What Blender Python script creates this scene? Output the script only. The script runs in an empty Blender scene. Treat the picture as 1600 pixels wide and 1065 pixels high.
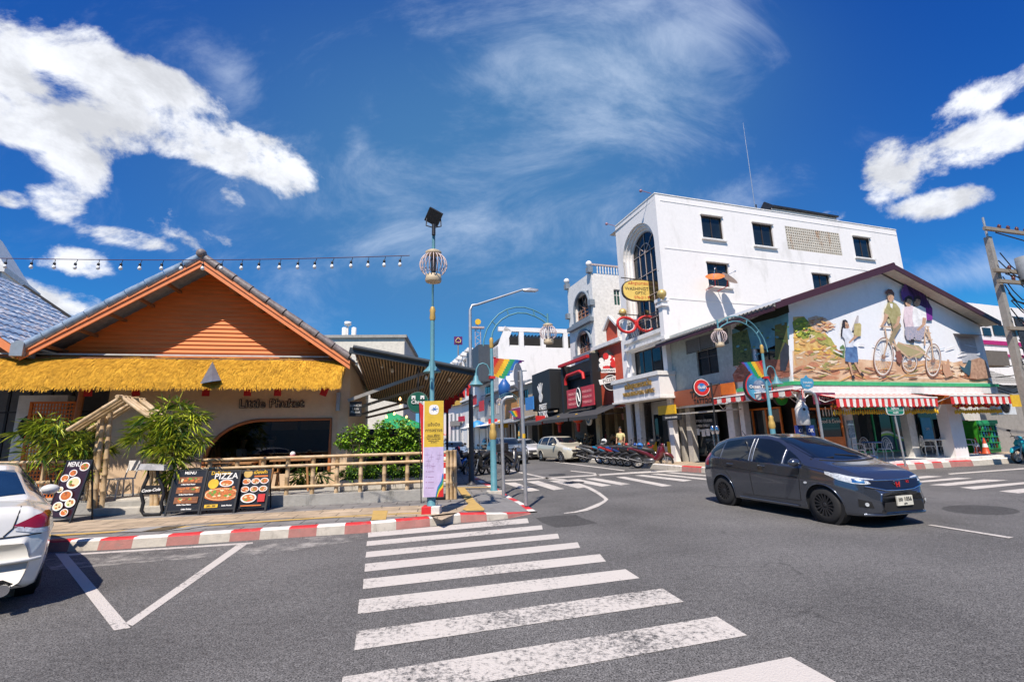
import bpy,bmesh,math,random
from mathutils import Vector,Matrix,noise
from mathutils.bvhtree import BVHTree
random.seed(7)
SC=bpy.context.scene
COL=SC.collection
PI=math.pi
R_=math.radians
# ------------------------------------------------------------------ camera
FPX,CAMH=745.0,1.60
_u=Vector((-100,3700,FPX)).normalized()
_y=(Vector((0,0,1))-_u*_u.z).normalized()
_x=Vector((_u.y*_y.z-_u.z*_y.y,_u.z*_y.x-_u.x*_y.z,_u.x*_y.y-_u.y*_y.x))
if _x.x<0:_x=-_x
cam=bpy.data.cameras.new('camera'); camo=bpy.data.objects.new('camera',cam); COL.objects.link(camo)
cam.sensor_width=36.0; cam.lens=36.0*FPX/1600.0; cam.clip_start=0.05; cam.clip_end=4000
cx=Vector((_x.x,_y.x,_u.x)); cyv=Vector((_x.y,_y.y,_u.y)); cz=Vector((_x.z,_y.z,_u.z))
camo.matrix_world=Matrix(((cx.x,cyv.x,-cz.x,0),(cx.y,cyv.y,-cz.y,0),(cx.z,cyv.z,-cz.z,CAMH),(0,0,0,1)))
SC.camera=camo
def ray(px,py):
 return cx*(px-800.0)+cyv*(532.5-py)+cz*FPX
def G(px,py,z=0.0):
 d=ray(px,py); t=(z-CAMH)/d.z
 return Vector((0,0,CAMH))+d*t
 # ------------------------------------------------------------------ light
SUN_AZ,SUN_EL=14.0,55.0
w=bpy.data.worlds.new('World'); SC.world=w; w.use_nodes=True
nt=w.node_tree; nt.nodes.clear()
def nd(tree,typ,**kw):
 n=tree.nodes.new(typ)
 for k,v in kw.items():
  if k=='inp':
   for kk,vv in v.items():
    n.inputs[kk].default_value=vv
  else:setattr(n,k,v)
 return n
L=nt.links.new
sky=nd(nt,'ShaderNodeTexSky',sky_type='NISHITA',sun_disc=False,sun_elevation=R_(SUN_EL),sun_rotation=R_(180+SUN_AZ),altitude=0.0,air_density=1.0,dust_density=0.35,ozone_density=2.0)
tc=nd(nt,'ShaderNodeTexCoord')
dirv=tc.outputs['Generated']
# --- clouds: soft elliptical masses broken up by fractal noise, all in world directions
def blob(px,py,rx,ry,rot=0.0):
 c=ray(px,py).normalized()
 t1=ray(px+10*math.cos(rot),py+10*math.sin(rot)).normalized()-c
 t2=ray(px-10*math.sin(rot),py+10*math.cos(rot)).normalized()-c
 k1=t1.length/10; k2=t2.length/10
 t1=t1.normalized()/(rx*k1); t2=t2.normalized()/(ry*k2)
 a=nd(nt,'ShaderNodeVectorMath',operation='DOT_PRODUCT'); L(dirv,a.inputs[0]); a.inputs[1].default_value=t1
 b=nd(nt,'ShaderNodeVectorMath',operation='DOT_PRODUCT'); L(dirv,b.inputs[0]); b.inputs[1].default_value=t2
 o1,o2=c.dot(t1),c.dot(t2)
 cb=nd(nt,'ShaderNodeCombineXYZ'); L(a.outputs['Value'],cb.inputs[0]); L(b.outputs['Value'],cb.inputs[1])
 ds=nd(nt,'ShaderNodeVectorMath',operation='DISTANCE'); L(cb.outputs[0],ds.inputs[0]); ds.inputs[1].default_value=(o1,o2,0)
 m=nd(nt,'ShaderNodeMath',operation='SUBTRACT'); m.inputs[0].default_value=1.0; L(ds.outputs['Value'],m.inputs[1])
 return m.outputs[0]
def chain(op,xs):
 r=xs[0]
 for x in xs[1:]:
  m=nd(nt,'ShaderNodeMath',operation=op); L(r,m.inputs[0]); L(x,m.inputs[1])
  if op=='SMOOTH_MAX':m.inputs[2].default_value=0.25
  r=m.outputs[0]
 return r
def msum(a,b,ka,kb,add=0.0):
 m=nd(nt,'ShaderNodeMath',operation='MULTIPLY_ADD'); L(a,m.inputs[0]); m.inputs[1].default_value=ka; m.inputs[2].default_value=add
 n=nd(nt,'ShaderNodeMath',operation='MULTIPLY_ADD'); L(b,n.inputs[0]); n.inputs[1].default_value=kb; L(m.outputs[0],n.inputs[2])
 return n.outputs[0]
def wnoise(scale,detail,rough,dist=0.0,stretch=None,seed=0.0,lac=2.1):
 src=dirv
 if stretch:
  mp=nd(nt,'ShaderNodeMapping'); L(dirv,mp.inputs[0]); mp.inputs['Rotation'].default_value=stretch[0]; mp.inputs['Scale'].default_value=stretch[1]; mp.inputs['Location'].default_value=(seed,seed*.7,0); src=mp.outputs[0]
 n=nd(nt,'ShaderNodeTexNoise',inp={'Scale':scale,'Detail':detail,'Roughness':rough,'Distortion':dist,'Lacunarity':lac}); L(src,n.inputs[0])
 return n.outputs['Fac']
def ramp(v,a,b,lo=0.0,hi=1.0,smooth=True):
 m=nd(nt,'ShaderNodeMapRange',interpolation_type='SMOOTHSTEP' if smooth else 'LINEAR'); L(v,m.inputs[0])
 m.inputs[1].default_value=a; m.inputs[2].default_value=b; m.inputs[3].default_value=lo; m.inputs[4].default_value=hi
 return m.outputs[0]
N1=wnoise(5.0,12,.62,.25,((0,0,0),(1,1,1.35)),2.7)
CUM=[(60,60,125,62,.2),(165,105,135,52,.25),(265,130,95,30,.2),(20,120,70,60,.2),(130,60,80,40,.5),(150,205,200,42,.03),(300,225,170,42,.12),(420,255,78,48,.55),(30,205,120,34,.0),(120,260,75,70,.3),(95,315,70,40,0),(20,310,40,20,.4),(285,350,92,42,.3),(205,372,98,22,.1),(330,380,60,30,0),(360,315,35,36,1.0),(130,412,66,26,0),(50,475,95,34,0),(530,145,0.1,.1,0),(1545,145,88,34,-.18),(1600,115,60,26,0),(1420,255,115,40,-.18),(1510,228,110,46,-.1),(1470,315,105,28,.05),(1390,300,60,22,0),(1300,338,34,16,0),(1590,200,60,28,0),(1365,290,40,14,.1)]
CUM=[c for c in CUM if c[2]>1]
bl=chain('SMOOTH_MAX',[blob(*c)for c in CUM])
blc=nd(nt,'ShaderNodeMath',operation='MINIMUM'); L(bl,blc.inputs[0]); blc.inputs[1].default_value=.52
cum=ramp(msum(blc.outputs[0],N1,1.7,6.4,-3.2-.30),-.15,.75)
# thin cirrus streaks
N2=wnoise(3.0,9,.66,.5,((.5,.35,.55),(1.0,3.0,2.0)),1.3)
N3=wnoise(1.6,5,.55,.3,((.2,.1,.3),(1.0,1.4,1.0)),5.0)
CIR=[(900,110,330,105,.22),(800,90,190,90,-.5),(1050,60,230,120,.0),(950,190,250,60,.25),(640,330,420,240,.1),(1530,420,240,50,-.28),(1120,330,260,60,-.3),(560,230,60,190,.3),(360,120,120,60,.7),(1000,0,420,90,0)]
cl2=chain('SMOOTH_MAX',[blob(*c)for c in CIR])
cir=ramp(msum(msum(cl2,N2,.9,2.6,-1.3),N3,1.0,1.6,-.85),.12,1.75,0,.62)
# general faint veil in the middle of the frame
VE=chain('SMOOTH_MAX',[blob(760,330,620,420,0),blob(900,160,420,260,0)])
veil=ramp(VE,0.0,.8,0.0,.7)
def cmix(fac,a,b):
 m=nd(nt,'ShaderNodeMix',data_type='RGBA',blend_type='MIX')
 if isinstance(fac,float):m.inputs[0].default_value=fac
 else:L(fac,m.inputs[0])
 for s,i in((a,6),(b,7)):
  if isinstance(s,tuple):m.inputs[i].default_value=s
  else:L(s,m.inputs[i])
 return m.outputs[2]
 # deepen the blue: one power curve per channel of the sky texture
sp_=nd(nt,'ShaderNodeSeparateXYZ'); nrm_=nd(nt,'ShaderNodeVectorMath',operation='SCALE'); nrm_.inputs['Scale'].default_value=.2; L(sky.outputs[0],nrm_.inputs[0]); L(nrm_.outputs[0],sp_.inputs[0]); cb_=nd(nt,'ShaderNodeCombineXYZ')
for k_,(g_,t_)in enumerate(((1.5,1.2),(1.35,4.2),(.85,6.6))):
 pw=nd(nt,'ShaderNodeMath',operation='POWER'); L(sp_.outputs[k_],pw.inputs[0]); pw.inputs[1].default_value=g_; ml=nd(nt,'ShaderNodeMath',operation='MULTIPLY'); L(pw.outputs[0],ml.inputs[0]); ml.inputs[1].default_value=t_; mi_=nd(nt,'ShaderNodeMath',operation='SMOOTH_MIN'); L(ml.outputs[0],mi_.inputs[0]); mi_.inputs[1].default_value=(2.4,5.0,8.2)[k_]; mi_.inputs[2].default_value=1.5; L(mi_.outputs[0],cb_.inputs[k_])
SK=7.5
c1=cmix(veil,cb_.outputs[0],(.95,2.75,5.1,1))
c2=cmix(cir,c1,(1.05*SK,1.2*SK,1.45*SK,1))
Nsh=ramp(wnoise(8.0,8,.62,.2,((0,0,0),(1,1,1.6)),4.4),.32,.62,.70,1.04)
cc=nd(nt,'ShaderNodeVectorMath',operation='SCALE'); cc.inputs[0].default_value=(1.32*SK,1.36*SK,1.46*SK); L(Nsh,cc.inputs['Scale'])
c3=cmix(cum,c2,cc.outputs[0])
bg=nd(nt,'ShaderNodeBackground'); bg.inputs[1].default_value=0.08; L(c3,bg.inputs[0])
wo=nd(nt,'ShaderNodeOutputWorld'); L(bg.outputs[0],wo.inputs[0])
sun=bpy.data.lights.new('sun','SUN'); sun.energy=5.0; sun.angle=R_(0.53); sun.color=(1.0,.90,.80)
suno=bpy.data.objects.new('sun',sun); COL.objects.link(suno)
sd=Vector((math.sin(R_(SUN_AZ))*math.cos(R_(SUN_EL)),math.cos(R_(SUN_AZ))*math.cos(R_(SUN_EL)),-math.sin(R_(SUN_EL))))
suno.rotation_euler=sd.to_track_quat('-Z','Y').to_euler(); suno.location=(0,0,30)
SC.view_settings.view_transform='Standard'; SC.view_settings.look='None'; SC.view_settings.gamma=1.0; SC.view_settings.exposure=0.3
SC.cycles.max_bounces=6; SC.cycles.transparent_max_bounces=12
SC.cycles.caustics_reflective=False; SC.cycles.caustics_refractive=False
# ------------------------------------------------------------------ helpers
ROOTLOC={}
def props(o,label=None,cat=None,group=None,kind=None):
 if label:o['label']=label
 if cat:o['category']=cat
 if group:o['group']=group
 if kind:o['kind']=kind
 return o
def thing(name,label,cat,loc=(0,0,0),group=None,world=True,rz=0.0):
 o=bpy.data.objects.new(name,None); COL.objects.link(o); o.empty_display_size=.2
 o.location=loc; o.rotation_euler=(0,0,rz)
 if world:ROOTLOC[o.name]=Vector(loc)
 return props(o,label,cat,group)
def rootloc(o):
 v=Vector((0,0,0))
 while o is not None:
  if o.name in ROOTLOC:v=v+ROOTLOC[o.name]
  o=o.parent
 return v
def copy_tree(o,parent=None):
 c=o.copy(); COL.objects.link(c); c.parent=parent
 for ch in o.children:copy_tree(ch,c)
 return c
class MB:
 """collects shapes; build() links them as one mesh object"""
 def __init__(s):s.v=[]; s.f=[]; s.m=[]; s.sm=[]; s.M=Matrix.Identity(4); s.mi=0
 def add(s,vs,fs,smooth=False):
  b=len(s.v); M=s.M
  s.v+=[M@Vector(p)for p in vs]
  for f in fs:s.f.append(tuple(i+b for i in f)); s.m.append(s.mi); s.sm.append(smooth)
  return s
 def box(s,x0,x1,y0,y1,z0,z1):
  vs=[(x0,y0,z0),(x1,y0,z0),(x1,y1,z0),(x0,y1,z0),(x0,y0,z1),(x1,y0,z1),(x1,y1,z1),(x0,y1,z1)]
  return s.add(vs,[(0,3,2,1),(4,5,6,7),(0,1,5,4),(1,2,6,5),(2,3,7,6),(3,0,4,7)])
 def quad(s,a,b,c,d):return s.add([a,b,c,d],[(0,1,2,3)])
 def poly(s,pts):return s.add(pts,[tuple(range(len(pts)))])
 def prism(s,pts,off):
  off=Vector(off); n=len(pts); a=[Vector(p)for p in pts]; b=[p+off for p in a]
  fs=[tuple(range(n))[::-1],tuple(range(n,2*n))]+[(i,(i+1)%n,n+(i+1)%n,n+i)for i in range(n)]
  return s.add(a+b,fs)
 def tube(s,path,r,n=8,closed=False,cap=True):
  P=[Vector(p)for p in path]; m=len(P); vs=[]; fs=[]
  rr=r if isinstance(r,(list,tuple))else[r]*m
  up=None
  for i,p in enumerate(P):
   if closed:t=(P[(i+1)%m]-P[i-1])
   else:t=(P[min(i+1,m-1)]-P[max(i-1,0)])
   if t.length<1e-9:t=Vector((0,0,1))
   t.normalize()
   if up is None:
    up=Vector((0,0,1))if abs(t.z)<.9 else Vector((1,0,0))
   x=up.cross(t)
   if x.length<1e-6:x=Vector((0,1,0)).cross(t)
   x.normalize(); y=t.cross(x).normalized(); up=y.copy()
   for k in range(n):
    a=2*PI*k/n; vs.append(p+x*math.cos(a)*rr[i]+y*math.sin(a)*rr[i])
    # keep frame: up should be perpendicular
  for i in range(m if closed else m-1):
   for k in range(n):
    a=i*n+k; b=i*n+(k+1)%n; c=((i+1)%m)*n+(k+1)%n; d=((i+1)%m)*n+k
    fs.append((a,d,c,b))
  s.add(vs,fs,True)
  if cap and not closed:
   s.add(vs[:n],[tuple(range(n))]); s.add(vs[-n:],[tuple(range(n))[::-1]])
  return s
 def bar(s,a,b,r,n=8):return s.tube([a,b],r,n)
 def beam(s,a,b,wd,ht,up=(0,0,1)):
  a=Vector(a); b=Vector(b); t=(b-a).normalized(); x=t.cross(Vector(up)).normalized()*wd/2; y=x.cross(t).normalized()*ht/2
  vs=[a-x-y,a+x-y,a+x+y,a-x+y,b-x-y,b+x-y,b+x+y,b-x+y]
  return s.add(vs,[(0,3,2,1),(4,5,6,7),(0,1,5,4),(1,2,6,5),(2,3,7,6),(3,0,4,7)])
 def lathe(s,prof,n=16,c=(0,0,0),axis='Z',smooth=True,caps=True):
  c=Vector(c); vs=[]; m=len(prof)
  for r,h in prof:
   for k in range(n):
    a=2*PI*k/n; x,y=r*math.cos(a),r*math.sin(a)
    if axis=='Z':vs.append(c+Vector((x,y,h)))
    elif axis=='Y':vs.append(c+Vector((x,h,y)))
    else:vs.append(c+Vector((h,x,y)))
  fs=[(i*n+k,i*n+(k+1)%n,(i+1)*n+(k+1)%n,(i+1)*n+k)for i in range(m-1)for k in range(n)]
  s.add(vs,fs,smooth)
  if not caps:return s
  if prof[0][0]>1e-5:s.add(vs[:n],[tuple(range(n))[::-1]])
  if prof[-1][0]>1e-5:s.add(vs[-n:],[tuple(range(n))])
  return s
 def ball(s,c,r,n=12,m=8,sz=1.0):
  return s.lathe([(max(r*math.sin(PI*i/m),1e-6),-r*sz*math.cos(PI*i/m))for i in range(m+1)],n,c)
 def disc(s,c,r,nrm,n=24,th=0.0,ry=None):
  c=Vector(c); nv=Vector(nrm).normalized(); x=Vector((0,0,1)).cross(nv)
  if x.length<1e-3:x=Vector((1,0,0))
  x.normalize(); y=nv.cross(x)
  pts=[c+x*r*math.cos(2*PI*k/n)+y*(ry or r)*math.sin(2*PI*k/n)for k in range(n)]
  if th:return s.prism(pts,nv*th)
  return s.poly(pts)
 def build(s,name,mat,parent=None,bevel=0,label=None,origin=None):
  if isinstance(mat,(list,tuple)):mats=mat
  else:mats=[mat]
  off=Vector((0,0,0))
  if parent is not None:off=rootloc(parent)
  elif s.v:
   if origin is not None:off=Vector(origin)
   else:
    xs=[p.x for p in s.v]; ys=[p.y for p in s.v]; zs=[p.z for p in s.v]
    off=Vector(((min(xs)+max(xs))/2,(min(ys)+max(ys))/2,min(zs)))
  me=bpy.data.meshes.new(name)
  me.from_pydata([p-off for p in s.v],[],s.f)
  for mt in mats:me.materials.append(mt)
  me.polygons.foreach_set('material_index',s.m); me.polygons.foreach_set('use_smooth',s.sm)
  me.update()
  o=bpy.data.objects.new(name,me); COL.objects.link(o)
  if parent is not None:o.parent=parent
  else:o.location=off
  if bevel:
   md=o.modifiers.new('bevel','BEVEL'); md.width=bevel; md.segments=2; md.limit_method='ANGLE'; md.angle_limit=R_(40)
  if label:o['label']=label
  return o
def one(mb,name,mat,label,cat,group=None,kind=None,**kw):
 return props(mb.build(name,mat,None,**kw),label,cat,group,kind)
def struct(mb,name,mat,kind='structure',**kw):
 return props(mb.build(name,mat,None,**kw),kind=kind)
 # ------------------------------------------------------------------ materials
MATS={}
def mat(name,col,rough=.7,metal=0.0,var=.12,vs=6.0,bump=.0,bs=40.0,spec=.5,coat=0.0,emit=0.0,trans=0.0,col2=None,stain=None,ss=1.2,detail=5,scl=(1,1,1),alpha=1.0):
 """principled material; colour varies with noise between col*(1-var) and col*(1+var) or towards col2; stain=(colour, amount)"""
 if name in MATS:return MATS[name]
 m=bpy.data.materials.new(name); m.use_nodes=True; t=m.node_tree; b=t.nodes['Principled BSDF']; l=t.links.new
 b.inputs['Roughness'].default_value=rough; b.inputs['Metallic'].default_value=metal
 b.inputs['Specular IOR Level'].default_value=spec; b.inputs['Coat Weight'].default_value=coat
 b.inputs['Transmission Weight'].default_value=trans; b.inputs['Coat Roughness'].default_value=.04
 b.inputs['Alpha'].default_value=alpha
 if emit:
  b.inputs['Emission Color'].default_value=(*col,1); b.inputs['Emission Strength'].default_value=emit
 a=tuple(max(0,c*(1-var))for c in col); c2=col2 or tuple(min(1,c*(1+var))for c in col)
 g=nd(t,'ShaderNodeTexCoord'); mp=nd(t,'ShaderNodeMapping'); mp.inputs['Scale'].default_value=scl; l(g.outputs['Object'],mp.inputs[0])
 n=nd(t,'ShaderNodeTexNoise',inp={'Scale':vs,'Detail':detail,'Roughness':.6}); l(mp.outputs[0],n.inputs[0])
 r=nd(t,'ShaderNodeMapRange',inp={1:.32,2:.68}); l(n.outputs['Fac'],r.inputs[0])
 mx=nd(t,'ShaderNodeMix',data_type='RGBA'); mx.inputs[6].default_value=(*a,1); mx.inputs[7].default_value=(*c2,1); l(r.outputs[0],mx.inputs[0])
 out=mx.outputs[2]
 if stain:
  n2=nd(t,'ShaderNodeTexNoise',inp={'Scale':ss,'Detail':8.0,'Roughness':.68,'Distortion':.3}); mp2=nd(t,'ShaderNodeMapping'); mp2.inputs['Scale'].default_value=(1,1,.35); l(g.outputs['Object'],mp2.inputs[0]); l(mp2.outputs[0],n2.inputs[0])
  r2=nd(t,'ShaderNodeMapRange',interpolation_type='SMOOTHSTEP',inp={1:.52,2:.72,3:0.0,4:stain[1]}); l(n2.outputs['Fac'],r2.inputs[0])
  m2=nd(t,'ShaderNodeMix',data_type='RGBA'); l(out,m2.inputs[6]); m2.inputs[7].default_value=(*stain[0],1); l(r2.outputs[0],m2.inputs[0]); out=m2.outputs[2]
 l(out,b.inputs['Base Color'])
 if bump:
  n3=nd(t,'ShaderNodeTexNoise',inp={'Scale':bs,'Detail':4.0}); l(mp.outputs[0],n3.inputs[0])
  bp=nd(t,'ShaderNodeBump',inp={'Strength':bump,'Distance':.02}); l(n3.outputs['Fac'],bp.inputs['Height']); l(bp.outputs[0],b.inputs['Normal'])
 MATS[name]=m
 return m
WHITE=mat('white paint',(.76,.745,.71),.75,stain=((.45,.44,.40),.35),ss=.7,bump=.05)
WHITE2=mat('bright white wall paint',(.84,.81,.78),.7,stain=((.52,.50,.45),.38),ss=.9,bump=.04,var=.03)
OFFW=mat('cream wall',(.62,.60,.55),.8,stain=((.40,.38,.33),.3))
BEIGE=mat('greige restaurant wall',(.70,.51,.33),.85,bump=.1,bs=8,var=.06)
CONC=mat('concrete',(.36,.35,.32),.9,bump=.4,bs=30,stain=((.08,.08,.07),.75),ss=2.2)
CONC2=mat('light concrete',(.50,.47,.41),.9,bump=.3,bs=30,stain=((.20,.17,.12),.6),ss=1.4)
GREYP=mat('grey paint',(.22,.24,.26),.7)
BLACK=mat('black paint',(.018,.018,.02),.5,var=.2)
BLACKM=mat('matt black',(.012,.012,.013),.85)
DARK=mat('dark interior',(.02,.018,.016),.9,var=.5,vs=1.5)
RUBBER=mat('rubber',(.02,.02,.021),.8,bump=.1)
STEEL=mat('galvanised steel',(.42,.43,.44),.45,.6)
CHROME=mat('chrome',(.7,.7,.72),.12,1.0)
ALU=mat('brushed aluminium',(.55,.56,.57),.35,.9)
TEAL=mat('teal pole paint',(.10,.27,.32),.5,stain=((.25,.24,.2),.25),ss=6)
GOLD=mat('gold paint',(.55,.36,.10),.5,metal=.2)
BAMBOO=mat('bamboo cane',(.50,.33,.15),.55,col2=(.66,.50,.32),vs=5,stain=((.28,.18,.08),.5),ss=7)
WOOD=mat('orange wood',(.42,.13,.035),.6,vs=3,scl=(1,1,12))
WOODB=mat('brown wood',(.22,.10,.04),.6,vs=4,scl=(1,1,8))
RED=mat('red paint',(.55,.02,.02),.55)
REDC=mat('red cloth',(.50,.015,.02),.8)
KRED=mat('kerb red paint',(.60,.02,.025),.6,stain=((.26,.15,.13),.9),ss=4,bump=.2)
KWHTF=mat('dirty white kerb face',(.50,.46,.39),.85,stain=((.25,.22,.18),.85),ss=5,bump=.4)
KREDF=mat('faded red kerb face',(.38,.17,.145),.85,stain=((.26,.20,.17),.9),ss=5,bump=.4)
KWHT=mat('kerb white paint',(.72,.69,.64),.75,stain=((.42,.38,.32),.6),ss=4,bump=.2)
BLUE=mat('blue paint',(.03,.16,.45),.5)
YEL=mat('yellow paint',(.75,.45,.02),.5)
GREEN=mat('green paint',(.02,.28,.10),.5)
ORANGE=mat('orange paint',(.62,.16,.02),.55)
def glass_dark(name,col=(.012,.018,.022),rough=.04):
 return mat(name,col,rough,spec=.6,var=.3,vs=1.2)
GLASS=glass_dark('dark window glass'); GLASSB=glass_dark('blue window glass',(.02,.045,.07))
CLEAR=mat('clear glass',(.9,.95,.95),.02,trans=1.0,var=0)
def winglass(name,alpha=.22):
 if name in MATS:return MATS[name]
 m=bpy.data.materials.new(name); m.use_nodes=True; t=m.node_tree; t.nodes.clear()
 tr=nd(t,'ShaderNodeBsdfTransparent'); tr.inputs[0].default_value=(.33,.36,.36,1)
 gl=nd(t,'ShaderNodeBsdfGlossy'); gl.inputs['Roughness'].default_value=.02
 fr=nd(t,'ShaderNodeFresnel'); fr.inputs[0].default_value=1.5
 ad=nd(t,'ShaderNodeMath',operation='ADD'); t.links.new(fr.outputs[0],ad.inputs[0]); ad.inputs[1].default_value=.04
 mx=nd(t,'ShaderNodeMixShader'); o=nd(t,'ShaderNodeOutputMaterial')
 t.links.new(ad.outputs[0],mx.inputs[0]); t.links.new(tr.outputs[0],mx.inputs[1]); t.links.new(gl.outputs[0],mx.inputs[2]); t.links.new(mx.outputs[0],o.inputs[0])
 MATS[name]=m; return m
SEEG=winglass('see-through window glass')
# ------------------------------------------------------------------ lettering
def text_mb(mb,txt,M,size=1.0,th=.01,align='CENTER',xs=1.0,bold=0.0):
 cu=bpy.data.curves.new('t','FONT'); cu.body=txt; cu.size=size; cu.align_x=align; cu.align_y='CENTER'; cu.extrude=th/2; cu.resolution_u=2
 cu.offset=bold
 ob=bpy.data.objects.new('t',cu); COL.objects.link(ob)
 dg=bpy.context.evaluated_depsgraph_get(); me=bpy.data.meshes.new_from_object(ob.evaluated_get(dg))
 S=Matrix.Diagonal((xs,1,1,1)); T=M@S
 old=mb.M; mb.M=old@T
 mb.add([v.co.copy()for v in me.vertices],[tuple(p.vertices)for p in me.polygons]); mb.M=old
 bpy.data.objects.remove(ob); bpy.data.meshes.remove(me); bpy.data.curves.remove(cu)
 return mb
def frame(o,right,up):
 """matrix whose x runs along right, y along up, z toward the viewer"""
 r=Vector(right).normalized(); n=r.cross(Vector(up)).normalized(); u=n.cross(r)
 o=Vector(o)
 return Matrix(((r.x,u.x,n.x,o.x),(r.y,u.y,n.y,o.y),(r.z,u.z,n.z,o.z),(0,0,0,1)))
class Fac:
 """a vertical facade plane: s along it, n out toward the viewer, z up"""
 def __init__(f,p0,az):
  f.p=Vector((p0[0],p0[1],0)); a=R_(az); f.d=Vector((math.sin(a),math.cos(a),0))
  n=Vector((f.d.y,-f.d.x,0)); f.sgn=1
  f.n=n
 def P(f,s,z,n=0.0):return f.p+f.d*s+f.n*n+Vector((0,0,z))
 def M(f,s=0,z=0,n=0):
  o=f.P(s,z,n)
  return Matrix(((f.d.x,f.n.x,0,o.x),(f.d.y,f.n.y,0,o.y),(0,0,1,o.z),(0,0,0,1)))
 def px(f,px,py,n=0.0):
  d=ray(px,py); o=Vector((0,0,CAMH)); q=f.p+f.n*n
  t=(q-o).dot(f.n)/d.dot(f.n); h=o+d*t-q
  return h.dot(f.d),(o+d*t).z
 def T(f,s,z,n):return frame(f.P(s,z,n),f.d,(0,0,1))
def bake_mat_holes():pass
def wall(mb,f,s0,s1,z0,z1,holes=(),n=0.0,depth=.18):
 """a wall face with rectangular openings and their reveals"""
 S=sorted({s0,s1,*[h[0]for h in holes],*[h[1]for h in holes]}); Z=sorted({z0,z1,*[h[2]for h in holes],*[h[3]for h in holes]})
 S=[x for x in S if s0-1e-6<=x<=s1+1e-6]; Z=[x for x in Z if z0-1e-6<=x<=z1+1e-6]
 for i in range(len(S)-1):
  for j in range(len(Z)-1):
   cs,cz_=(S[i]+S[i+1])/2,(Z[j]+Z[j+1])/2
   if any(h[0]<cs<h[1]and h[2]<cz_<h[3]for h in holes):continue
   mb.quad(f.P(S[i],Z[j],n),f.P(S[i+1],Z[j],n),f.P(S[i+1],Z[j+1],n),f.P(S[i],Z[j+1],n))
 for a,b,c,d in holes:
  for(p,q)in(((a,c),(a,d)),((a,d),(b,d)),((b,d),(b,c)),((b,c),(a,c))):
   mb.quad(f.P(*p,n),f.P(*q,n),f.P(*q,n-depth),f.P(*p,n-depth))
 return mb
def fbox(mb,f,s0,s1,n0,n1,z0,z1):
 old=mb.M; mb.M=f.M(); mb.box(s0,s1,n0,n1,z0,z1); mb.M=old; return mb
# ================================================================== GROUND
def asphalt_nodes(t,g):
 l=t.links.new
 n1=nd(t,'ShaderNodeTexNoise',inp={'Scale':72.0,'Detail':1.5,'Roughness':.9}); l(g,n1.inputs[0])
 n2=nd(t,'ShaderNodeTexNoise',inp={'Scale':.35,'Detail':6.0,'Roughness':.62}); l(g,n2.inputs[0])
 n4=nd(t,'ShaderNodeTexNoise',inp={'Scale':17.0,'Detail':3.0}); l(g,n4.inputs[0])
 r1=nd(t,'ShaderNodeMapRange',inp={1:.34,2:.68,3:.022,4:.27}); l(n1.outputs['Fac'],r1.inputs[0])
 r2=nd(t,'ShaderNodeMapRange',inp={1:.3,2:.7,3:.62,4:1.22}); l(n2.outputs['Fac'],r2.inputs[0])
 r4=nd(t,'ShaderNodeMapRange',inp={1:.3,2:.7,3:.74,4:1.26}); l(n4.outputs['Fac'],r4.inputs[0])
 m=nd(t,'ShaderNodeMath',operation='MULTIPLY'); l(r1.outputs[0],m.inputs[0]); l(r2.outputs[0],m.inputs[1])
 m2=nd(t,'ShaderNodeMath',operation='MULTIPLY'); l(m.outputs[0],m2.inputs[0]); l(r4.outputs[0],m2.inputs[1])
 # cracks and tar: thin voronoi edges that show only here and there
 vo=nd(t,'ShaderNodeTexVoronoi',feature='DISTANCE_TO_EDGE',inp={'Scale':.55});
 nw=nd(t,'ShaderNodeTexNoise',inp={'Scale':3.0,'Detail':5.0}); l(g,nw.inputs[0])
 va=nd(t,'ShaderNodeVectorMath',operation='MULTIPLY_ADD'); l(nw.outputs['Color'],va.inputs[0]); va.inputs[1].default_value=(.5,.5,0); l(g,va.inputs[2]); l(va.outputs[0],vo.inputs[0])
 rc=nd(t,'ShaderNodeMapRange',inp={1:0.0,2:.010,3:1.0,4:0.0}); l(vo.outputs[0],rc.inputs[0])
 nm=nd(t,'ShaderNodeTexNoise',inp={'Scale':.5,'Detail':2.0}); l(g,nm.inputs[0])
 rm=nd(t,'ShaderNodeMapRange',inp={1:.56,2:.62}); l(nm.outputs['Fac'],rm.inputs[0])
 mc=nd(t,'ShaderNodeMath',operation='MULTIPLY'); l(rc.outputs[0],mc.inputs[0]); l(rm.outputs[0],mc.inputs[1])
 m3=nd(t,'ShaderNodeMath',operation='MULTIPLY_ADD'); l(mc.outputs[0],m3.inputs[0]); m3.inputs[1].default_value=-.35; m3.inputs[2].default_value=1.0
 m5=nd(t,'ShaderNodeMath',operation='MULTIPLY'); l(m2.outputs[0],m5.inputs[0]); l(m3.outputs[0],m5.inputs[1])
 c=nd(t,'ShaderNodeCombineXYZ')
 for i,k in enumerate((1.03,1.0,.96)):
  q=nd(t,'ShaderNodeMath',operation='MULTIPLY'); q.inputs[1].default_value=k; l(m5.outputs[0],q.inputs[0]); l(q.outputs[0],c.inputs[i])
 bp=nd(t,'ShaderNodeBump',inp={'Strength':.7,'Distance':.015}); l(n1.outputs['Fac'],bp.inputs['Height'])
 return c.outputs[0],bp.outputs[0]
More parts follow.
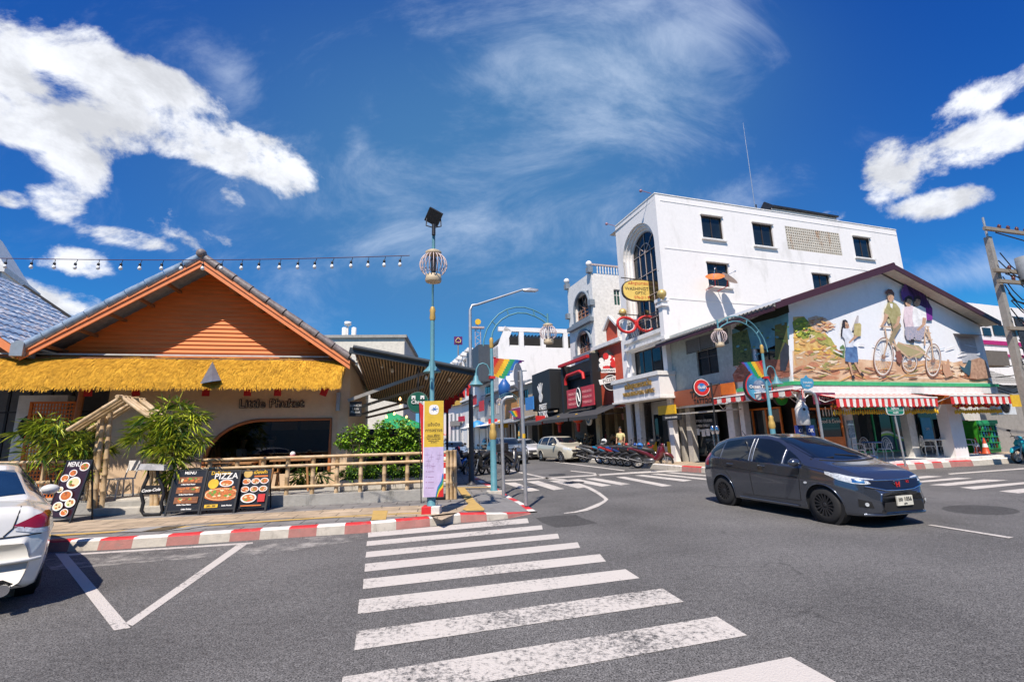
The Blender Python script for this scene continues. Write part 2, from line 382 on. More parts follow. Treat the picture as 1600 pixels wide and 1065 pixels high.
def asphalt(name,paint=None,lo=.44,hi=.56,dark=1.0,ns=20.0):
 m=bpy.data.materials.new(name); m.use_nodes=True; t=m.node_tree; b=t.nodes['Principled BSDF']; l=t.links.new
 g=nd(t,'ShaderNodeNewGeometry').outputs['Position']
 c,nrm=asphalt_nodes(t,g)
 b.inputs['Roughness'].default_value=.82; b.inputs['Specular IOR Level'].default_value=.35
 if dark!=1.0:
  q=nd(t,'ShaderNodeVectorMath',operation='SCALE'); l(c,q.inputs[0]); q.inputs['Scale'].default_value=dark; c=q.outputs[0]
 if paint:
  a=nd(t,'ShaderNodeTexNoise',inp={'Scale':ns,'Detail':10.0,'Roughness':.78}); l(g,a.inputs[0])
  a2=nd(t,'ShaderNodeTexNoise',inp={'Scale':.9,'Detail':3.0,'Roughness':.6}); l(g,a2.inputs[0])
  s=nd(t,'ShaderNodeMath',operation='MULTIPLY_ADD'); l(a2.outputs['Fac'],s.inputs[0]); s.inputs[1].default_value=.55; l(a.outputs['Fac'],s.inputs[2])
  r=nd(t,'ShaderNodeMapRange',inp={1:lo+.275,2:hi+.275}); l(s.outputs[0],r.inputs[0])
  mx=nd(t,'ShaderNodeMix',data_type='RGBA'); l(r.outputs[0],mx.inputs[0]); l(c,mx.inputs[6]); mx.inputs[7].default_value=(*paint,1); c=mx.outputs[2]
 l(c,b.inputs['Base Color']); l(nrm,b.inputs['Normal'])
 MATS[name]=m; return m
ASPH=asphalt('asphalt')
PAINT=asphalt('worn white road paint',(.56,.52,.475),.34,.42)
PAINTW=asphalt('very worn white road paint',(.58,.54,.49),.38,.52)
PAINTF=asphalt('fading road paint',(.58,.54,.49),.32,.46)
PATCH=asphalt('dark asphalt patch',None,dark=.55)
DUST=asphalt('dusty asphalt',(.36,.34,.31),.50,.66,ns=2.6)
mb=MB(); mb.quad((-700,-300,-.05),(700,-300,-.05),(700,1200,-.05),(-700,1200,-.05)); struct(mb,'ground',mat('distant ground',(.16,.15,.13),.95))
mb=MB(); mb.quad((-60,-20,0),(80,-20,0),(80,160,0),(-60,160,0)); struct(mb,'road',ASPH)
def decal(name,quads,m,z=.004,kind='structure',px=True):
 mb=MB()
 for q in quads:mb.poly([G(p[0],p[1],z)if px else Vector((p[0],p[1],z))for p in q])
 return struct(mb,name,m,kind)
def crop(pts,ox,oy,k):return[(ox+x/k,oy+y/k)for x,y in pts]
Z=lambda*p:crop(p,400,760,2.0)
decal('zebra_crossing',[Z((350,143),(848,98),(853,113),(350,158)),Z((347,170),(893,120),(896,133),(345,185)),Z((345,203),(943,146),(948,161),(342,221)),Z((341,240),(1005,173),(1013,190),(339,265))],PAINT)
decal('zebra_crossing',[Z((336,288),(1075,210),(1094,233),(334,319)),Z((322,352),(1155,257),(1199,285),(318,397))],PAINTF)
def wq(p):return G(400+p[0]/2,760+p[1]/2,0)
a,b,c,d=[wq(p)for p in((315,452),(1270,318),(1337,360),(307,512))]
e,f_=wq((1440,406)),wq((1535,465))
dl=(c-d).normalized()
g_=e-dl*(b-a).length*1.02; h_=f_-dl*(c-d).length*1.02
mb=MB(); mb.quad(*[p+Vector((0,0,.004))for p in(a,b,c,d)]); mb.quad(*[p+Vector((0,0,.004))for p in(g_,e,f_,h_)])
struct(mb,'zebra_crossing',PAINTW)
i0,i1=G(880+790/2.222,960+147/2.222),G(880+945/2.222,960+233/2.222)
i1=i0+(i1-i0)*1.02
mb=MB(); mb.quad(*[p+Vector((0,0,.004))for p in(i0-dl*4.2,i0,i1,i1-dl*4.4)]); mb.quad(*[p+Vector((0,0,.004))for p in(i0-dl*4.2+Vector((.25,-.9,0)),i0+Vector((.25,-.9,0)),i1+Vector((.25,-.9,0)),i1-dl*4.4+Vector((.25,-.9,0)))])
struct(mb,'zebra_crossing',PAINT)
Y=lambda*p:crop(p,700,700,3.81)
decal('zebra_crossing_far',[Y((330,206),(400,203),(547,250),(480,256)),Y((468,198),(538,193),(694,241),(628,248)),Y((600,193),(668,189),(835,230),(770,237)),Y((715,188),(775,183),(972,220),(915,227)),Y((815,180),(875,175),(1088,212),(1030,219)),Y((1000,172),(1050,168),(1335,222),(1275,227)),Y((1110,161),(1160,157),(1455,190),(1400,197)),Y((1205,153),(1250,149),(1550,181),(1550,190)),Y((1295,145),(1335,142),(1560,160),(1560,168))],PAINTF)
decal('lane_marking',[Y((320,189),(820,160),(820,167),(320,196)),Y((820,160),(1110,140),(1110,150),(820,167)),Y((1110,140),(1480,122),(1480,132),(1110,150)),Y((340,121),(600,176),(600,183),(335,127)),Y((560,68),(1050,130),(1050,135),(560,72)),Y((730,132),(880,147),(880,152),(730,136)),Y((880,152),(915,164),(900,164),(860,152))],PAINTF,z=.008)
cur=[(600,176),(690,184),(770,203),(850,232),(905,262),(940,290),(955,303),(935,322),(895,346),(830,370),(760,382),(690,388)]
inn=[(600,183),(685,192),(757,212),(832,240),(888,270),(920,294),(932,306),(912,318),(870,336),(812,360),(752,376),(690,384)]
pts=[Y(cur[i],cur[i+1],inn[i+1],inn[i])for i in range(len(cur)-1)]
decal('curved_guide_line',pts,PAINTF,z=.008)
X=lambda*p:crop(p,1360,700,6.658)
decal('zebra_crossing_right',[X((400,262),(440,270),(400,278),(330,270)),X((430,300),(590,285),(750,292),(480,318)),X((440,345),(900,305),(1068,312),(430,362)),X((610,380),(1180,323),(1440,330),(800,390)),X((930,406),(1660,345),(1800,350),(1080,426)),X((1335,445),(1700,407),(1900,410),(1545,468))],PAINT)
decal('lane_marking',[X((800,262),(1800,190),(1800,202),(830,272)),X((590,795),(640,793),(1490,924),(1440,934))],PAINT,z=.008)
decal('parking_marking',[[(86,864),(104,864),(204,980),(178,984)],[(371,850),(388,848),(207,977),(195,973)],[(95,865.5),(395,846.5),(395,849),(95,868)]],PAINT)
decal('dusty_gutter',[[(60,869),(400,845),(570,833),(568,842),(420,866),(300,872),(80,890)]],DUST,z=.002)
decal('asphalt_patch',[Y((520,413),(640,400),(760,394),(800,415),(890,443),(760,462),(640,470),(560,440))],PATCH,z=.002)
c0=Vector(X((1150,640))[0]); mb=MB()
mb.poly([G(c0.x+61*math.cos(a),c0.y+7.2*math.sin(a)+.04*61*math.cos(a),.002)for a in[2*PI*k/40 for k in range(40)]]); struct(mb,'asphalt_patch',PATCH)
for yy,xx in((157,650),(202,750)):
 p=G(700+xx/3.81,700+yy/3.81,.012); mb=MB(); mb.disc(p,.36,(0,0,1),24); one(mb,'manhole_cover',mat('cast iron',(.05,.05,.05),.7,bump=.5,bs=20),'dark round manhole cover in the lane, %s the far zebra stripes'%('beyond' if yy==157 else 'among'),'manhole')
 # --- kerbs
def kerb(name,path,bounds_red,h=.16,wd=.2,inward=1,hs=None):
 """path: ground points; bounds_red: arc-length intervals painted red"""
 P=[Vector(p)for p in path]; ac=[0]
 for i in range(1,len(P)):ac.append(ac[-1]+(P[i]-P[i-1]).length)
 cuts=sorted(set([*ac,*[x for b in bounds_red for x in b if 0<x<ac[-1]]]))
 def at(s):
  for i in range(1,len(P)):
   if s<=ac[i]+1e-9:
    k=(s-ac[i-1])/(ac[i]-ac[i-1]); return P[i-1].lerp(P[i],k)
  return P[-1]
 def hgt(s):
  if not hs:return h
  for(s0,h0),(s1,h1)in zip(hs,hs[1:]):
   if s0<=s<=s1:return h0+(h1-h0)*(s-s0)/(s1-s0)
  return hs[-1][1]
 def nrm(s):
  a=at(max(0,s-.15)); b=at(min(ac[-1],s+.15)); t=(b-a).normalized(); return Vector((-t.y,t.x,0))*inward
 mb=MB(); fine=[]
 for a,b in zip(cuts,cuts[1:]):
  k=max(1,int((b-a)/.35)); fine+=[a+(b-a)*i/k for i in range(k)]
 fine.append(cuts[-1])
 for a,b in zip(fine,fine[1:]):
  m_=(a+b)/2; isr=1 if any(x<=m_<=y for x,y in bounds_red)else 0
  pa,pb,na,nb,ha,hb=at(a),at(b),nrm(a),nrm(b),hgt(a),hgt(b)
  z=Vector((0,0,1)); prof=[(0,0),(.03,.86),(.055,1.0),(wd,1.0)]
  for(x0,y0),(x1,y1)in zip(prof,prof[1:]):
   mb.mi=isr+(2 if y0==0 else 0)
   mb.quad(pa+na*x0+z*ha*y0,pb+nb*x0+z*hb*y0,pb+nb*x1+z*hb*y1,pa+na*x1+z*ha*y1)
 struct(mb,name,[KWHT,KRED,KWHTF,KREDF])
 return at
def arc_of(path,pt):
 best=(1e9,0); s=0
 for a,b in zip(path,path[1:]):
  a=Vector(a); b=Vector(b); L_=(b-a).length; k=max(0,min(1,(Vector(pt)-a).dot(b-a)/L_**2)); d=(a.lerp(b,k)-Vector(pt)).length
  if d<best[0]:best=(d,s+k*L_)
  s+=L_
 return best[1]
kp_px=[(-200,872),(80,862),(180,858),(400,843),(570,832),(672,822),(720,816),(761,813.5),(795,809.5),(830,802.5)]
KL=[G(*p)for p in kp_px]
reds=[(60,105),(151.5,205),(259,310),(358,405),(450,494),(538,580),(619,672),(720,761),(794,832)]
def ybase(x):
 for(a,b),(c,d)in zip(kp_px,kp_px[1:]):
  if a<=x<=c:return b+(d-b)*(x-a)/(c-a)
 return kp_px[-1][1]
RB=[(arc_of(KL,G(a,ybase(a))),arc_of(KL,G(b,ybase(b))))for a,b in reds]
tot=arc_of(KL,KL[-1]); s7=arc_of(KL,G(745,814))
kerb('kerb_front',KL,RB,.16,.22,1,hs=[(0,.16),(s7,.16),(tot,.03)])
ks_px=[(840,800),(822,790.5),(800,781),(779,769),(757,757),(733,741)]
KS=[G(*p)for p in ks_px]; KS+=[Vector((-2.6,27,0)),Vector((-6.5,45,0)),Vector((-14,75,0))]
KSR=[]
for a,b in((1.0,1.55),(2.1,2.65),(3.1,3.6)):KSR.append((a,b))
kerb('kerb_side',KS,[(.25,.85),(1.4,1.95),(2.45,3.0),(3.5,4.1),(5,6),(7,8)],.12,.22,1,hs=[(0,.03),(1.5,.08),(4,.13),(200,.13)])
# --- pavements
def pave_mat(name,c1,c2,mortar,scale,bw=.5,rh=.25,rot=0.0):
 m=bpy.data.materials.new(name); m.use_nodes=True; t=m.node_tree; b=t.nodes['Principled BSDF']; l=t.links.new
 g=nd(t,'ShaderNodeNewGeometry'); mp=nd(t,'ShaderNodeMapping'); mp.inputs['Rotation'].default_value=(0,0,rot); l(g.outputs['Position'],mp.inputs[0])
 br=nd(t,'ShaderNodeTexBrick',offset=.5,inp={'Color1':(*c1,1),'Color2':(*c2,1),'Mortar':(*mortar,1),'Scale':scale,'Mortar Size':.012,'Brick Width':bw,'Row Height':rh,'Mortar Smooth':.1}); l(mp.outputs[0],br.inputs[0])
 n=nd(t,'ShaderNodeTexNoise',inp={'Scale':2.2,'Detail':8.0,'Roughness':.68}); l(g.outputs['Position'],n.inputs[0]); r=nd(t,'ShaderNodeMapRange',inp={1:.3,2:.7,3:.62,4:1.25}); l(n.outputs['Fac'],r.inputs[0])
 s=nd(t,'ShaderNodeVectorMath',operation='SCALE'); l(br.outputs[0],s.inputs[0]); l(r.outputs[0],s.inputs['Scale']); l(s.outputs[0],b.inputs['Base Color']); b.inputs['Roughness'].default_value=.85
 bp=nd(t,'ShaderNodeBump',inp={'Strength':.3,'Distance':.01}); n2=nd(t,'ShaderNodeTexNoise',inp={'Scale':60.0}); l(g.outputs['Position'],n2.inputs[0]); l(n2.outputs['Fac'],bp.inputs['Height']); l(bp.outputs[0],b.inputs['Normal'])
 MATS[name]=m; return m
PAVE=pave_mat('grey paving slabs',(.20,.19,.18),(.24,.23,.22),(.07,.065,.06),1.0,.62,.42,R_(-9))
PAVEL=pave_mat('pale worn paving',(.43,.33,.22),(.50,.39,.27),(.16,.13,.10),1.0,.8,.4,R_(-9))
TACT=mat('yellow tactile paving',(.50,.33,.10),.85,bump=.5,bs=25,stain=((.3,.24,.15),.6),ss=3)
def offp(path,d):
 out=[]
 for i,p in enumerate(path):
  t=(Vector(path[min(i+1,len(path)-1)])-Vector(path[max(i-1,0)])).normalized(); out.append(Vector(p)+Vector((-t.y,t.x,0))*d)
 return out
KLi=offp(KL,.2); KSi=offp(KS,.2)
zt=.155
i7=7
main=[Vector((p.x,p.y,zt))for p in KLi[:i7+1]]
side=[Vector((p.x,p.y,.125))for p in KSi[3:]]
mb=MB()
mb.poly([*main,Vector((-1.05,13.2,zt)),Vector((-14,13.2,zt)),Vector((-14,8.0,zt))][::-1])
struct(mb,'pavement_front',PAVE)
mb=MB()
mb.poly([Vector((-14,13.2,.13)),Vector((-1.05,13.2,.13)),*side,Vector((-40,75,.13)),Vector((-40,13.2,.13))])
struct(mb,'pavement_side',PAVE)
mb=MB()
rp=[main[-1],Vector((KLi[8].x,KLi[8].y,.09)),Vector((KLi[9].x,KLi[9].y-.05,.03)),Vector((KSi[0].x,KSi[0].y,.03)),Vector((KSi[1].x,KSi[1].y,.08)),Vector((KSi[2].x,KSi[2].y,.1)),side[0],Vector((-1.05,13.2,zt))]
cc_=sum(rp,Vector((0,0,0)))/len(rp); cc_.z=.13
mb.add([cc_,*rp],[(0,i+1,(i+1)%len(rp)+1)for i in range(len(rp))]); struct(mb,'pavement_ramp',mat('smooth grey pavement',(.21,.205,.20),.9,bump=.2,bs=60,stain=((.12,.11,.1),.5)))
mb=MB(); bl_=[G(x,y,.16)for x,y in((-120,815),(150,812),(300,806),(450,799),(655,789),(690,790),(745,787),(690,812),(672,806),(560,808),(450,808.5),(300,818),(150,829),(-120,836))]
mb.poly([Vector((p.x,p.y,.160))for p in bl_]); struct(mb,'pavement_strip',PAVEL)
tq=[[(-120,846),(150,830.5),(300,820.5),(300,822.5),(150,833),(-120,849)],[(300,820.5),(450,810.5),(583,803),(583,804.5),(450,812.5),(300,822.5)],[(606,802),(668,799.5),(668,801),(606,803.5)]]
mb=MB()
for q in tq:mb.poly([G(x,y,.164)for x,y in q])
T7=lambda*p:crop(p,660,740,7.27)
for q in([(583,797),(606,797),(603,811),(580,812)],T7((392,155),(482,160),(612,318),(520,345)),T7((520,345),(612,318),(705,395),(700,412),(500,418),(455,400))):mb.poly([G(x,y,.168)for x,y in q])
mb.poly([G(*p,.168)for p in T7((390,150),(780,146),(780,154),(400,158))])
struct(mb,'tactile_paving',TACT)
mb=MB()
for q in([(180,831),(225,823),(262,821),(220,830)],[(255,829),(300,821),(330,819.5),(290,826)]):mb.poly([G(x,y,.166)for x,y in q])
struct(mb,'pavement_slab',mat('pale slab',(.30,.29,.27),.9))
mb=MB(); mb.poly([G(x,y,.167)for x,y in((222,829.5),(262,822),(292,820),(258,828))]); one(mb,'inspection_cover',mat('rusty iron',(.10,.075,.04),.8,bump=.5,bs=20),'dark rusty rectangular cover set in the pavement in front of the menu boards','manhole')
# right-hand pavement
ZR=.22
KR=[Vector((-8,70,0)),Vector((1.8,37.5,0)),Vector((5.3,26.2,0)),G(1062,736),G(1108,739),Vector((8.15,17.3,0)),Vector((8.35,16.6,0)),Vector((8.75,16.05,0)),Vector((9.4,15.95,0)),Vector((10.2,16.3,0)),Vector((11.5,17.0,0)),G(1403,735),G(1447,732),G(1500,728.5),G(1516,728),G(1600,722),Vector((34,26.5,0)),Vector((60,38,0))]
lr=[]
for a,b in((1063.7,1074.6),(1086,1098.6)):lr.append((arc_of(KR,G(a,736.3)),arc_of(KR,G(b,738))))
s0=lr[-1][1]+.8
while s0<arc_of(KR,G(1403,735))-1.2:lr.append((s0,s0+.8)); s0+=1.6
for a,b in((1404.3,1420.8),(1432.4,1447),(1459.4,1474),(1486,1515.5)):lr.append((arc_of(KR,G(a,735-(a-1403)*.068)),arc_of(KR,G(b,735-(b-1403)*.068))))
kerb('kerb_right',KR,lr,ZR+.01,.2,1)
KRi=offp(KR,.19)
mb=MB(); mb.poly([*[Vector((p.x,p.y,ZR))for p in KRi],Vector((60,60,ZR)),Vector((20,90,ZR))]); struct(mb,'pavement_right',PAVEL)
# ================================================================== RESTAURANT (left)
WL=Fac((-5.3,13.8),76.7)
FL=.42
def spx(f,x,y,n=0.0):return f.px(x,y,n)
S=lambda x,y=640,n=0.0:WL.px(x,y,n)[0]
Zp=lambda x,y,n=0.0:WL.px(x,y,n)[1]
SIDING=mat('orange siding boards',(.78,.205,.035),.6,vs=1.5,scl=(1,1,6),var=.10)
FASC=mat('orange fascia board',(.78,.25,.09),.5,var=.08)
THATCH=mat('yellow thatch',(.60,.30,.018),.9,vs=9,col2=(.80,.44,.035),bump=.8,bs=60,stain=((.36,.17,.015),.6),ss=3)
TILEB=mat('sky-tinted glazed tile',(.16,.24,.34),.22,vs=5,col2=(.34,.42,.52),coat=.4)  # blue tones put the reflected sky into the tile colour
TILEG=mat('grey brown roof tile',(.15,.12,.115),.5,vs=9,col2=(.26,.22,.21),bump=.3)
rb=thing('restaurant_building','one-storey restaurant with orange boarded gable, yellow thatch awning and arched window','restaurant',WL.P(S(300),.14,-1))
nG=.8
aS,aZ=WL.px(315,404,nG); lS,lZ=WL.px(33,547,nG); rS,rZ=WL.px(547,563,nG)
# walls
mb=MB()
zE=Zp(300,557); wl,wr=S(165,660),S(543,650)
h0,h1,hz=S(321,700),S(516,690),Zp(470,655)
wall(mb,WL,wl,wr,FL,zE+.1,[(h0,h1,FL+.35,hz)],depth=.2)
hm=S(412,656)
zc0=Zp(321,722); N_=14
arc=[(hm-(hm-h0)*math.cos(a),zc0+(hz-zc0)*math.sin(a))for a in[PI/2*i/N_ for i in range(N_+1)]]
for(a,b),(c,d)in zip(arc,arc[1:]):
 mb.quad(WL.P(h0,b),WL.P(a,b),WL.P(c,d),WL.P(h0,d))if False else None
 mb.quad(WL.P(a,b),WL.P(c,d),WL.P(c,hz),WL.P(a,hz))
 mb.quad(WL.P(a,b),WL.P(c,d),WL.P(c,d,-.2),WL.P(a,b,-.2))
fbox(mb,WL,S(526,700),wr+.03,-.2,.06,FL-.3,zE+.05)
mb.quad(WL.P(wr,FL-.3),WL.P(wr,FL-.3,-9),WL.P(wr,zE,-9),WL.P(wr,zE))
mb.build('wall',BEIGE,rb)
mb=MB(); fbox(mb,WL,wl,wr,-.02,.03,FL-.3,FL+.02); mb.build('plinth',CONC,rb)
# arched window: frame, glass
fr=MB(); path=[WL.P(h0,FL+.35,.02)]+[WL.P(a,b,.02)for a,b in arc]+[WL.P(h1,hz,.02),WL.P(h1,FL+.35,.02)]
fr.tube([p for p in path],.045,6); wf=fr.build('arched_window',WOOD,rb)
gl=MB(); gp=[WL.P(h0,FL+.35,-.1)]+[WL.P(a,b,-.1)for a,b in arc]+[WL.P(h1,hz,-.1),WL.P(h1,FL+.35,-.1)]; gl.poly(gp); gl.build('pane',SEEG,wf)
mb=MB()
for a,b in((420,462),(466,513)):fbox(mb,WL,S(a,665),S(b,665),-.35,-.3,hz-.28,hz-.02)
mb.build('roller_blind',mat('straw blind',(.25,.16,.08),.9,vs=30),rb)
# dark room behind the window
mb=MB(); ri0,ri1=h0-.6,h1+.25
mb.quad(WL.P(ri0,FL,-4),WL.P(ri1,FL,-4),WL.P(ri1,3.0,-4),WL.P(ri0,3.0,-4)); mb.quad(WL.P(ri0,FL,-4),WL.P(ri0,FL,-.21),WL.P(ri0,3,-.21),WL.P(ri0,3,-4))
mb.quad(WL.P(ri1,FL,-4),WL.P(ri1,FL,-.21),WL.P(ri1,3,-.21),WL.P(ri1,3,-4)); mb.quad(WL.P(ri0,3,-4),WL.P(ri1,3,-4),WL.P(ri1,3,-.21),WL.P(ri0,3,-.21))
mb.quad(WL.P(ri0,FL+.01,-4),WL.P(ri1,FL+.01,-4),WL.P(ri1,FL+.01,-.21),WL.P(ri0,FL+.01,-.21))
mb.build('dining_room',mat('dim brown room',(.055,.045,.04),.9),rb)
# lapped boards of the gable
mb=MB(); slL=(aZ-lZ)/(aS-lS); slR=(aZ-rZ)/(rS-aS)
gz0=zE-.02; z=gz0; wtop=aZ-.16
while z<wtop-.05:
 z2=min(z+.118,wtop)
 def ends(zz):return max(aS-(aZ-.12-zz)/slL,-14.0),aS+(aZ-.12-zz)/slR
 a0,b0=ends(z); a1,b1=ends(z2)
 mb.quad(WL.P(a0,z,.045),WL.P(b0,z,.045),WL.P(b1,z2,.012),WL.P(a1,z2,.012))
 mb.quad(WL.P(a0,z,.012),WL.P(b0,z,.012),WL.P(b0,z,.045),WL.P(a0,z,.045)); z=z2
mb.build('gable_siding',SIDING,rb)
# fascia boards (two steps) and rafters under the overhang
mb=MB()
for(s0,z0)in((lS,lZ),(rS,rZ)):
 u=Vector((s0-aS,z0-aZ)); u.normalize(); nrm=Vector((-u.y,u.x)); nrm=nrm if nrm.y>0 else-nrm
 for off,hh,n0,n1 in((0,.10,nG-.02,nG+.05),(-.10,.11,nG-.02,nG+.02)):
  p=[(aS,aZ+off/abs(math.cos(math.atan2(u.y,u.x)))),(s0,z0+off/abs(math.cos(math.atan2(u.y,u.x))))]
  q=[(p[1][0],p[1][1]-hh*1.15),(p[0][0],p[0][1]-hh*1.15)]
  mb.prism([WL.P(a,b,n0)for a,b in[*p,*q]],WL.n*(n1-n0))
mb.build('fascia',FASC,rb)
mb=MB()
for(s0,z0)in((lS,lZ),(rS,rZ)):
 for k in range(1,6):
  t=k/6+.03; s_,z_=aS+(s0-aS)*t,aZ+(z0-aZ)*t-.2
  mb=MB(); fbox(mb,WL,s_-.04,s_+.04,.05,nG-.02,z_-.08,z_-.01); mb.build('purlin',WOODB,rb)
mb=MB()
for(s0,z0)in((lS-.12,lZ-.06),(rS+.12,rZ-.07)):
 mb.prism([WL.P(aS,aZ+.02,nG+.0),WL.P(s0,z0+.02,nG+.0),WL.P(s0,z0+.07,nG),WL.P(aS,aZ+.07,nG)],WL.n*(-10))
rf=mb.build('roof',TILEG,rb)
for(s0,z0,mt)in((lS,lZ,TILEB),(rS,rZ,TILEG)):
 mb=MB(); n_=9
 for i in range(n_):
  t0,t1=i/n_,(i+.94)/n_
  a=WL.P(aS+(s0-aS)*t0,aZ+.08+(z0-aZ)*t0,nG+.0); b=WL.P(aS+(s0-aS)*t1,aZ+.08+(z0-aZ)*t1,nG+.0)
  mb.tube([a,b],[.10,.115],10)
 mb.build('rake_tile',mt,rf)
mb=MB(); mb.ball(WL.P(aS,aZ+.13,nG+.05),.13); mb.tube([WL.P(aS,aZ+.1,nG),WL.P(aS,aZ+.1,nG-10)],.11,8); mb.build('ridge_cap',TILEG,rf)
# neighbouring twin gable on the left
nb=thing('neighbour_building','left-hand twin gable roof of glazed tiles coloured with the reflected sky, cut by the picture edge','building',WL.P(lS-4,.14,-3))
def wavy_roof(mb,f,s0,z0,s1,z1,n0,n1,pitch=.22,amp=.035,rows=14):
 """corrugated tile slope from eave (s0,z0) to ridge (s1,z1), n from n0 to n1"""
 k=max(2,int(abs(n1-n0)/pitch*4)); cols=[]
 for r in range(rows):
  for e in(0,1):
   t=(r+e*.999)/rows; lift=.03*(1-e)
   row=[]
   for i in range(k+1):
    n=n0+(n1-n0)*i/k; row.append(f.P(s0+(s1-s0)*t,z0+(z1-z0)*t+lift+amp*abs(math.sin(PI*(n-n0)/pitch)),n))
   cols.append(row)
 vs=[p for r in cols for p in r]; m=k+1
 mb.add(vs,[(j*m+i,j*m+i+1,(j+1)*m+i+1,(j+1)*m+i)for j in range(len(cols)-1)for i in range(k)])
mb=MB(); nw2=5.2
def tile_mat():
 m=bpy.data.materials.new('glazed tiles with sky tint'); m.use_nodes=True; t=m.node_tree; b=t.nodes['Principled BSDF']; l=t.links.new  # blue and pale patches colour in the sky that the glaze reflects
 g=nd(t,'ShaderNodeTexCoord'); mp=nd(t,'ShaderNodeMapping'); mp.inputs['Scale'].default_value=(4,4,14); l(g.outputs['Object'],mp.inputs[0])
 v=nd(t,'ShaderNodeTexVoronoi',inp={'Scale':1.2}); l(mp.outputs[0],v.inputs[0])
 r=nd(t,'ShaderNodeValToRGB'); l(v.outputs['Color'],r.inputs[0]); e=r.color_ramp.elements
 e[0].position=.25; e[0].color=(.13,.20,.32,1); e[1].position=.8; e[1].color=(.55,.60,.66,1); x=e.new(.5); x.color=(.25,.36,.50,1); x=e.new(.65); x.color=(.36,.32,.32,1)
 l(r.outputs[0],b.inputs['Base Color']); b.inputs['Roughness'].default_value=.3; return m
wavy_roof(mb,WL,lS-.1,lZ+.05,lS-nw2,lZ+.05+nw2*slL*1.02,nG,nG-7.5)
mb.build('roof',tile_mat(),nb)
mb=MB(); mb.prism([WL.P(lS-.03,lZ+.0,nG),WL.P(lS-nw2,lZ+nw2*slL,nG),WL.P(lS-nw2,lZ+nw2*slL-.2,nG),WL.P(lS-.03,lZ-.2,nG)],WL.n*.04); mb.build('fascia',FASC,nb)
mb=MB(); mb.tube([WL.P(lS-.3,lZ+.3,nG-7.5),WL.P(lS-nw2,lZ+nw2*slL+.15,nG-7.5)],.09,6); mb.build('rear_rake',BLACKM,nb)
mb=MB(); mb.poly([WL.P(lS,zE-.1,.0),WL.P(lS-nw2,zE-.1,.0),WL.P(lS-nw2,lZ+nw2*slL-.1,0),WL.P(lS,lZ-.1,0)]); mb.build('gable_siding',SIDING,nb)
mb=MB(); fbox(mb,WL,lS-.14,lS+.12,nG-.3,nG+.14,lZ-.16,lZ+.16); mb.tube([WL.P(lS,lZ+.1,nG+.12),WL.P(lS,lZ+.1,nG-11)],.13,8); mb.build('valley_gutter',mat('zinc gutter',(.40,.43,.45),.4,.5),nb)
# recessed dark shopfront on the far left
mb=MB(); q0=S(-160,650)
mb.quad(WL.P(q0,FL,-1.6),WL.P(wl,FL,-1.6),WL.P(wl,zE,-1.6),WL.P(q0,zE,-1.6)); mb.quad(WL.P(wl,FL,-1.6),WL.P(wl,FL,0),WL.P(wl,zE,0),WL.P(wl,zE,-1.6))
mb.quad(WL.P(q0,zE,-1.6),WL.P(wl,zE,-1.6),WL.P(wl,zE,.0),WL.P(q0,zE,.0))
mb.build('porch_wall',mat('stained dark grey wall',(.16,.155,.15),.9,stain=((.08,.08,.08),.6)),rb)  # dark grey base with darker stain patches
mb=MB()
for x in(-60,-25,8,42,75,108):s_=WL.px(x,660,-.9)[0]; fbox(mb,WL,s_-.025,s_+.025,-.93,-.88,FL,zE)
for z_ in(1.3,1.95,2.6):fbox(mb,WL,q0,WL.px(150,660,-.9)[0],-.93,-.88,z_-.02,z_+.02)
mb.build('window_grille',BLACK,rb)
mb=MB(); fbox(mb,WL,q0,wr,-.1,.5,zE-.16,zE-.12); mb.build('thatch_board',WOODB,rb)
# thatch
def thatch():
 mb=MB(); s0,s1=q0,S(541,580); zt_,zb_=WL.px(300,559,.36)[1],WL.px(300,602,1.12)[1]; n0,n1=.35,1.12
 K=120; J=5; rows=[]
 for j in range(J+1):
  t=j/J; row=[]
  for i in range(K+1):
   s=s0+(s1-s0)*i/K; bulge=.09*math.sin(PI*t)+.03*noise.noise((s*1.3,t*2,0)); gap=.0
   row.append(WL.P(s,zt_+(zb_-zt_)*t+bulge+.02*noise.noise((s*3,t*3,4)),n0+(n1-n0)*t+bulge*.5))
  rows.append(row)
 m=K+1; mb.add([p for r in rows for p in r],[(j*m+i,j*m+i+1,(j+1)*m+i+1,(j+1)*m+i)for j in range(J)for i in range(K)],True)
 mb.quad(WL.P(s1,zt_),WL.P(s1,zb_,n1),WL.P(s1,zb_-.05,n1-.05),WL.P(s1,zt_-.12))
 rnd=random.Random(3); dn=(n1-n0); dz=zb_-zt_
 for i in range(15000):
  s=rnd.uniform(s0,s1); t=rnd.random()**.7; ln=rnd.uniform(.18,.38)
  if t>.86:ln*=.7
  b0=.09*math.sin(PI*t)+.03*noise.noise((s*1.3,t*2,0)); t2=t+ln;
  clump=noise.noise((s*4.5,t*3,9)); sk=.10*clump+rnd.uniform(-.05,.05)
  p=WL.P(s,zt_+dz*t+b0+.012,n0+dn*t+b0*.5+.012); b1=.09*math.sin(PI*min(t2,1))
  droop=max(0,t2-1)
  q=WL.P(s+sk,zt_+dz*min(t2,1.0)+b1+.03*noise.noise((s*1.3,t2*2,0))+.02+rnd.uniform(-.01,.03)-droop*.75,n0+dn*(min(t2,1)+droop*.35)+b1*.5+.03)
  wdt=WL.d*rnd.uniform(.006,.014); mb.add([p-wdt,p+wdt,q+wdt*.3,q-wdt*.3],[(0,1,2,3)])
 mb.build('thatch_awning',THATCH,rb)
thatch()
mb=MB(); mb.beam(WL.P(q0,zE-.03,.37),WL.P(wr,zE-.03,.37),.04,.04); mb.build('flashing',mat('pale flashing',(.5,.5,.47),.6),rb)
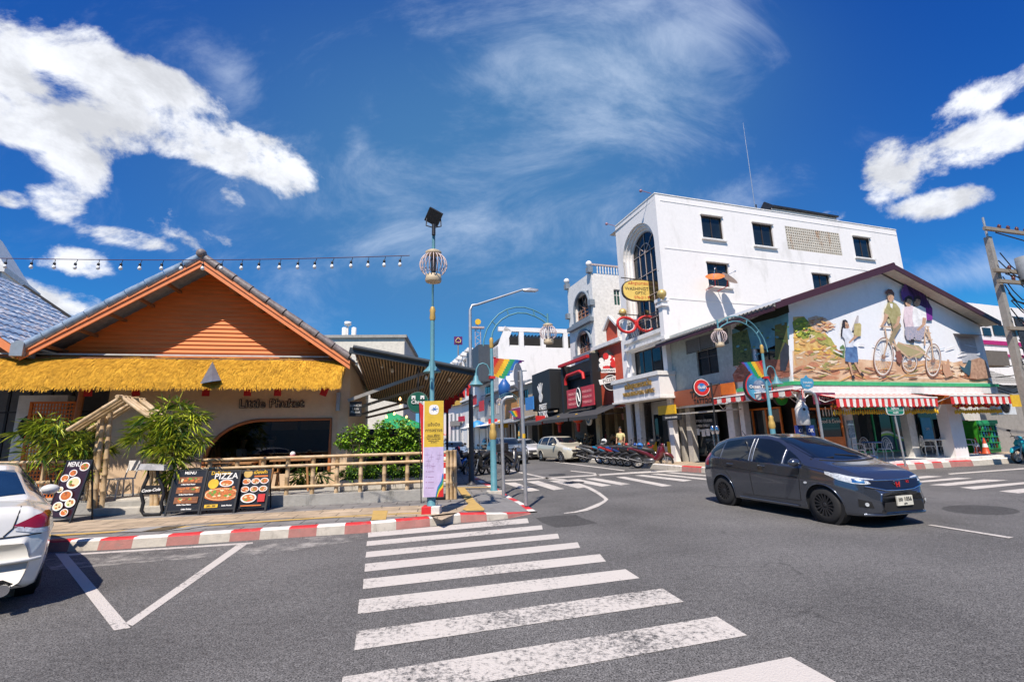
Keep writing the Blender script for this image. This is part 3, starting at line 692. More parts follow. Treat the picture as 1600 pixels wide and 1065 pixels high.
# folded tin on the thatch
mb=MB(); t0=WL.px(332,565,.8); a=WL.px(313,599,1.2); b=WL.px(331,596,1.32); c=WL.px(345,594,1.2)
A,B,C_,D_=WL.P(*t0,.8),WL.P(*a,1.2),WL.P(*b,1.35),WL.P(*c,1.2)
for p,q in((B,C_),(C_,D_)):mb.prism([A,p,q],(0,0,.01))
one(mb,'metal_flashing',ALU,'folded grey metal sheet lying on the yellow thatch','sheet metal')
# lettering
def letters(txt,f,px,py,wpx,n,name,mt,label,cat,th=.03,front=None,xs=1.0,bold=0.0,parent=None,az=None):
 s0,z0=f.px(px,py,n); s1,_=f.px(px+wpx,py,n); mb=MB(); text_mb(mb,txt,Matrix.Identity(4),1,th)
 wd=max(p.x for p in mb.v)-min(p.x for p in mb.v); k=(s1-s0)/wd
 mb=MB(); text_mb(mb,txt,f.T((s0+s1)/2,z0,n),k/xs if False else k,th,bold=bold)
 o=mb.build(name,mt,parent)
 if parent is None:props(o,label,cat)
 if front:
  m2=MB(); text_mb(m2,txt,f.T((s0+s1)/2,z0,n+th/2+.004),k,.004,bold=-bold*.6); m2.build('letter_face',front,o)if False else None
 return o,k,(s0+s1)/2,z0
o,k,sc_,z_=letters('Little Phuket',WL,374,631,100,.04,'wall_lettering',mat('dark brown outline',(.05,.04,.035),.6),'dark outlined wall lettering on the beige restaurant wall above the arched window','lettering',bold=.014)
ROOTLOC[o.name]=o.location.copy()
m2=MB(); text_mb(m2,'Little Phuket',WL.T(sc_,z_,.062),k,.004,bold=-.008); m2.build('letter_face',BEIGE,o)
# red paper flags below the thatch
fl0=None
for x,lab in((138,'red paper flag nearest the wooden post'),(212,'red paper flag over the bamboo gate'),(322,'red paper flag under the folded metal sheet'),(387,'red paper flag left above the word Little'),(434,'red paper flag above the word Phuket'),(507,'tilted red paper flag over the right window edge')):
 s_,zz=WL.px(x,611,.6); mb=MB(); M=Matrix.Rotation(R_({138:5,212:12,507:-20}.get(x,0)),4,WL.n)
 mb.add([WL.P(s_,zz,.6)+M@(WL.d*a+Vector((0,0,b))+WL.n*(.02 if(a*b)>0 else 0))for a,b in((-.09,-.13),(.09,-.13),(.09,.14),(-.09,.14))],[(0,1,2,3)])
 one(mb,'paper_flag',REDC,lab,'flag','red paper flags under the thatch')
 # terrace
mb=MB(); fs,fe=WL.px(60,780,.9)[0],S(640,700)
FF=Fac((-5.3,11.62),81.4)
tp=[FF.P(FF.px(290,760)[0],FL,-.1),FF.P(FF.px(714,765)[0],FL,-.1),FF.P(FF.px(714,765)[0],FL,-7),WL.P(q0,FL,-1.6),FF.P(FF.px(-100,760)[0],FL,-.1)]
mb.prism([Vector((p.x,p.y,.17))for p in tp],(0,0,FL-.17-.01)); struct(mb,'terrace',CONC)
def fx(x,y=740):return FF.px(x,y)[0]
mb=MB(); fbox(mb,FF,fx(398,780),fx(712,770),-.16,0.0,.15,FF.px(500,771)[1]); one(mb,'low_wall',CONC,'stained low concrete wall beneath the bamboo fence','wall',bevel=.01)
mb=MB(); fbox(mb,FF,fx(-120,780),fx(135,790),-.5,-.3,.15,FL+.02); fbox(mb,FF,fx(252,780),fx(398,790),-.2,-.05,.15,FL); one(mb,'low_wall',CONC,'dark low concrete wall behind the menu boards','wall')
mb=MB(); fbox(mb,FF,fx(148,800),fx(262,800),-.25,.12,.14,.30); fbox(mb,FF,fx(168,790),fx(290,790),-.7,-.25,.14,FL+.03); one(mb,'entrance_step',CONC2,'pale concrete entrance steps under the bamboo gate','steps',bevel=.015)
# bamboo
def cane(mb,a,b,r=.035,seg=.32):
 a=Vector(a); b=Vector(b); L_=(b-a).length; k=max(1,int(L_/seg)); pts=[]; rr=[]
 for i in range(k):
  for t,q in((0,1.0),(.04,1.0),(.5,.93),(.94,.97),(.97,1.14)):
   if i==0 and t==0 or t>0:pts.append(a.lerp(b,(i+t)/k)); rr.append(r*q)
 pts.append(b); rr.append(r); mb.tube(pts,rr,7)
bf=thing('bamboo_fence','bamboo fence with three rails on the low wall along the terrace','fence',FF.P(fx(500),FL,0))
ztop=FF.px(520,712.5)[1]; zmid=FF.px(520,725.5)[1]; zlow=FF.px(520,758)[1]; wt=FF.px(500,771)[1]
for zz,x0 in((ztop,286),(zmid,283),(zlow,417)):
 mb=MB(); cane(mb,FF.P(fx(x0),zz,.0),FF.P(fx(705),zz+.01,.0),.038,.5); mb.build('rail',BAMBOO,bf)
for x in(325,368,409,448,488,525.6,563,600,636,668):
 mb=MB(); cane(mb,FF.P(fx(x),wt-.03 if x>400 else FL,-.055),FF.P(fx(x),ztop,-.055),.052,.3); mb.build('post',BAMBOO,bf)
for x in(699,705,711):
 mb=MB(); cane(mb,FF.P(fx(x,735),.16,.06),FF.P(fx(x,735),ztop+.06,.06),.046,.34); mb.build('post',BAMBOO,bf)
bf2=thing('bamboo_fence','short bamboo rail fence behind the tall menu board and white car','fence',FF.P(fx(60),FL,0))
for zz in(FF.px(60,722)[1],FF.px(140,752)[1]):
 mb=MB(); cane(mb,FF.P(fx(-130),zz,-.3),FF.P(fx(152),zz,-.3),.04,.5); mb.build('rail',BAMBOO,bf2)
for x in(-60,15,48,122):mb=MB(); cane(mb,FF.P(fx(x),FL,-.36),FF.P(fx(x),FF.px(60,722)[1],-.36),.05); mb.build('post',BAMBOO,bf2)
# bamboo gateway
bg_=thing('bamboo_gate','pitched bamboo gateway of bundled canes over the entrance steps','gate',FF.P(fx(200),.3,-.1))
for i,(xb,xt)in enumerate(((141,158),(150,164),(160,173))):
 mb=MB(); a=FF.px(xb,786,-.1); b=FF.px(xt,648-i*3,-.1); cane(mb,FF.P(a[0],.3,-.1+.04*(i%2)),FF.P(*b,-.1+.04*(i%2)),.055,.35); mb.build('post',BAMBOO,bg_)
for i,(xb,xt)in enumerate(((238,236),(246,243),(254,250))):
 mb=MB(); a=FF.px(xb,786,-.1); b=FF.px(xt,655,-.1); cane(mb,FF.P(a[0],.3,-.1+.04*(i%2)),FF.P(*b,-.1+.04*(i%2)),.05,.35); mb.build('post',BAMBOO,bg_)
for dn_ in(.35,.2,.05,-.25,-.4):
 mb=MB(); a=FF.px(124,672,0); b=FF.px(205,622,0); c=FF.px(262,664,0)
 cane(mb,FF.P(*a,dn_),FF.P(*b,dn_),.045,.4); mb.build('rafter',BAMBOO,bg_)
 mb=MB(); cane(mb,FF.P(b[0]-.02,b[1]+.02,dn_),FF.P(*c,dn_),.045,.4); mb.build('rafter',BAMBOO,bg_)
mb=MB(); cane(mb,FF.P(*b,.5),FF.P(*b,-.5),.045,.3); mb.build('ridge_cane',BAMBOO,bg_)
# air conditioner, lattice, post
def ac_unit(f,s0,s1,n,z0,z1,label,group=None,dep=.32,fan=.5):
 t=thing('air_conditioner',label,'air conditioner',f.P((s0+s1)/2,z0,n),group)
 mb=MB(); fbox(mb,f,s0,s1,n-dep,n,z0,z1); mb.build('casing',mat('white enamel',(.68,.69,.68),.4),t,bevel=.015)
 cs=s0+(s1-s0)*.42; r=min((z1-z0),(s1-s0)*.8)*.40; mb=MB()
 for q in range(5):mb.tube([f.P(cs+r*(q+1)/5*math.cos(a),(z0+z1)/2+r*(q+1)/5*math.sin(a),n+.025)for a in[2*PI*i/20 for i in range(20)]],.006,4,closed=True)
 for q in range(8):a=PI*q/8; mb.bar(f.P(cs+r*math.cos(a),(z0+z1)/2+r*math.sin(a),n+.02),f.P(cs-r*math.cos(a),(z0+z1)/2-r*math.sin(a),n+.02),.005,4)
 mb.build('fan_grille',BLACK,t); mb=MB(); mb.disc(f.P(cs,(z0+z1)/2,n+.003),r,f.n,24,.004); mb.build('fan_opening',DARK,t)
 return t
a,b=WL.px(22,620,-.6),WL.px(172,700,-.6)
ac_unit(WL,WL.px(24,650,-.6)[0],WL.px(102,650,-.6)[0],-.6,1.35,WL.px(60,617,-.6)[1],'big white air conditioner unit behind the orange lattice')
mb=MB(); fbox(mb,WL,WL.px(102,650,-.62)[0],WL.px(104,650,-.62)[0],-1,-.6,1.9,2.5); lt=thing('lattice_screen','orange wooden lattice screen behind the left bamboo plant','screen',WL.P(WL.px(80,700,-.2)[0],FL,-.2))
la,lb,lz0,lz1=WL.px(45,660,-.2)[0],WL.px(116,660,-.2)[0],FL,WL.px(80,629,-.2)[1]
mb=MB()
for q in range(15):s_=la+(lb-la)*q/14; fbox(mb,WL,s_-.014,s_+.014,-.215,-.20,lz0,lz1)
for q in range(26):z_=lz0+(lz1-lz0)*q/25; fbox(mb,WL,la,lb,-.199,-.185,z_-.014,z_+.014)
mb.build('slats',ORANGE,lt); mb=MB()
fbox(mb,WL,la-.03,la+.03,-.23,-.17,lz0,lz1+.03); fbox(mb,WL,lb-.03,lb+.03,-.23,-.17,lz0,lz1+.03); fbox(mb,WL,la,lb,-.23,-.17,lz1-.02,lz1+.03); mb.build('frame',ORANGE,lt)
mb=MB(); s_=WL.px(122,640,.1)[0]; mb.bar(WL.P(s_-.05,FL,.1),WL.P(s_+.06,zE,.1),.07,10); one(mb,'wooden_post',WOOD,'round orange wooden post holding the thatch by the lattice','post')
# wall lamp and vent
mb=MB(); fbox(mb,WL,S(526,625),S(532,625),.07,.13,Zp(529,642),Zp(529,613)); one(mb,'wall_lamp',STEEL,'slim vertical steel wall lamp on the corner pilaster','lamp',bevel=.01)
# --- slatted canopy at the side terrace
cn=thing('slatted_canopy','dark lean-to canopy with a ceiling of wooden slats beside the restaurant','canopy',WL.P(S(640,560),FL,-1))
CA=WL.P(*WL.px(552,547,.9),.9); CB=WL.P(*WL.px(741,583,.9),.9)
bk=-WL.n*8.5+Vector((0,0,-.55)); CC=CB+bk; CD=CA+bk
mb=MB()
mb.prism([CA+Vector((0,0,.06)),CB+Vector((0,0,.06)),CC+Vector((0,0,.06)),CD+Vector((0,0,.06))],(0,0,.05)); mb.build('roof',BLACK,cn)
mb=MB(); mb.beam(CA-WL.d*.1,CB+WL.d*.05,.10,.16); mb.beam(CB,CC,.08,.14); mb.beam(CD,CC,.08,.14); mb.tube([CA+WL.n*.08+Vector((0,0,.08)),CB+WL.n*.08+Vector((0,0,.08))],.06,8)
mb.build('frame',mat('dark blue grey steel',(.035,.045,.055),.5),cn)
SLAT=mat('slat wood',(.55,.34,.18),.7,vs=3,col2=(.68,.48,.28),scl=(1,1,1))
mb=MB(); K=40
for i in range(K):
 t=(i+.5)/K; a=CA.lerp(CB,t)+Vector((0,0,-.02)); b=CD.lerp(CC,t)+Vector((0,0,-.02)); mb.beam(a,b,.038,.05)
mb.build('slat_ceiling',SLAT,cn)
mb=MB(); p0=WL.P(wr+.05,Zp(543,625),.35)
for dn_,z2 in((.35,0),(-2.2,-.2),(-4.8,-.4),(-7.2,-.5)):
 a=WL.P(wr+.03,Zp(543,627)+z2*.3,dn_); tt=.62; b=(CA.lerp(CB,tt))+(-WL.n)*(0.9-dn_)+Vector((0,0,(0.9-dn_)/8.5*-.55-.08)); mb=MB(); mb.beam(a,b,.07,.09); mb.build('strut',mat('grey steel strut',(.30,.29,.27),.5),cn)
mb=MB()
for dn_ in(-7.4,):
 for s_ in(S(700,650),):pass
 b=CB+WL.n*(dn_-.9); mb=MB(); mb.beam(Vector((b.x,b.y,.13)),Vector((b.x,b.y,b.z-.6*(.9-dn_)/8.5)),.09,.09,up=(0,1,0)); mb.build('post',BLACK,cn)
 # back of the side terrace: bar wall, dark
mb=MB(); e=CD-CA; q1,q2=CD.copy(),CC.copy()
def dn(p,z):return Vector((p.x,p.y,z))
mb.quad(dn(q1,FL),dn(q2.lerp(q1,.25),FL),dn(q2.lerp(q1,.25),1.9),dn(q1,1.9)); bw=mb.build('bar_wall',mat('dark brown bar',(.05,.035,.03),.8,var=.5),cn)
# bulbs under canopy
BULB=mat('warm frosted bulb',(.85,.80,.68),.25); BULBL=mat('lit warm bulb',(1.0,.55,.2),.3,emit=4.0)
def bulb(mb,p,r=.045,mbs=None):
 mb.lathe([(1e-5,-r*1.25),(r*.7,-r),(r,-.1*r),(r*.75,r*.7),(r*.4,r*1.2),(r*.38,r*1.4)],10,p)
for i,(x,y,n_)in enumerate(((557,568,.6),(597,572,-.5),(613,579,0),(666,590,.5),(702,593,0))):
 s_,zz=WL.px(x,y,n_); t=thing('hanging_bulb',['pendant bulb at the canopy corner by the thatch','pendant bulb left of the grey strut','larger pendant bulb above the grey strut end','pendant bulb just behind the teal pole','pendant bulb at the right tip of the slatted canopy'][i],'light bulb',WL.P(s_,zz,n_),'bulbs hanging under the slatted canopy')
 mb=MB(); bulb(mb,WL.P(s_,zz,n_),.05); mb.build('glass_bulb',BULB,t); mb=MB(); mb.bar(WL.P(s_,zz+.06,n_),WL.P(s_,zz+.35,n_),.012,6); mb.build('cord',BLACK,t)
for i,(x,y,n_)in enumerate(((625,623,-3),(626,634,-4),(616,646,-5),(604,651,-5.6),(635,651,-5.6))):
 s_,zz=WL.px(x,y,n_); mb=MB(); bulb(mb,WL.P(s_,zz,n_),.045)
 one(mb,'lit_bulb',BULBL,['small lit bulb beside the green round sign','small lit bulb second below the canopy','small lit bulb over the shrub top','small lit bulb left over the shrubs','small lit bulb right above the shrubs'][i],'light bulb','lit bulbs over the side terrace')
# ================================================================== RIGHT-HAND BUILDINGS
MS=Fac((10.1,17.25),162.5); MG=Fac((10.1,17.25),72)
def rect(f,x0,y0,x1,y1,n=0.0):
 xm,ym=(x0+x1)/2,(y0+y1)/2
 a=f.px(x0,ym,n)[0]; b=f.px(x1,ym,n)[0]; return min(a,b),max(a,b),f.px(xm,y1,n)[1],f.px(xm,y0,n)[1]
BRN=mat('dark window frame',(.05,.035,.03),.5)
def window(f,r,parent,n=0.0,depth=.14,panes=2,sill=True,fm=BRN,gm=None,transom=0,name='window'):
 s0,s1,z0,z1=r; mb=MB(); t=.05
 for a,b in((s0,s0+t),(s1-t,s1)):fbox(mb,f,a,b,n-depth,n-depth+.06,z0,z1)
 for a,b in((z0,z0+t),(z1-t,z1)):fbox(mb,f,s0+t,s1-t,n-depth,n-depth+.06,a,b)
 for k in range(1,panes):c=s0+(s1-s0)*k/panes; fbox(mb,f,c-.022,c+.022,n-depth+.005,n-depth+.05,z0+t,z1-t)
 if transom:fbox(mb,f,s0+t,s1-t,n-depth+.005,n-depth+.045,z0+(z1-z0)*transom-.02,z0+(z1-z0)*transom+.02)
 w_=mb.build(name,fm,parent)
 mb=MB(); mb.quad(f.P(s0,z0,n-depth+.02),f.P(s1,z0,n-depth+.02),f.P(s1,z1,n-depth+.02),f.P(s0,z1,n-depth+.02)); mb.build('pane',gm or GLASS,w_)
 if sill:
  mb=MB(); fbox(mb,f,s0-.12,s1+.12,n,n+.13,z0-.09,z0-.002); mb.build('sill',WHITE,w_)
  mb=MB(); fbox(mb,f,s0-.06,s1+.06,n,n+.10,z1+.002,z1+.06); mb.build('lintel',WHITE,w_)
 return w_
 # ---------- mural corner building
GREENW=mat('pale green plaster',(.46,.50,.45),.85,stain=((.25,.27,.24),.6),ss=1.2)
MURW=mat('white mural wall',(.80,.82,.84),.8,var=.03,stain=((.6,.62,.62),.3))
mu=thing('mural_building','two-storey corner building with big painted mural on its gable wall','building',MG.P(5,ZR,-2))
gn=MG
apS,apZ=MG.px(1395,414,.55); reS,reZ=MG.px(1562,503,.55); leS,leZ=MG.px(1211,474,.55)
kL=(apZ-leZ)/(apS-leS); kR=(apZ-reZ)/(reS-apS); zG=3.28; wR=11.2
def rz(s,drop=.16):return(apZ-(apS-s)*kL if s<apS else apZ-(s-apS)*kR)-drop
mb=MB()
mb.poly([MG.P(0,zG),MG.P(wR,zG),MG.P(wR,rz(wR)),MG.P(apS,rz(apS)),MG.P(0,rz(0))])
mb.quad(MG.P(wR,2.88),MG.P(wR,2.88,-9),MG.P(wR,rz(wR),-9),MG.P(wR,rz(wR)))
mb.build('gable_wall',MURW,mu)
mb=MB(); js=-7.35
zEv=rz(0)
r1=rect(MS,1089,543,1122,585); r2=rect(MS,1180,519,1212,566); lv=rect(MS,1071,522,1139,548)
sM=MS.px(1148,560)[0]
wall(mb,MS,js,sM,zG-.35,zEv+.3,[r1,(lv[0],lv[1],lv[2]+.08,lv[3])]); o=mb.build('street_wall',GREENW,mu)
mb=MB(); wall(mb,MS,sM,0,zG,zEv+.3,[r2]); mb.build('street_wall',MURW,mu)
window(MS,r1,mu,sill=False,panes=2,transom=.68); window(MS,r2,mu,sill=False,panes=2,transom=.68)
mb=MB(); lz0,lz1=lv[2]+.08,lv[3]
for i in range(9):z_=lz0+(lz1-lz0)*(i+.5)/9; mb.prism([MS.P(lv[0],z_,-.1),MS.P(lv[0],z_+.07,-.02),MS.P(lv[0],z_+.08,-.02),MS.P(lv[0],z_+.01,-.1)],MS.d*(lv[1]-lv[0]))
for k in range(1,3):s_=lv[0]+(lv[1]-lv[0])*k/3; fbox(mb,MS,s_-.04,s_+.04,-.12,0,lz0,lz1)
mb.build('louvre',GREYP,mu); mb=MB(); fbox(mb,MS,lv[0],lv[1],-.2,-.14,lz0,lz1); mb.build('louvre_back',DARK,mu)
# roof
PURP=mat('dark maroon fascia',(.06,.018,.025),.5)
CORR=mat('old corrugated sheet',(.30,.28,.26),.7,vs=3,stain=((.18,.12,.09),.6))
mb=MB(); dpt=-9.5
mb.prism([MG.P(apS,apZ,.55),MG.P(reS,reZ,.55),MG.P(reS,reZ-.06,.55),MG.P(apS,apZ-.06,.55)],-MG.n*10)
mb.prism([MG.P(apS,apZ,.55),MG.P(leS,leZ,.55),MG.P(leS,leZ-.06,.55),MG.P(apS,apZ-.06,.55)],-MG.n*8.2)
rf=mb.build('roof',CORR,mu)
mb=MB()
for(a,b)in(((apS,apZ),(reS,reZ)),((apS,apZ),(leS,leZ))):
 mb.prism([MG.P(a[0],a[1]+.03,.56),MG.P(b[0],b[1]+.03,.56),MG.P(b[0],b[1]-.20,.56),MG.P(a[0],a[1]-.20,.56)],MG.n*.04)
mb.build('fascia',PURP,rf)
mb=MB()
for a,b in(((apS,apZ-.07),(reS,reZ-.07)),((apS,apZ-.07),(leS,leZ-.07))):mb.prism([MG.P(*a,.54),MG.P(*b,.54),MG.P(b[0],b[1]-.03,.54),MG.P(a[0],a[1]-.03,.54)],-MG.n*.52)
mb.build('soffit',mat('cream soffit',(.62,.58,.48),.8),rf)
mb=MB(); mb.box(-.12,.12,-.12,.12,-.1,.14); mb.M=Matrix.Identity(4)
mb=MB(); mb.tube([MG.P(apS,apZ+.02,.6),MG.P(apS,apZ+.02,-9)],.08,8); mb.build('ridge_cap',PURP,rf)
# corrugated eave along the street
eA=MG.P(leS,leZ-.02,.5); n_=110; mb=MB(); top,bot=[],[]
for i in range(n_+1):
 p=eA-MS.d*(7.35*i/n_); w_=.035*math.cos(i*PI/1.5)
 bot.append(p+MS.n*.05+Vector((0,0,w_))); top.append(p-MS.n*1.4+Vector((0,0,1.4*kL+w_)))
m=n_+1; mb.add(bot+top,[(i,i+1,m+i+1,m+i)for i in range(n_)]); mb.build('eave_sheet',CORR,rf)
mb=MB(); mb.beam(eA+Vector((0,0,-.14)),eA-MS.d*7.35+Vector((0,0,-.14)),.03,.16); mb.build('eave_fascia',PURP,rf)
# green string course, white band
mb=MB(); z0,z1=3.17,3.30
fbox(mb,MG,-.08,wR+.2,0,.10,z0,z1); fbox(mb,MS,sM,.08,0,.10,z0,z1); mb.build('green_band',mat('green band',(.05,.42,.16),.5),mu)
mb=MB(); fbox(mb,MG,-.06,wR+.1,0,.07,2.88,3.165); fbox(mb,MS,js,.06,-.02,.07,2.75,3.165); mb.build('white_band',WHITE,mu)
# ground floor: recess, piers, shopfronts
mb=MB(); zc=2.88
mb.quad(MG.P(1.2,ZR,-2.3),MG.P(wR+3,ZR,-2.3),MG.P(wR+3,zc,-2.3),MG.P(1.2,zc,-2.3)); mb.quad(MG.P(0,zc,0),MG.P(wR,zc,0),MG.P(wR,zc,-2.3),MG.P(0,zc,-2.3))
mb.build('recessed_wall',mat('recess plaster',(.62,.60,.56),.85,stain=((.4,.38,.33),.4)),mu)
mb=MB(); fbox(mb,MG,0.1,wR+.4,-2.3,.02,ZR,ZR+.10); mb.build('terrace_step',WHITE,mu)
TOPS=ZR+.10
for x0,x1,nm in((1318,1332,-.9),(1417,1428,-1.2)):
 a=MG.px(x0,650,nm)[0]; b=MG.px(x1,650,nm)[0]; mb=MB(); fbox(mb,MG,a,b,nm-.3,nm,TOPS,zc); mb.build('pier',WHITE,mu)
a=MG.px(1484,660,0)[0]; b=MG.px(1504,660,0)[0]; mb=MB(); fbox(mb,MG,a,b,-.42,-.005,.02,2.45); mb.build('pier',WHITE2,mu); PIER=(a,b)
mb=MB(); fbox(mb,MG,a-.01,b+.01,-.43,.005,2.45,zc-.01); mb.build('pier_head',ORANGE,mu)
mb=MB(); fbox(mb,MG,a-.3,b+.25,-.43,.012,.01,.27); mb.build('painted_base',KRED,mu)
def shop_panel(f,x0,y0,x1,y1,n,frame_m,parent,name='shop_window',nx=1,glass_m=None,wd=.07,solid=0.0):
 s0,s1,z0,z1=rect(f,x0,y0,x1,y1,n); z0=max(z0,TOPS); mb=MB()
 for k in range(nx+1):c=s0+(s1-s0)*k/nx; fbox(mb,f,c-wd/2,c+wd/2,n,n+.06,z0,z1)
 fbox(mb,f,s0,s1,n+.002,n+.055,z0,z0+wd+solid*(z1-z0)); fbox(mb,f,s0,s1,n+.002,n+.055,z1-wd,z1)
 o=mb.build(name,frame_m,parent); mb=MB(); mb.quad(f.P(s0,z0,n+.02),f.P(s1,z0,n+.02),f.P(s1,z1,n+.02),f.P(s0,z1,n+.02)); mb.build('pane',glass_m or GLASS,o)
 return(s0,s1,z0,z1),o
GRN=mat('green joinery',(.03,.36,.13),.45)
g1,o1=shop_panel(MG,1333,636,1424,706,-2.1,GRN,mu,'green_door',3)
# wave decal on green doors
def stripe_poly(f,pts,n,m,parent,name):
 mb=MB(); mb.poly([f.P(*f.px(x,y,n),n)for x,y in pts]); return mb.build(name,m,parent)
mb=MB()
def px_poly(mb,f,pts,n,mi=0,mirror=False):
 mb.mi=mi; mb.poly([f.P(*f.px(x,y,n),n)for x,y in pts])
wv=lambda base,amp,ph,xs,off=0:[(x,base+amp*math.sin((x-1376)/22.0*2.4+ph)+off)for x in xs]
xs=[1377+i*4 for i in range(12)]
px_poly(mb,MG,wv(684,5,3.6,xs)+[(1421,702),(1377,702)],-2.07,0)
for a,b in zip(xs,xs[1:]):
 for k,(o_,t_)in enumerate(((-6,3),(-3,3.2))):
  ya=684+5*math.sin((a-1376)/22*2.4+3.6)+o_; yb=684+5*math.sin((b-1376)/22*2.4+3.6)+o_
  px_poly(mb,MG,[(a,ya),(b,yb),(b,yb+t_),(a,ya+t_)],-2.065,1+k)
mb.build('door_wave_graphic',[mat('deep blue graphic',(.01,.05,.12),.3),mat('white graphic',(.7,.75,.75),.4),mat('lime graphic',(.25,.55,.05),.4)],o1)
g2,o2=shop_panel(MG,1243,637,1316,714,-.7,ORANGE,mu,'orange_shopfront',2,solid=.36)
g3,o3=shop_panel(MG,1436,636,1486,706,-2.1,BLACK,mu,'shop_window',1)
g4,o4=shop_panel(MG,1110,636,1250,706,-1.6,ORANGE,mu,'orange_shopfront',3)if False else(None,None)
# street side ground floor of the corner building
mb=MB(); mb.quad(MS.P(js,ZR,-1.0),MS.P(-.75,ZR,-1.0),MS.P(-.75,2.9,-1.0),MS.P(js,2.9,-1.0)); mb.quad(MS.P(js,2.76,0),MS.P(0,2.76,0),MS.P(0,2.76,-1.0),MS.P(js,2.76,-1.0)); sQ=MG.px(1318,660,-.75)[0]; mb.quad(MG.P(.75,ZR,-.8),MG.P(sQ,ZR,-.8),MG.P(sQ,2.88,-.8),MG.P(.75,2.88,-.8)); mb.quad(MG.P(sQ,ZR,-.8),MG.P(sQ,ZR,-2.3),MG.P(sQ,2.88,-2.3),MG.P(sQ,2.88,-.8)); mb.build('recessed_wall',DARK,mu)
g5,o5=shop_panel(MS,1162,637,1226,735,-.7,ORANGE,mu,'orange_shopfront',3)
g6,o6=shop_panel(MS,1078,640,1124,712,-.6,BLACK,mu,'shop_window',1)
for x0,x1 in((1060,1066),(1073,1080),(1138,1148),(1158,1165)):
 a=MS.px(x0,670,-.2)[0]; b=MS.px(x1,670,-.2)[0]; mb=MB(); fbox(mb,MS,a,b,-.5,-.2,ZR,2.75); mb.build('pier',CONC2 if x0<1100 else WHITE,mu)
 # wooden signs over the shops
BRICKS=mat('rust wooden sign',(.27,.075,.035),.7,scl=(1,1,8))
r=rect(MS,1053,601,1127,636,.12); mb=MB(); fbox(mb,MS,r[0],r[1],.08,.16,MS.px(1090,632,.12)[1]+.02,MS.px(1090,606,.12)[1]);
sg=one(mb,'shop_sign',BRICKS,'rust brown wooden shop sign with carved letters left of the striped awning','sign'); ROOTLOC[sg.name]=sg.location.copy()
mb=MB(); s_,z_=MS.px(1093,615,.17); text_mb(mb,'TALEM',MS.T(s_,z_,.17),.42,.02,bold=.01); s_,z_=MS.px(1098,626,.17); text_mb(mb,'TATTOO',MS.T(s_,z_,.17),.30,.02); mb.build('lettering',BLACK,sg)
r=rect(MS,1127,598,1148,616,.12); mb=MB(); fbox(mb,MS,r[0],r[1],.08,.15,r[2],r[3]); one(mb,'shop_sign',ORANGE,'plain orange board sign right of the rust brown sign','sign')
mb=MB(); fbox(mb,MS,js,MS.px(1150,620,.3)[0],.1,.34,2.44,2.50); mb.build('canopy_ledge',CONC2,mu)
# mural --------------------------------------------------------------
mc={}
def mm(n,c,c2=None,vs=5):mc.setdefault(n,(len(mc),mat('mural '+n,c,.8,vs=vs,var=.18,col2=c2,detail=8))); return mc[n][0]
mural=MB(); lay=[0]
def MP(pts,n,c,c2=None,f=MG,base=.006,vs=5):
 i=mm(n,c,c2,vs); lay[0]+=1; mural.mi=i
 mural.poly([f.P(*f.px(x,y,0),base+lay[0]*.0002)for x,y in pts])
def q6(*p):return crop(p,1200,400,4.0)
MP([(1238,548),(1262,545),(1290,553),(1330,560),(1370,563),(1415,566),(1462,561),(1490,566),(1510,562),(1527,561),(1541,590),(1552,598),(1240,595)],'ochre ground',(.62,.33,.18),(.76,.55,.36),vs=2.5)
MP([(1239,495),(1256,494),(1262,502),(1275,512),(1290,520),(1300,535),(1318,560),(1322,574),(1260,574),(1241,570)],'orange rock',(.62,.30,.08),(.78,.55,.20),vs=4)
MP([(1238,503),(1246,497),(1256,495),(1264,503),(1268,515),(1263,528),(1254,530),(1246,520),(1239,512)],'yellow green bush',(.42,.45,.04),(.15,.24,.06),vs=9)
MP([(1262,497),(1275,493),(1290,497),(1303,507),(1300,515),(1284,521),(1272,514),(1264,505)],'terracotta cliff',(.58,.32,.20),(.75,.62,.48),vs=8)
MP([(1268,514),(1284,521),(1298,528),(1308,545),(1316,560),(1310,562),(1296,545),(1276,530),(1264,524)],'olive slope',(.36,.38,.08),(.55,.48,.14),vs=9)
MP([(1312,542),(1317,538),(1320,543),(1319,560),(1312,558)],'green tree',(.12,.22,.09))
MP([(1241,555),(1262,548),(1285,556),(1300,552),(1320,562),(1322,574),(1262,572),(1243,574)],'boulder cream',(.66,.50,.30),(.60,.30,.14),vs=7)
for cx_,cy_,rx_,ry_ in((1258,575,16,4),(1270,570,9,5),(1305,580,7,6),(1350,590,30,3),(1400,588,40,2.5),(1290,590,20,3),(1440,590,25,2),(1480,575,12,9),(1500,580,16,8),(1520,572,14,12)):
 MP([(cx_+rx_*math.cos(a)*(1+.15*math.sin(3*a)),cy_+ry_*math.sin(a))for a in[2*PI*k/18 for k in range(18)]],'rust patch' if cx_%4 else 'pale patch',(.50,.22,.12)if cx_%4 else(.74,.58,.42),vs=8)
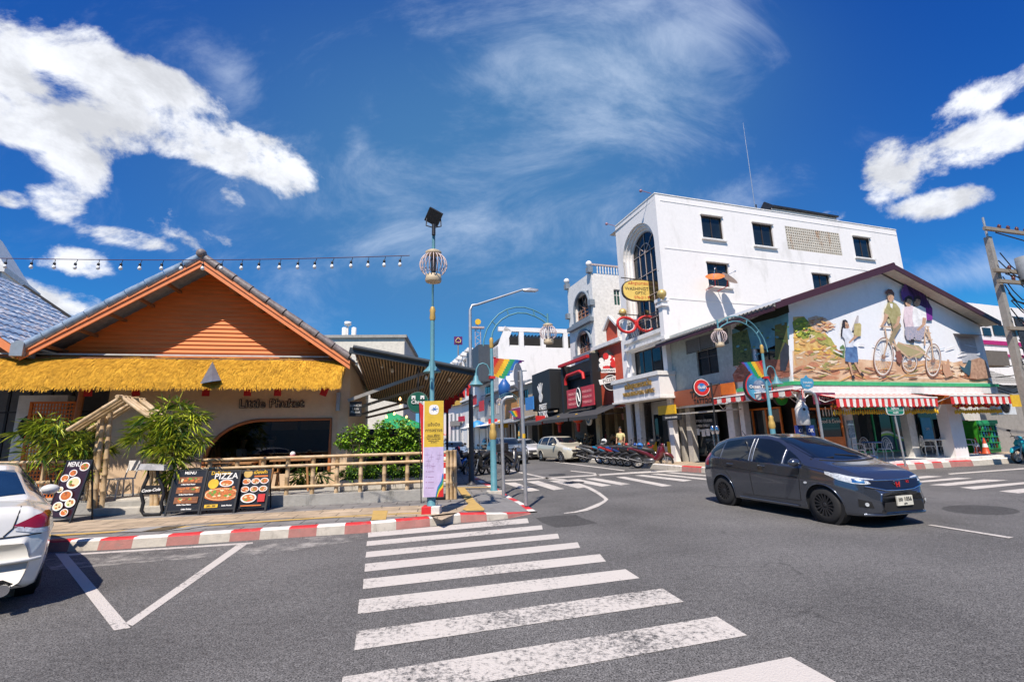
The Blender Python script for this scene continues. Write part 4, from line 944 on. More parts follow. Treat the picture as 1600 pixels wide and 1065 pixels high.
 # loose brush strokes over rocks, bushes and ground; features of the faces
rb_=random.Random(11)
def dabs(n,x0,x1,yf,cols,rx,ry,f=MG):
 for k in range(n):
  x=rb_.uniform(x0,x1); ya,yb=yf(x); y=rb_.uniform(ya,yb); nm,c=rb_.choice(cols); a_=rb_.uniform(-.5,.5); r1,r2=rx*rb_.uniform(.5,1.4),ry*rb_.uniform(.5,1.3)
  MP([(x+r1*math.cos(t_)*math.cos(a_)-r2*math.sin(t_)*math.sin(a_),y+r1*math.cos(t_)*math.sin(a_)+r2*math.sin(t_)*math.cos(a_))for t_ in[2*PI*q/7 for q in range(7)]],nm,c,f=f)
OC=[('dab cream',(.76,.62,.44)),('dab rust',(.48,.20,.10)),('dab ochre',(.66,.38,.14)),('dab olive',(.34,.32,.10)),('dab umber',(.25,.12,.07))]
dabs(70,1244,1312,lambda x:(500+max(0,x-1262)*.95,572),OC[:4]+[('dab gold',(.78,.50,.10))],5,1.6); dabs(70,1242,1535,lambda x:(572,592),OC,11,1.1); dabs(26,1242,1266,lambda x:(500,526),[('dab lime',(.55,.58,.06)),('dab moss',(.14,.22,.05)),('dab leaf',(.28,.38,.06))],2.4,1.6)
dabs(22,1266,1300,lambda x:(496+abs(x-1282)*.3,516),OC[:3],5,1.0); dabs(20,1470,1538,lambda x:(566,590),OC,5,3); dabs(18,1290,1530,lambda x:(530,560),[('dab sky',(.62,.70,.78)),('dab pale',(.74,.74,.74))],9,1.5)
dabs(16,1380,1402,lambda x:(475,505),[('dab khaki',(.26,.23,.08)),('dab straw',(.52,.47,.26))],1.6,3.2)
# girl with basket
MP(q6((475,570),(520,560),(548,570),(556,660),(530,668),(500,664),(474,658)),'blue skirt',(.06,.13,.30),(.12,.24,.45))
MP(q6((448,480),(462,450),(500,455),(520,490),(528,520),(525,570),(478,570),(470,520),(455,500)),'white blouse',(.66,.70,.76))
MP(q6((453,430),(458,402),(475,398),(488,408),(492,430),(485,450),(470,455),(458,448)),'black hair',(.02,.02,.03)); MP(q6((472,412),(492,420),(500,448),(484,458),(474,445)),'skin',(.55,.34,.22))
MP(q6((452,440),(460,445),(455,500),(448,505),(446,470)),'black hair',(.02,.02,.03))
MP(q6((515,460),(548,372),(558,375),(556,420),(540,470)),'grey hat',(.45,.42,.42)); MP(q6((530,425),(565,420),(574,430),(572,500),(540,505),(528,490)),'straw basket',(.48,.40,.14),(.6,.5,.25))
MP(q6((494,540),(530,500),(545,495),(552,505),(520,530),(500,548)),'skin',(.55,.34,.22))
for a in(((492,664),(506,664),(528,750),(518,755)),((528,666),(542,664),(580,735),(568,738))):MP(q6(*a),'skin',(.55,.34,.22))
for a in(((512,748),(528,744),(536,765),(518,766)),((565,732),(578,728),(594,746),(582,752))):MP(q6(*a),'black hair',(.02,.02,.03))
# trishaw frame, wheels
def ring(cx_,cy_,rx_,ry_,w_,nm,c,rot=0.0):
 P0=[(cx_+rx_*math.cos(a)*math.cos(rot)-ry_*math.sin(a)*math.sin(rot),cy_+rx_*math.cos(a)*math.sin(rot)+ry_*math.sin(a)*math.cos(rot))for a in[2*PI*k/36 for k in range(37)]]
 k_=1-w_/min(rx_,ry_); i=mm(nm,c); lay[0]+=1; mural.mi=i
 for(a,b),(c_,d)in zip(P0,P0[1:]):
  ia,ib,ic,id_=cx_+(a-cx_)*k_,cy_+(b-cy_)*k_,cx_+(c_-cx_)*k_,cy_+(d-cy_)*k_
  pp=q6((a,b),(c_,d),(ic,id_),(ia,ib)); mural.poly([MG.P(*MG.px(x,y,0),.006+lay[0]*.0002)for x,y in pp])
def line6(a,b,w_,nm,c):
 dx,dy=b[0]-a[0],b[1]-a[1]; L_=math.hypot(dx,dy); nx,ny=-dy/L_*w_/2,dx/L_*w_/2
 MP(q6((a[0]+nx,a[1]+ny),(b[0]+nx,b[1]+ny),(b[0]-nx,b[1]-ny),(a[0]-nx,a[1]-ny)),nm,c)
BRW=(.30,.17,.12); GRYL=(.45,.44,.42)
for cx_,cy_,rx_,ry_ in((712,630,64,122),(1022,652,50,104),(875,665,50,60)):
 for k in range(9):a=PI*k/9; line6((cx_+rx_*.9*math.cos(a),cy_+ry_*.9*math.sin(a)),(cx_-rx_*.9*math.cos(a),cy_-ry_*.9*math.sin(a)),1.6,'spoke',GRYL)
 ring(cx_,cy_,rx_,ry_,7,'tyre brown',BRW,.05); ring(cx_,cy_,rx_*.9,ry_*.94,4,'rim cream',(.7,.68,.62),.05)
 MP(q6(*[(cx_+14*math.cos(a),cy_+16*math.sin(a))for a in[2*PI*k/10 for k in range(10)]]),'tyre brown',BRW)
MP(q6((790,560),(800,545),(930,560),(975,600),(940,640),(840,620),(800,590)),'ochre panel',(.52,.42,.24),(.38,.34,.16))
for a,b in(((720,450),(735,540)),((735,540),(712,630)),((735,520),(870,640)),((760,470),(800,600)),((870,640),(960,600)),((985,440),(1010,540)),((965,450),(970,560)),((1010,540),(1022,650)),((960,430),(1000,520)),((900,560),(1000,640)),((800,540),(960,600)),((690,440),(760,445))):line6(a,b,9,'frame tan',(.58,.40,.26))
MP(q6((785,600),(815,590),(830,640),(815,675),(795,660)),'saddle bag',(.25,.10,.07))
for a in((980,440),(990,480),(1000,520)):line6((a[0]-22,a[1]),(a[0]+18,a[1]+4),6,'frame tan',(.58,.40,.26))
# umbrella, passengers, driver
MP(q6((817,225),(850,165),(935,205),(970,250),(1016,330),(1016,403),(985,398),(940,320),(880,260),(830,285)),'purple umbrella',(.055,.02,.13),(.10,.04,.22),vs=2)
MP(q6((940,320),(1016,330),(1016,403),(980,402)),'magenta umbrella',(.22,.03,.28)); MP(q6((817,225),(850,165),(880,262),(845,262),(830,285)),'violet umbrella',(.12,.05,.25))
for x,dx in((868,0),(922,0)):
 MP(q6((x-26,320),(x+20,312),(x+52,330),(x+58,400),(x+46,450),(x-20,450),(x-32,390)),'pink shirt' if x<900 else 'white shirt',(.74,.60,.64)if x<900 else(.80,.80,.80))
 MP(q6((x-24,445),(x+50,440),(x+40,500),(x+20,530),(x-10,525),(x-24,490)),'patterned trousers',(.20,.28,.45),(.6,.5,.5),vs=22)
 MP(q6(*[(x-2+21*math.cos(a),285+34*math.sin(a))for a in[2*PI*k/16 for k in range(16)]]),'skin',(.55,.34,.22)); MP(q6((x-24,300),(x-22,262),(x-2,248),(x+20,256),(x+26,285),(x+14,275),(x-6,268),(x-14,285)),'black hair',(.02,.02,.03))
MP(q6((955,385),(978,390),(972,430),(930,470),(915,462),(950,430)),'skin',(.55,.34,.22)); MP(q6((880,520),(905,522),(902,545),(880,540)),'black hair',(.02,.02,.03))
MP(q6((720,340),(735,295),(758,285),(790,300),(812,330),(820,372),(806,380),(800,430),(810,460),(790,475),(770,468),(760,420),(745,385),(716,365)),'khaki shirt',(.36,.32,.12),(.46,.42,.22))
MP(q6((760,425),(815,420),(822,440),(800,475),(775,520),(755,560),(745,520),(770,470)),'khaki shorts',(.30,.24,.14))
MP(q6((716,358),(742,372),(728,410),(712,432),(700,442),(694,436),(712,400)),'skin',(.55,.34,.22)); MP(q6((798,380),(818,378),(806,430),(780,455),(768,448),(790,420)),'skin',(.55,.34,.22))
MP(q6(*[(756+20*math.cos(a),258+32*math.sin(a))for a in[2*PI*k/16 for k in range(16)]]),'skin',(.55,.34,.22)); MP(q6((724,225),(738,208),(762,212),(778,235),(776,258),(764,240),(742,235),(722,238)),'brown hat',(.20,.09,.07))
MP(q6((750,300),(768,300),(766,330),(756,322)),'white shirt',(.8,.8,.8))
# painted arches figure at the right
MP(q6((1180,680),(1215,700),(1240,650),(1258,655),(1262,690),(1245,750),(1225,735),(1200,715)),'teal figure',(.03,.09,.13)); MP(q6((1258,650),(1310,635),(1345,655),(1385,760),(1300,770),(1250,765)),'brown rock',(.36,.20,.13),(.55,.36,.24),vs=7)
MP(q6((1075,655),(1100,680),(1108,645),(1120,650),(1125,710),(1150,745),(1100,760),(1080,720)),'tan rock',(.62,.40,.26),(.5,.27,.16),vs=9)
# faces and folds
for x,y in((748,255),(864,283),(918,283),(484,432)):
 for q in(-7,7):MP(q6(*[(x+q+3.4*math.cos(a),y+2*math.sin(a))for a in[2*PI*k/8 for k in range(8)]]),'black hair',(.02,.02,.03))
 MP(q6(*[(x+5.5*math.cos(a),y+14+1.8*math.sin(a))for a in[2*PI*k/8 for k in range(8)]]),'lip',(.40,.08,.07)); MP(q6((x-1.5,y+1),(x+2,y+1),(x+3,y+8),(x-3,y+8)),'nose shade',(.42,.24,.15))
for k in range(7):a=(850+k*24,175+k*9); line6((a[0],a[1]+20*(k%2)),(905+k*14,262+k*12),3,'umbrella fold',(.02,.01,.06))
# street side of the mural
def MPS(pts,n,c,c2=None,vs=5):MP(pts,n,c,c2,f=MS,base=.006,vs=vs)
MPS([(1147,585),(1150,597),(1237,588),(1236,560),(1200,562),(1160,566)],'red earth',(.33,.11,.06),(.45,.2,.12)); MPS([(1146,515),(1234,478),(1236,530),(1200,545),(1148,545)],'teal sky',(.08,.24,.32),(.14,.36,.42),vs=2)
MPS([(1146,522),(1170,514),(1176,540),(1178,566),(1148,572)],'green foliage',(.05,.10,.04),(.14,.18,.06),vs=12); MPS([(1213,508),(1232,503),(1236,560),(1214,562)],'olive foliage',(.20,.20,.06),(.10,.12,.04),vs=12)
MPS([(1148,512),(1190,493),(1234,474),(1236,488),(1215,496),(1180,505),(1160,518)],'dark leaves',(.012,.02,.012),vs=14)
dabs(34,1150,1234,lambda x:(505,560),[('dab dark leaf',(.03,.06,.02)),('dab moss',(.14,.22,.05)),('dab teal',(.10,.30,.38))],3.5,1.6,f=MS); dabs(26,1152,1234,lambda x:(566,590),[('dab red earth',(.30,.09,.05)),('dab umber',(.25,.12,.07)),('dab rose',(.5,.25,.18))],5,1.2,f=MS)
MPS([(1222,552),(1230,535),(1236,540),(1236,560),(1230,580),(1222,578)],'dark figure',(.04,.05,.07))
mural.build('mural',[m for _,m in sorted(mc.values(),key=lambda v:v[0])],mu)
# small shuttered window in the gable with tin hood
wv_=rect(MG,1497,527,1528,567); mb=MB(); fbox(mb,MG,wv_[0]+.1,wv_[1]-.1,0,.03,wv_[2],wv_[3]); w_=mb.build('shuttered_window',mat('grey blue shutter',(.42,.44,.48),.6),mu)
mb=MB(); mb.prism([MG.P(wv_[0]-.1,wv_[3]+.12,.0),MG.P(wv_[0]-.1,wv_[3],.45),MG.P(wv_[1]+.3,wv_[3],.45),MG.P(wv_[1]+.3,wv_[3]+.12,0)],(0,0,.02)); mb.build('window_hood',BRN,w_)
# ---------- awnings: striped
AR=mat('red awning cloth',(.62,.03,.03),.85); AW=mat('white awning cloth',(.78,.75,.68),.85)
def awning(f,s0,s1,n0,n1,z0,z1,nst,label,drop=.29,group='red and white striped awnings'):
 t=thing('striped_awning',label,'awning',f.P((s0+s1)/2,z0,n0),group); mb=MB()
 for i in range(nst):
  a=s0+(s1-s0)*i/nst; b=s0+(s1-s0)*(i+1)/nst; mb.mi=i%2
  mb.quad(f.P(a,z0,n0),f.P(b,z0,n0),f.P(b,z1,n1),f.P(a,z1,n1))
 mb.build('canvas',[AR,AW],t)
 mb=MB()
 for i in range(nst):
  a=s0+(s1-s0)*i/nst; b=s0+(s1-s0)*(i+1)/nst; mb.mi=i%2; k=5
  lo=[f.P(a+(b-a)*j/k,z1-drop-.045*math.sin(PI*j/k),n1+.012*math.sin(7*(i+j/k)))for j in range(k+1)]
  mb.poly([f.P(a,z1,n1+.004),f.P(b,z1,n1+.004),*lo[::-1]])
 mb.build('valance',[AR,AW],t)
 mb=MB(); mb.bar(f.P(s0,z1,n1),f.P(s1,z1,n1),.025); mb.bar(f.P(s0,z0,n0+.04),f.P(s1,z0,n0+.04),.03)
 for s_ in(s0+.06,s1-.06):mb.tube([f.P(s_,z0-.1,n0),f.P(s_,z0-.35,(n0+n1)*.5),f.P(s_,z1-.03,n1-.02)],.015,6)
 mb.build('frame',WHITE,t); return t
def aw_px(f,xa,xb,yb_,n0,n1,ztop,xl=None):
 pass
s0=MG.px(1305,618,1.0)[0]; s1=MG.px(1465,625,1.0)[0]; zf=MG.px(1385,621,1.0)[1]
awning(MG,s0,s1,.08,1.0,2.86,zf,33,'wide striped awning over the green doors, hung with red garland')
s0=MG.px(1485,622,1.0)[0]; s1=MG.px(1579,620,1.0)[0]; zf=MG.px(1530,618,1.0)[1]
awning(MG,s0,s1,.08,1.0,2.86,zf,19,'striped awning at the right end above the green fridge')
s0=-.45; s1=MG.px(1258,610,.75)[0]
awning(MG,s0,s1,.08,.7,2.86,MG.px(1245,606,.75)[1],4,'small striped awning piece on the corner beside the blue bottle-shaped sign',drop=.42)
s0=MS.px(1114,627,.9)[0]; s1=.7
awning(MS,s0,s1,.08,.9,2.86,MS.px(1150,618,.9)[1],15,'striped street side awning under the round blue sign',drop=.2)
# garland of red flowers and yellow drops
def garland(f,s0,s1,n,z,label):
 mb=MB(); rnd=random.Random(5); s=s0
 while s<s1:
  for k in range(3):
   c=f.P(s+rnd.uniform(-.05,.05),z+rnd.uniform(-.08,.1),n+rnd.uniform(-.05,.05)); mb.mi=rnd.choice((0,0,0,1,2)); mb.ball(c,rnd.uniform(.04,.08),6,4)
  mb.mi=1; mb.lathe([(1e-4,0),(.035,.03),(.03,.12),(.01,.18)],6,f.P(s+.05,z-.32-rnd.uniform(0,.06),n)); s+=.115
 return one(mb,'flower_garland',[REDC,YEL,ORANGE],label,'garland','red and yellow flower garlands')
garland(MG,MG.px(1300,635,.7)[0],MG.px(1462,635,.7)[0],.7,MG.px(1380,632,.7)[1],'red and yellow flower garland under the wide striped awning')
garland(MG,MG.px(1490,635,.7)[0],MG.px(1562,635,.7)[0],.7,MG.px(1530,632,.7)[1],'red and yellow flower garland under the right-end awning')
# ---------- white four-storey shophouse
B2n=-7.02; B2f=-11.35
wb=thing('white_shophouse','tall white four-storey optician building with arched window on its street front','building',MS.P(-9.2,ZR,-3))
zT=MS.px(1022.8,302.4)[1]
WG=Fac(MS.P(B2n,0).xy,71.8)
sE=WG.px(1399.7,359.7)[0]
mb=MB()
cutR=rect(MS,982,357,1026,545)
wins=[rect(WG,1097,338,1129,373.5),rect(WG,1177.5,350,1208,385),rect(WG,1335,371,1361,403),rect(WG,1106,411,1139,448),rect(WG,1271,428,1298,460)]
vent=rect(WG,1230,359,1312,394)
hl=[w_ for w_ in wins]+[vent]
wall(mb,WG,0,sE,3,zT,hl,depth=.2)
mb.quad(WG.P(sE,0),WG.P(sE,0,-5),WG.P(sE,zT,-5),WG.P(sE,zT)); mb.build('side_wall',WHITE2,wb)
for w_ in wins:window(WG,w_,wb,gm=GLASSB if False else GLASS)
mb=MB(); nx,nz=26,9
for i in range(nx+1):s_=vent[0]+(vent[1]-vent[0])*i/nx; fbox(mb,WG,s_-.028,s_+.028,-.1,.0,vent[2],vent[3])
for j in range(nz+1):z_=vent[2]+(vent[3]-vent[2])*j/nz; fbox(mb,WG,vent[0],vent[1],-.095,-.005,z_-.03,z_+.03)
mb.build('vent_blocks',mat('rusty vent blocks',(.62,.58,.50),.9,stain=((.40,.20,.08),.8),ss=2.5),wb)
mb=MB(); fbox(mb,WG,vent[0],vent[1],-.2,-.15,vent[2],vent[3]); mb.build('vent_back',DARK,wb)
# street front with the arched recess
a0,a1=MS.px(975.5,440)[0],MS.px(1024.5,440)[0]; az0=MS.px(985,531)[1]; sp=MS.px(1000,412)[1]
a0,a1=B2f+.62,B2n-.42; cA=(a0+a1)/2; rA=(a1-a0)/2; azt=MS.px(1000,347)[1]; sp=azt-rA
z2a,z2b=MS.px(1020,585)[1],MS.px(1020,540)[1]
mb=MB(); wall(mb,MS,B2f,B2n,4.6,zT,[(a0,a1,az0,azt),(a0+.1,a1+.15,z2a,z2b)],depth=.3)
A_=[(cA-rA*math.cos(t),sp+rA*math.sin(t))for t in[PI*i/24 for i in range(25)]]
for(a,b),(c,d)in zip(A_,A_[1:]):
 mb.quad(MS.P(a,b),MS.P(c,d),MS.P(c,azt),MS.P(a,azt))
mb.quad(MS.P(B2f,0),MS.P(B2f,0,-7),MS.P(B2f,zT,-7),MS.P(B2f,zT))
for k,(r_,dn_)in enumerate(((rA,0),(rA-.13,-.14),(rA-.26,-.28),(rA-.40,-.42))):
 A2=[(cA-r_,az0)]+[(cA-r_*math.cos(t),sp+r_*math.sin(t))for t in[PI*i/24 for i in range(25)]]+[(cA+r_,az0)]
 r3=r_-.13 if k<3 else r_
 A3=[(cA-r3,az0)]+[(cA-r3*math.cos(t),sp+r3*math.sin(t))for t in[PI*i/24 for i in range(25)]]+[(cA+r3,az0)]
 for i in range(len(A2)-1):
  mb.quad(MS.P(*A2[i],dn_),MS.P(*A2[i+1],dn_),MS.P(*A2[i+1],dn_-.14),MS.P(*A2[i],dn_-.14))
  if k<3:mb.quad(MS.P(*A2[i],dn_-.14),MS.P(*A2[i+1],dn_-.14),MS.P(*A3[i+1],dn_-.14),MS.P(*A3[i],dn_-.14))
fbox(mb,MS,B2f-.1,B2f+.4,0,.12,0,7.6)
mb.build('front_wall',WHITE2,wb)
mb=MB(); gp=[MS.P(*p,-.5)for p in A3]; mb.poly(gp); bw_=mb.build('arched_window',GLASS,wb)
mb=MB(); mb_r=rA-.4
for r_ in(mb_r*.98,mb_r*.45):
 mb.tube([MS.P(cA-r_,sp if r_<mb_r*.9 else az0,-.47)]+[MS.P(cA-r_*math.cos(t),sp+r_*math.sin(t),-.47)for t in[PI*i/16 for i in range(17)]]+[MS.P(cA+r_,sp if r_<mb_r*.9 else az0,-.47)],.035,5)
for t in(.25,.5,.75):mb.bar(MS.P(cA,sp,-.47),MS.P(cA-mb_r*math.cos(PI*t),sp+mb_r*math.sin(PI*t),-.47),.025,5)
for q in(-.45,0,.45):mb.bar(MS.P(cA+mb_r*q,az0,-.47),MS.P(cA+mb_r*q,sp,-.47),.028,5)
for z_ in(sp,sp-1.3,sp-2.6,sp-3.9):mb.bar(MS.P(cA-mb_r,z_,-.47),MS.P(cA+mb_r,z_,-.47),.028,5)
mb.build('glazing_bars',mat('pinkish steel bar',(.42,.36,.34),.5),bw_)
# wrought balcony grille, cornices, side column with capital
mb=MB(); zg=az0+.02
for i in range(17):
 s_=a0+.1+(a1-a0-.2)*i/16; pts=[MS.P(s_,zg,.05),MS.P(s_,zg+.25,.16+.06*math.sin(i*.9)),MS.P(s_,zg+.6,.10),MS.P(s_,zg+.95,.05)]; mb.tube(pts,.014,5)
for z_ in(zg+.02,zg+.95):mb.bar(MS.P(a0,z_,.05),MS.P(a1,z_,.05),.022,6)
mb.build('balcony_grille',BRN,wb)
mb=MB(); zc1=MS.px(1010,541)[1]
zl0,zl1=MS.px(1000,547)[1],MS.px(1000,531)[1]
for zz,hh,pr in((az0-.22,.2,.22),(z2b+.1,.16,.30)):fbox(mb,MS,B2f+.35,B2n+.1,0,pr,zz,zz+hh)
mb.build('cornice',WHITE,wb)
window(MS,(a0+.1,a1+.15,z2a,z2b),wb,panes=4,sill=False,depth=.3)
mb=MB(); cs=B2n-.06
fbox(mb,MS,cs-.16,cs+.18,.0,.26,0.0,8.0); fbox(mb,MS,cs-.24,cs+.30,-.05,.36,8.0,8.12); fbox(mb,MS,cs-.20,cs+.26,-.02,.32,8.12,8.25); fbox(mb,MS,cs-.27,cs+.34,-.08,.40,8.25,8.42); mb.build('column',WHITE2,wb)
mb=MB(); fbox(mb,MS,B2f+.02,B2n+.02,-.05,.03,zT,zT+.06); fbox(mb,WG,-.02,sE,-.05,.03,zT+.001,zT+.05); mb.build('parapet_cap',WHITE,wb)
mb=MB(); mb.quad(WG.P(0,zT-.3,0),WG.P(sE,zT-.3,0),WG.P(sE,zT-.3,-5),WG.P(0,zT-.3,-5)); mb.build('roof',CONC2,wb)
# horizontal plaster lines on the side wall
mb=MB()
for z_ in(zT-.35,zT-3.1,zT-5.9,zT-8.6):fbox(mb,WG,.3,sE-.05,0,.02,z_-.03,z_+.03)
mb.build('string_course',WHITE2,wb)
# rooftop stair hut with dark canopy
s1_,z1_=WG.px(1205,325,-.9); s2_,z2_=WG.px(1307,343,-.9)
mb=MB(); mb.poly([WG.P(s1_,zT-.2,-.9),WG.P(s2_,zT-.2,-.9),WG.P(s2_,z2_+.1,-.9),WG.P(s1_,z1_,-.9)]); hut=mb.build('roof_hut',WHITE2,wb)
mb=MB(); mb.prism([WG.P(s1_,z1_+.02,-.7),WG.P(s2_,z2_+.1,-.7),WG.P(s2_,z2_+.18,-.7),WG.P(s1_,z1_+.12,-.7)],-WG.n*2.5)
s3_=WG.px(1180,327,-.9)[0]; z3_=WG.px(1192,320,-.9)[1]
mb.prism([WG.P(s3_-.1,zT,-.7),WG.P(s3_+.6,z3_+.1,-.7),WG.P(s1_,z1_+.1,-.7),WG.P(s1_,z1_,-.7)],-WG.n*.08)
for s_ in(s3_,s3_+.6,s1_-.3):mb.bar(WG.P(s_,zT-.3,-.8),WG.P(s_,zT+.8,-.8),.04)
mb.build('canopy',BLACK,hut)
# antenna
a_s,a_z=WG.px(1179,318,-1.5); mb=MB(); top=WG.px(1161,192,-1.5)
mb.tube([WG.P(a_s,zT-.4,-1.5),WG.P((a_s+top[0])/2+.0,(zT+top[1])/2,-1.5),WG.P(*top,-1.5)],[.035,.025,.012],6)
one(mb,'roof_antenna',ALU,'thin tall whip antenna on the white building roof','antenna')
for x,y,lab in((1015,302,'small pinkish spotlight on the roof corner of the white building'),(960,353,'small dark spotlight at the far top corner of the arched front')):
 s_,z_=MS.px(x,y); mb=MB(); mb.bar(MS.P(s_,z_,-.1),MS.P(s_-.05,z_+.12,.5),.02); mb.box(0,0,0,0,0,0)if False else mb.ball(MS.P(s_-.05,z_+.1,.52),.09,8,6); one(mb,'roof_spotlight',mat('pink grey lamp',(.35,.18,.22),.5),lab,'light')
 # satellite dishes
def dish(px_,py_,col,label,rot,n=.75):
 s_,z_=WG.px(px_,py_,n); c=WG.P(s_,z_,n); t=thing('satellite_dish',label,'satellite dish',c); nv=(WG.n*.5+WG.d*rot+Vector((0,0,.8))).normalized(); x=nv.orthogonal().normalized(); y=nv.cross(x); R=.48; vs=[]; K=20; J=5
 for j in range(J+1):
  r_=R*j/J
  for k in range(K):a=2*PI*k/K; vs.append(c+x*r_*math.cos(a)+y*r_*math.sin(a)+nv*(.16*(j/J)**2))
 mb=MB(); mb.add(vs,[(j*K+k,j*K+(k+1)%K,(j+1)*K+(k+1)%K,(j+1)*K+k)for j in range(J)for k in range(K)],True); mb.build('dish',mat('dish '+label[:6],col,.6),t)
 mb=MB(); mb.bar(c+nv*.02-x*.4,c+nv*.6,.014,6); mb.ball(c+nv*.6,.05,8,6); mb.build('feed_arm',CHROME,t)
 mb=MB(); mb.tube([c,c-nv*.1+Vector((0,0,-.25)),WG.P(s_,z_-.35,.02)],.022,6); mb.build('bracket',RED,t)
dish(1117,436,(.60,.16,.03),'orange satellite dish outside the middle window of the white wall',-.3); dish(1137,438,(.70,.58,.50),'pale satellite dish tilted to the right beside the orange one',.55,.8)
# optician: ground floor, sign box
mb=MB(); mb.quad(MS.P(B2f,0,-1.6),MS.P(B2n,0,-1.6),MS.P(B2n,4.6,-1.6),MS.P(B2f,4.6,-1.6)); mb.quad(MS.P(B2f,0,0),MS.P(B2f,0,-1.6),MS.P(B2f,4.6,-1.6),MS.P(B2f,4.6,0)); mb.quad(MS.P(B2n,0,0),MS.P(B2n,0,-1.6),MS.P(B2n,4.6,-1.6),MS.P(B2n,4.6,0)); mb.build('shop_interior',mat('dark shop',(.06,.055,.05),.8,var=.5),wb)
z0_,z1_=3.38,4.62
mb=MB(); fbox(mb,MS,B2f+.05,B2n+.3,0,.95,z0_,z1_-.2); b_=mb.build('sign_box',WHITE2,wb,bevel=.01)
mb=MB(); fbox(mb,MS,B2f,B2n+.36,0,1.05,z1_-.2,z1_); fbox(mb,MS,B2f,B2n+.36,0,1.03,z0_-.1,z0_-.005); mb.build('sign_box_cornice',WHITE,b_)
GL=mat('gilded letters',(.50,.30,.08),.4,metal=.6)
s_,z_=MS.px(996,606,1.0); mb=MB(); text_mb(mb,'หลักฐานการแว่น',MS.T(s_,4.12,1.0),.40,.05,bold=.006); text_mb(mb,'WASHINGTON OPTIC',MS.T(s_,3.70,1.0),.30,.05,bold=.005); mb.build('lettering',GL,b_)
mb=MB(); a,b=MS.px(996,690,.2)[0],MS.px(1001,690,.2)[0]; fbox(mb,MS,a,b+.1,-.1,.2,ZR,z0_-.1); mb.build('pier',WHITE,wb)
r=rect(MS,1003,648,1052,706,-.6); mb=MB(); fbox(mb,MS,b+.1,B2n-.1,-.7,-.62,ZR,.9); fbox(mb,MS,b+.1,B2n-.1,-.70,-.62,2.6,3.3)
for s_ in(b+.1,(b+B2n)/2,B2n-.15):fbox(mb,MS,s_-.04,s_+.04,-.7,-.6,ZR,3.2)
sf=mb.build('shopfront',OFFW,wb); mb=MB(); mb.quad(MS.P(b+.1,.9,-.66),MS.P(B2n-.1,.9,-.66),MS.P(B2n-.1,2.6,-.66),MS.P(b+.1,2.6,-.66)); mb.build('pane',GLASS,sf)
mb=MB()
for x0,x1 in((1004,1024),(1041,1057)):q=rect(MS,x0,683,x1,700,-.5); mb=MB(); fbox(mb,MS,q[0],q[1],-.58,-.54,.35,1.15); mb.build('counter_panel',YEL,sf)
# signs of the optician
t=thing('oval_sign','yellow oval hanging sign with black lettering on the white building','sign',MS.P(*MS.px(1000,454,1.6),1.6))
FX=Fac(MS.P(MS.px(1000,454,1.6)[0],0,1.6).xy,72-4)
OS=Fac((MS.P(-9.3,0,1.1)).xy,80)
c_=OS.px(1000,454); hw=(OS.px(1028,454)[0]-OS.px(972,454)[0])/2; hh=(OS.px(1000,437)[1]-OS.px(1000,471)[1])/2
def oval(mb,f,c,a,b,n,th,m=36,p=2.6):
 pts=[]
 for k in range(m):
  t_=2*PI*k/m; co,si=math.cos(t_),math.sin(t_); pts.append(f.P(c[0]+a*abs(co)**(2/p)*(1 if co>0 else-1),c[1]+b*abs(si)**(2/p)*(1 if si>0 else-1),n))
 mb.prism(pts,f.n*th)
mb=MB(); oval(mb,OS,c_,hw,hh,-.1,.14); mb.build('rim',BRN,t); mb=MB(); oval(mb,OS,c_,hw*.95,hh*.92,.04,.02); mb.build('face',mat('yellow sign face',(.78,.55,.14),.5),t)
mb=MB(); text_mb(mb,'WASHINGTON',OS.T(c_[0],c_[1]+hh*.12,.065),hh*.42,.01); text_mb(mb,'OPTIC',OS.T(c_[0],c_[1]-hh*.26,.065),hh*.36,.01); mb.build('black_lettering',BRN,t)
mb=MB(); text_mb(mb,'หลักฐานการแว่น',OS.T(c_[0],c_[1]+hh*.62,.065),hh*.34,.01); text_mb(mb,'076-211 954',OS.T(c_[0]+hw*.15,c_[1]-hh*.66,.065),hh*.34,.01); mb.build('red_lettering',RED,t)
mb=MB(); e1=OS.P(c_[0]-hw,c_[1]+hh+.1,0); e2=OS.P(c_[0]+hw*1.25,c_[1]+hh-.1,0); mb.bar(e1,e2,.03)
for q in(-.5,0,.5):mb.bar(OS.P(c_[0]+hw*q,c_[1]+hh+.08,0),OS.P(c_[0]+hw*q,c_[1]+hh*.9,0),.02)
mb.bar(e2,MS.P(MS.px(1038,462)[0]-.3,e2.z,0),.03); mb.build('hanger',BRN,t)
t=thing('glasses_sign','giant red spectacle frame hung as a shop sign','sign',OS.P(*OS.px(994,506,0),0))
gl_,gr_=OS.px(980,508),OS.px(1009,506); rw=(gr_[0]-gl_[0])*.46; mb=MB()
for c,sg_ in((gl_,-1),(gr_,1)):
 pts=[]
 for k in range(28):
  a=2*PI*k/28; r_=rw*(1+.22*max(0,math.cos(a-(PI*.75 if sg_<0 else PI*.25)))**3); pts.append(OS.P(c[0]+r_*1.0*math.cos(a),c[1]+r_*.78*math.sin(a),0))
 mb.tube(pts,.075,8,closed=True)
mb.tube([OS.P(gl_[0]+rw*.9,gl_[1]+.12,0),OS.P((gl_[0]+gr_[0])/2,(gl_[1]+gr_[1])/2+.2,0),OS.P(gr_[0]-rw*.9,gr_[1]+.12,0)],.07,8); mb.build('red_frame',RED,t)
mb=MB()
for c in(gl_,gr_):mb.tube([OS.P(c[0]+rw*.85*math.cos(a),c[1]+rw*.64*math.sin(a),-.05)for a in[2*PI*k/24 for k in range(24)]],.03,6,closed=True)
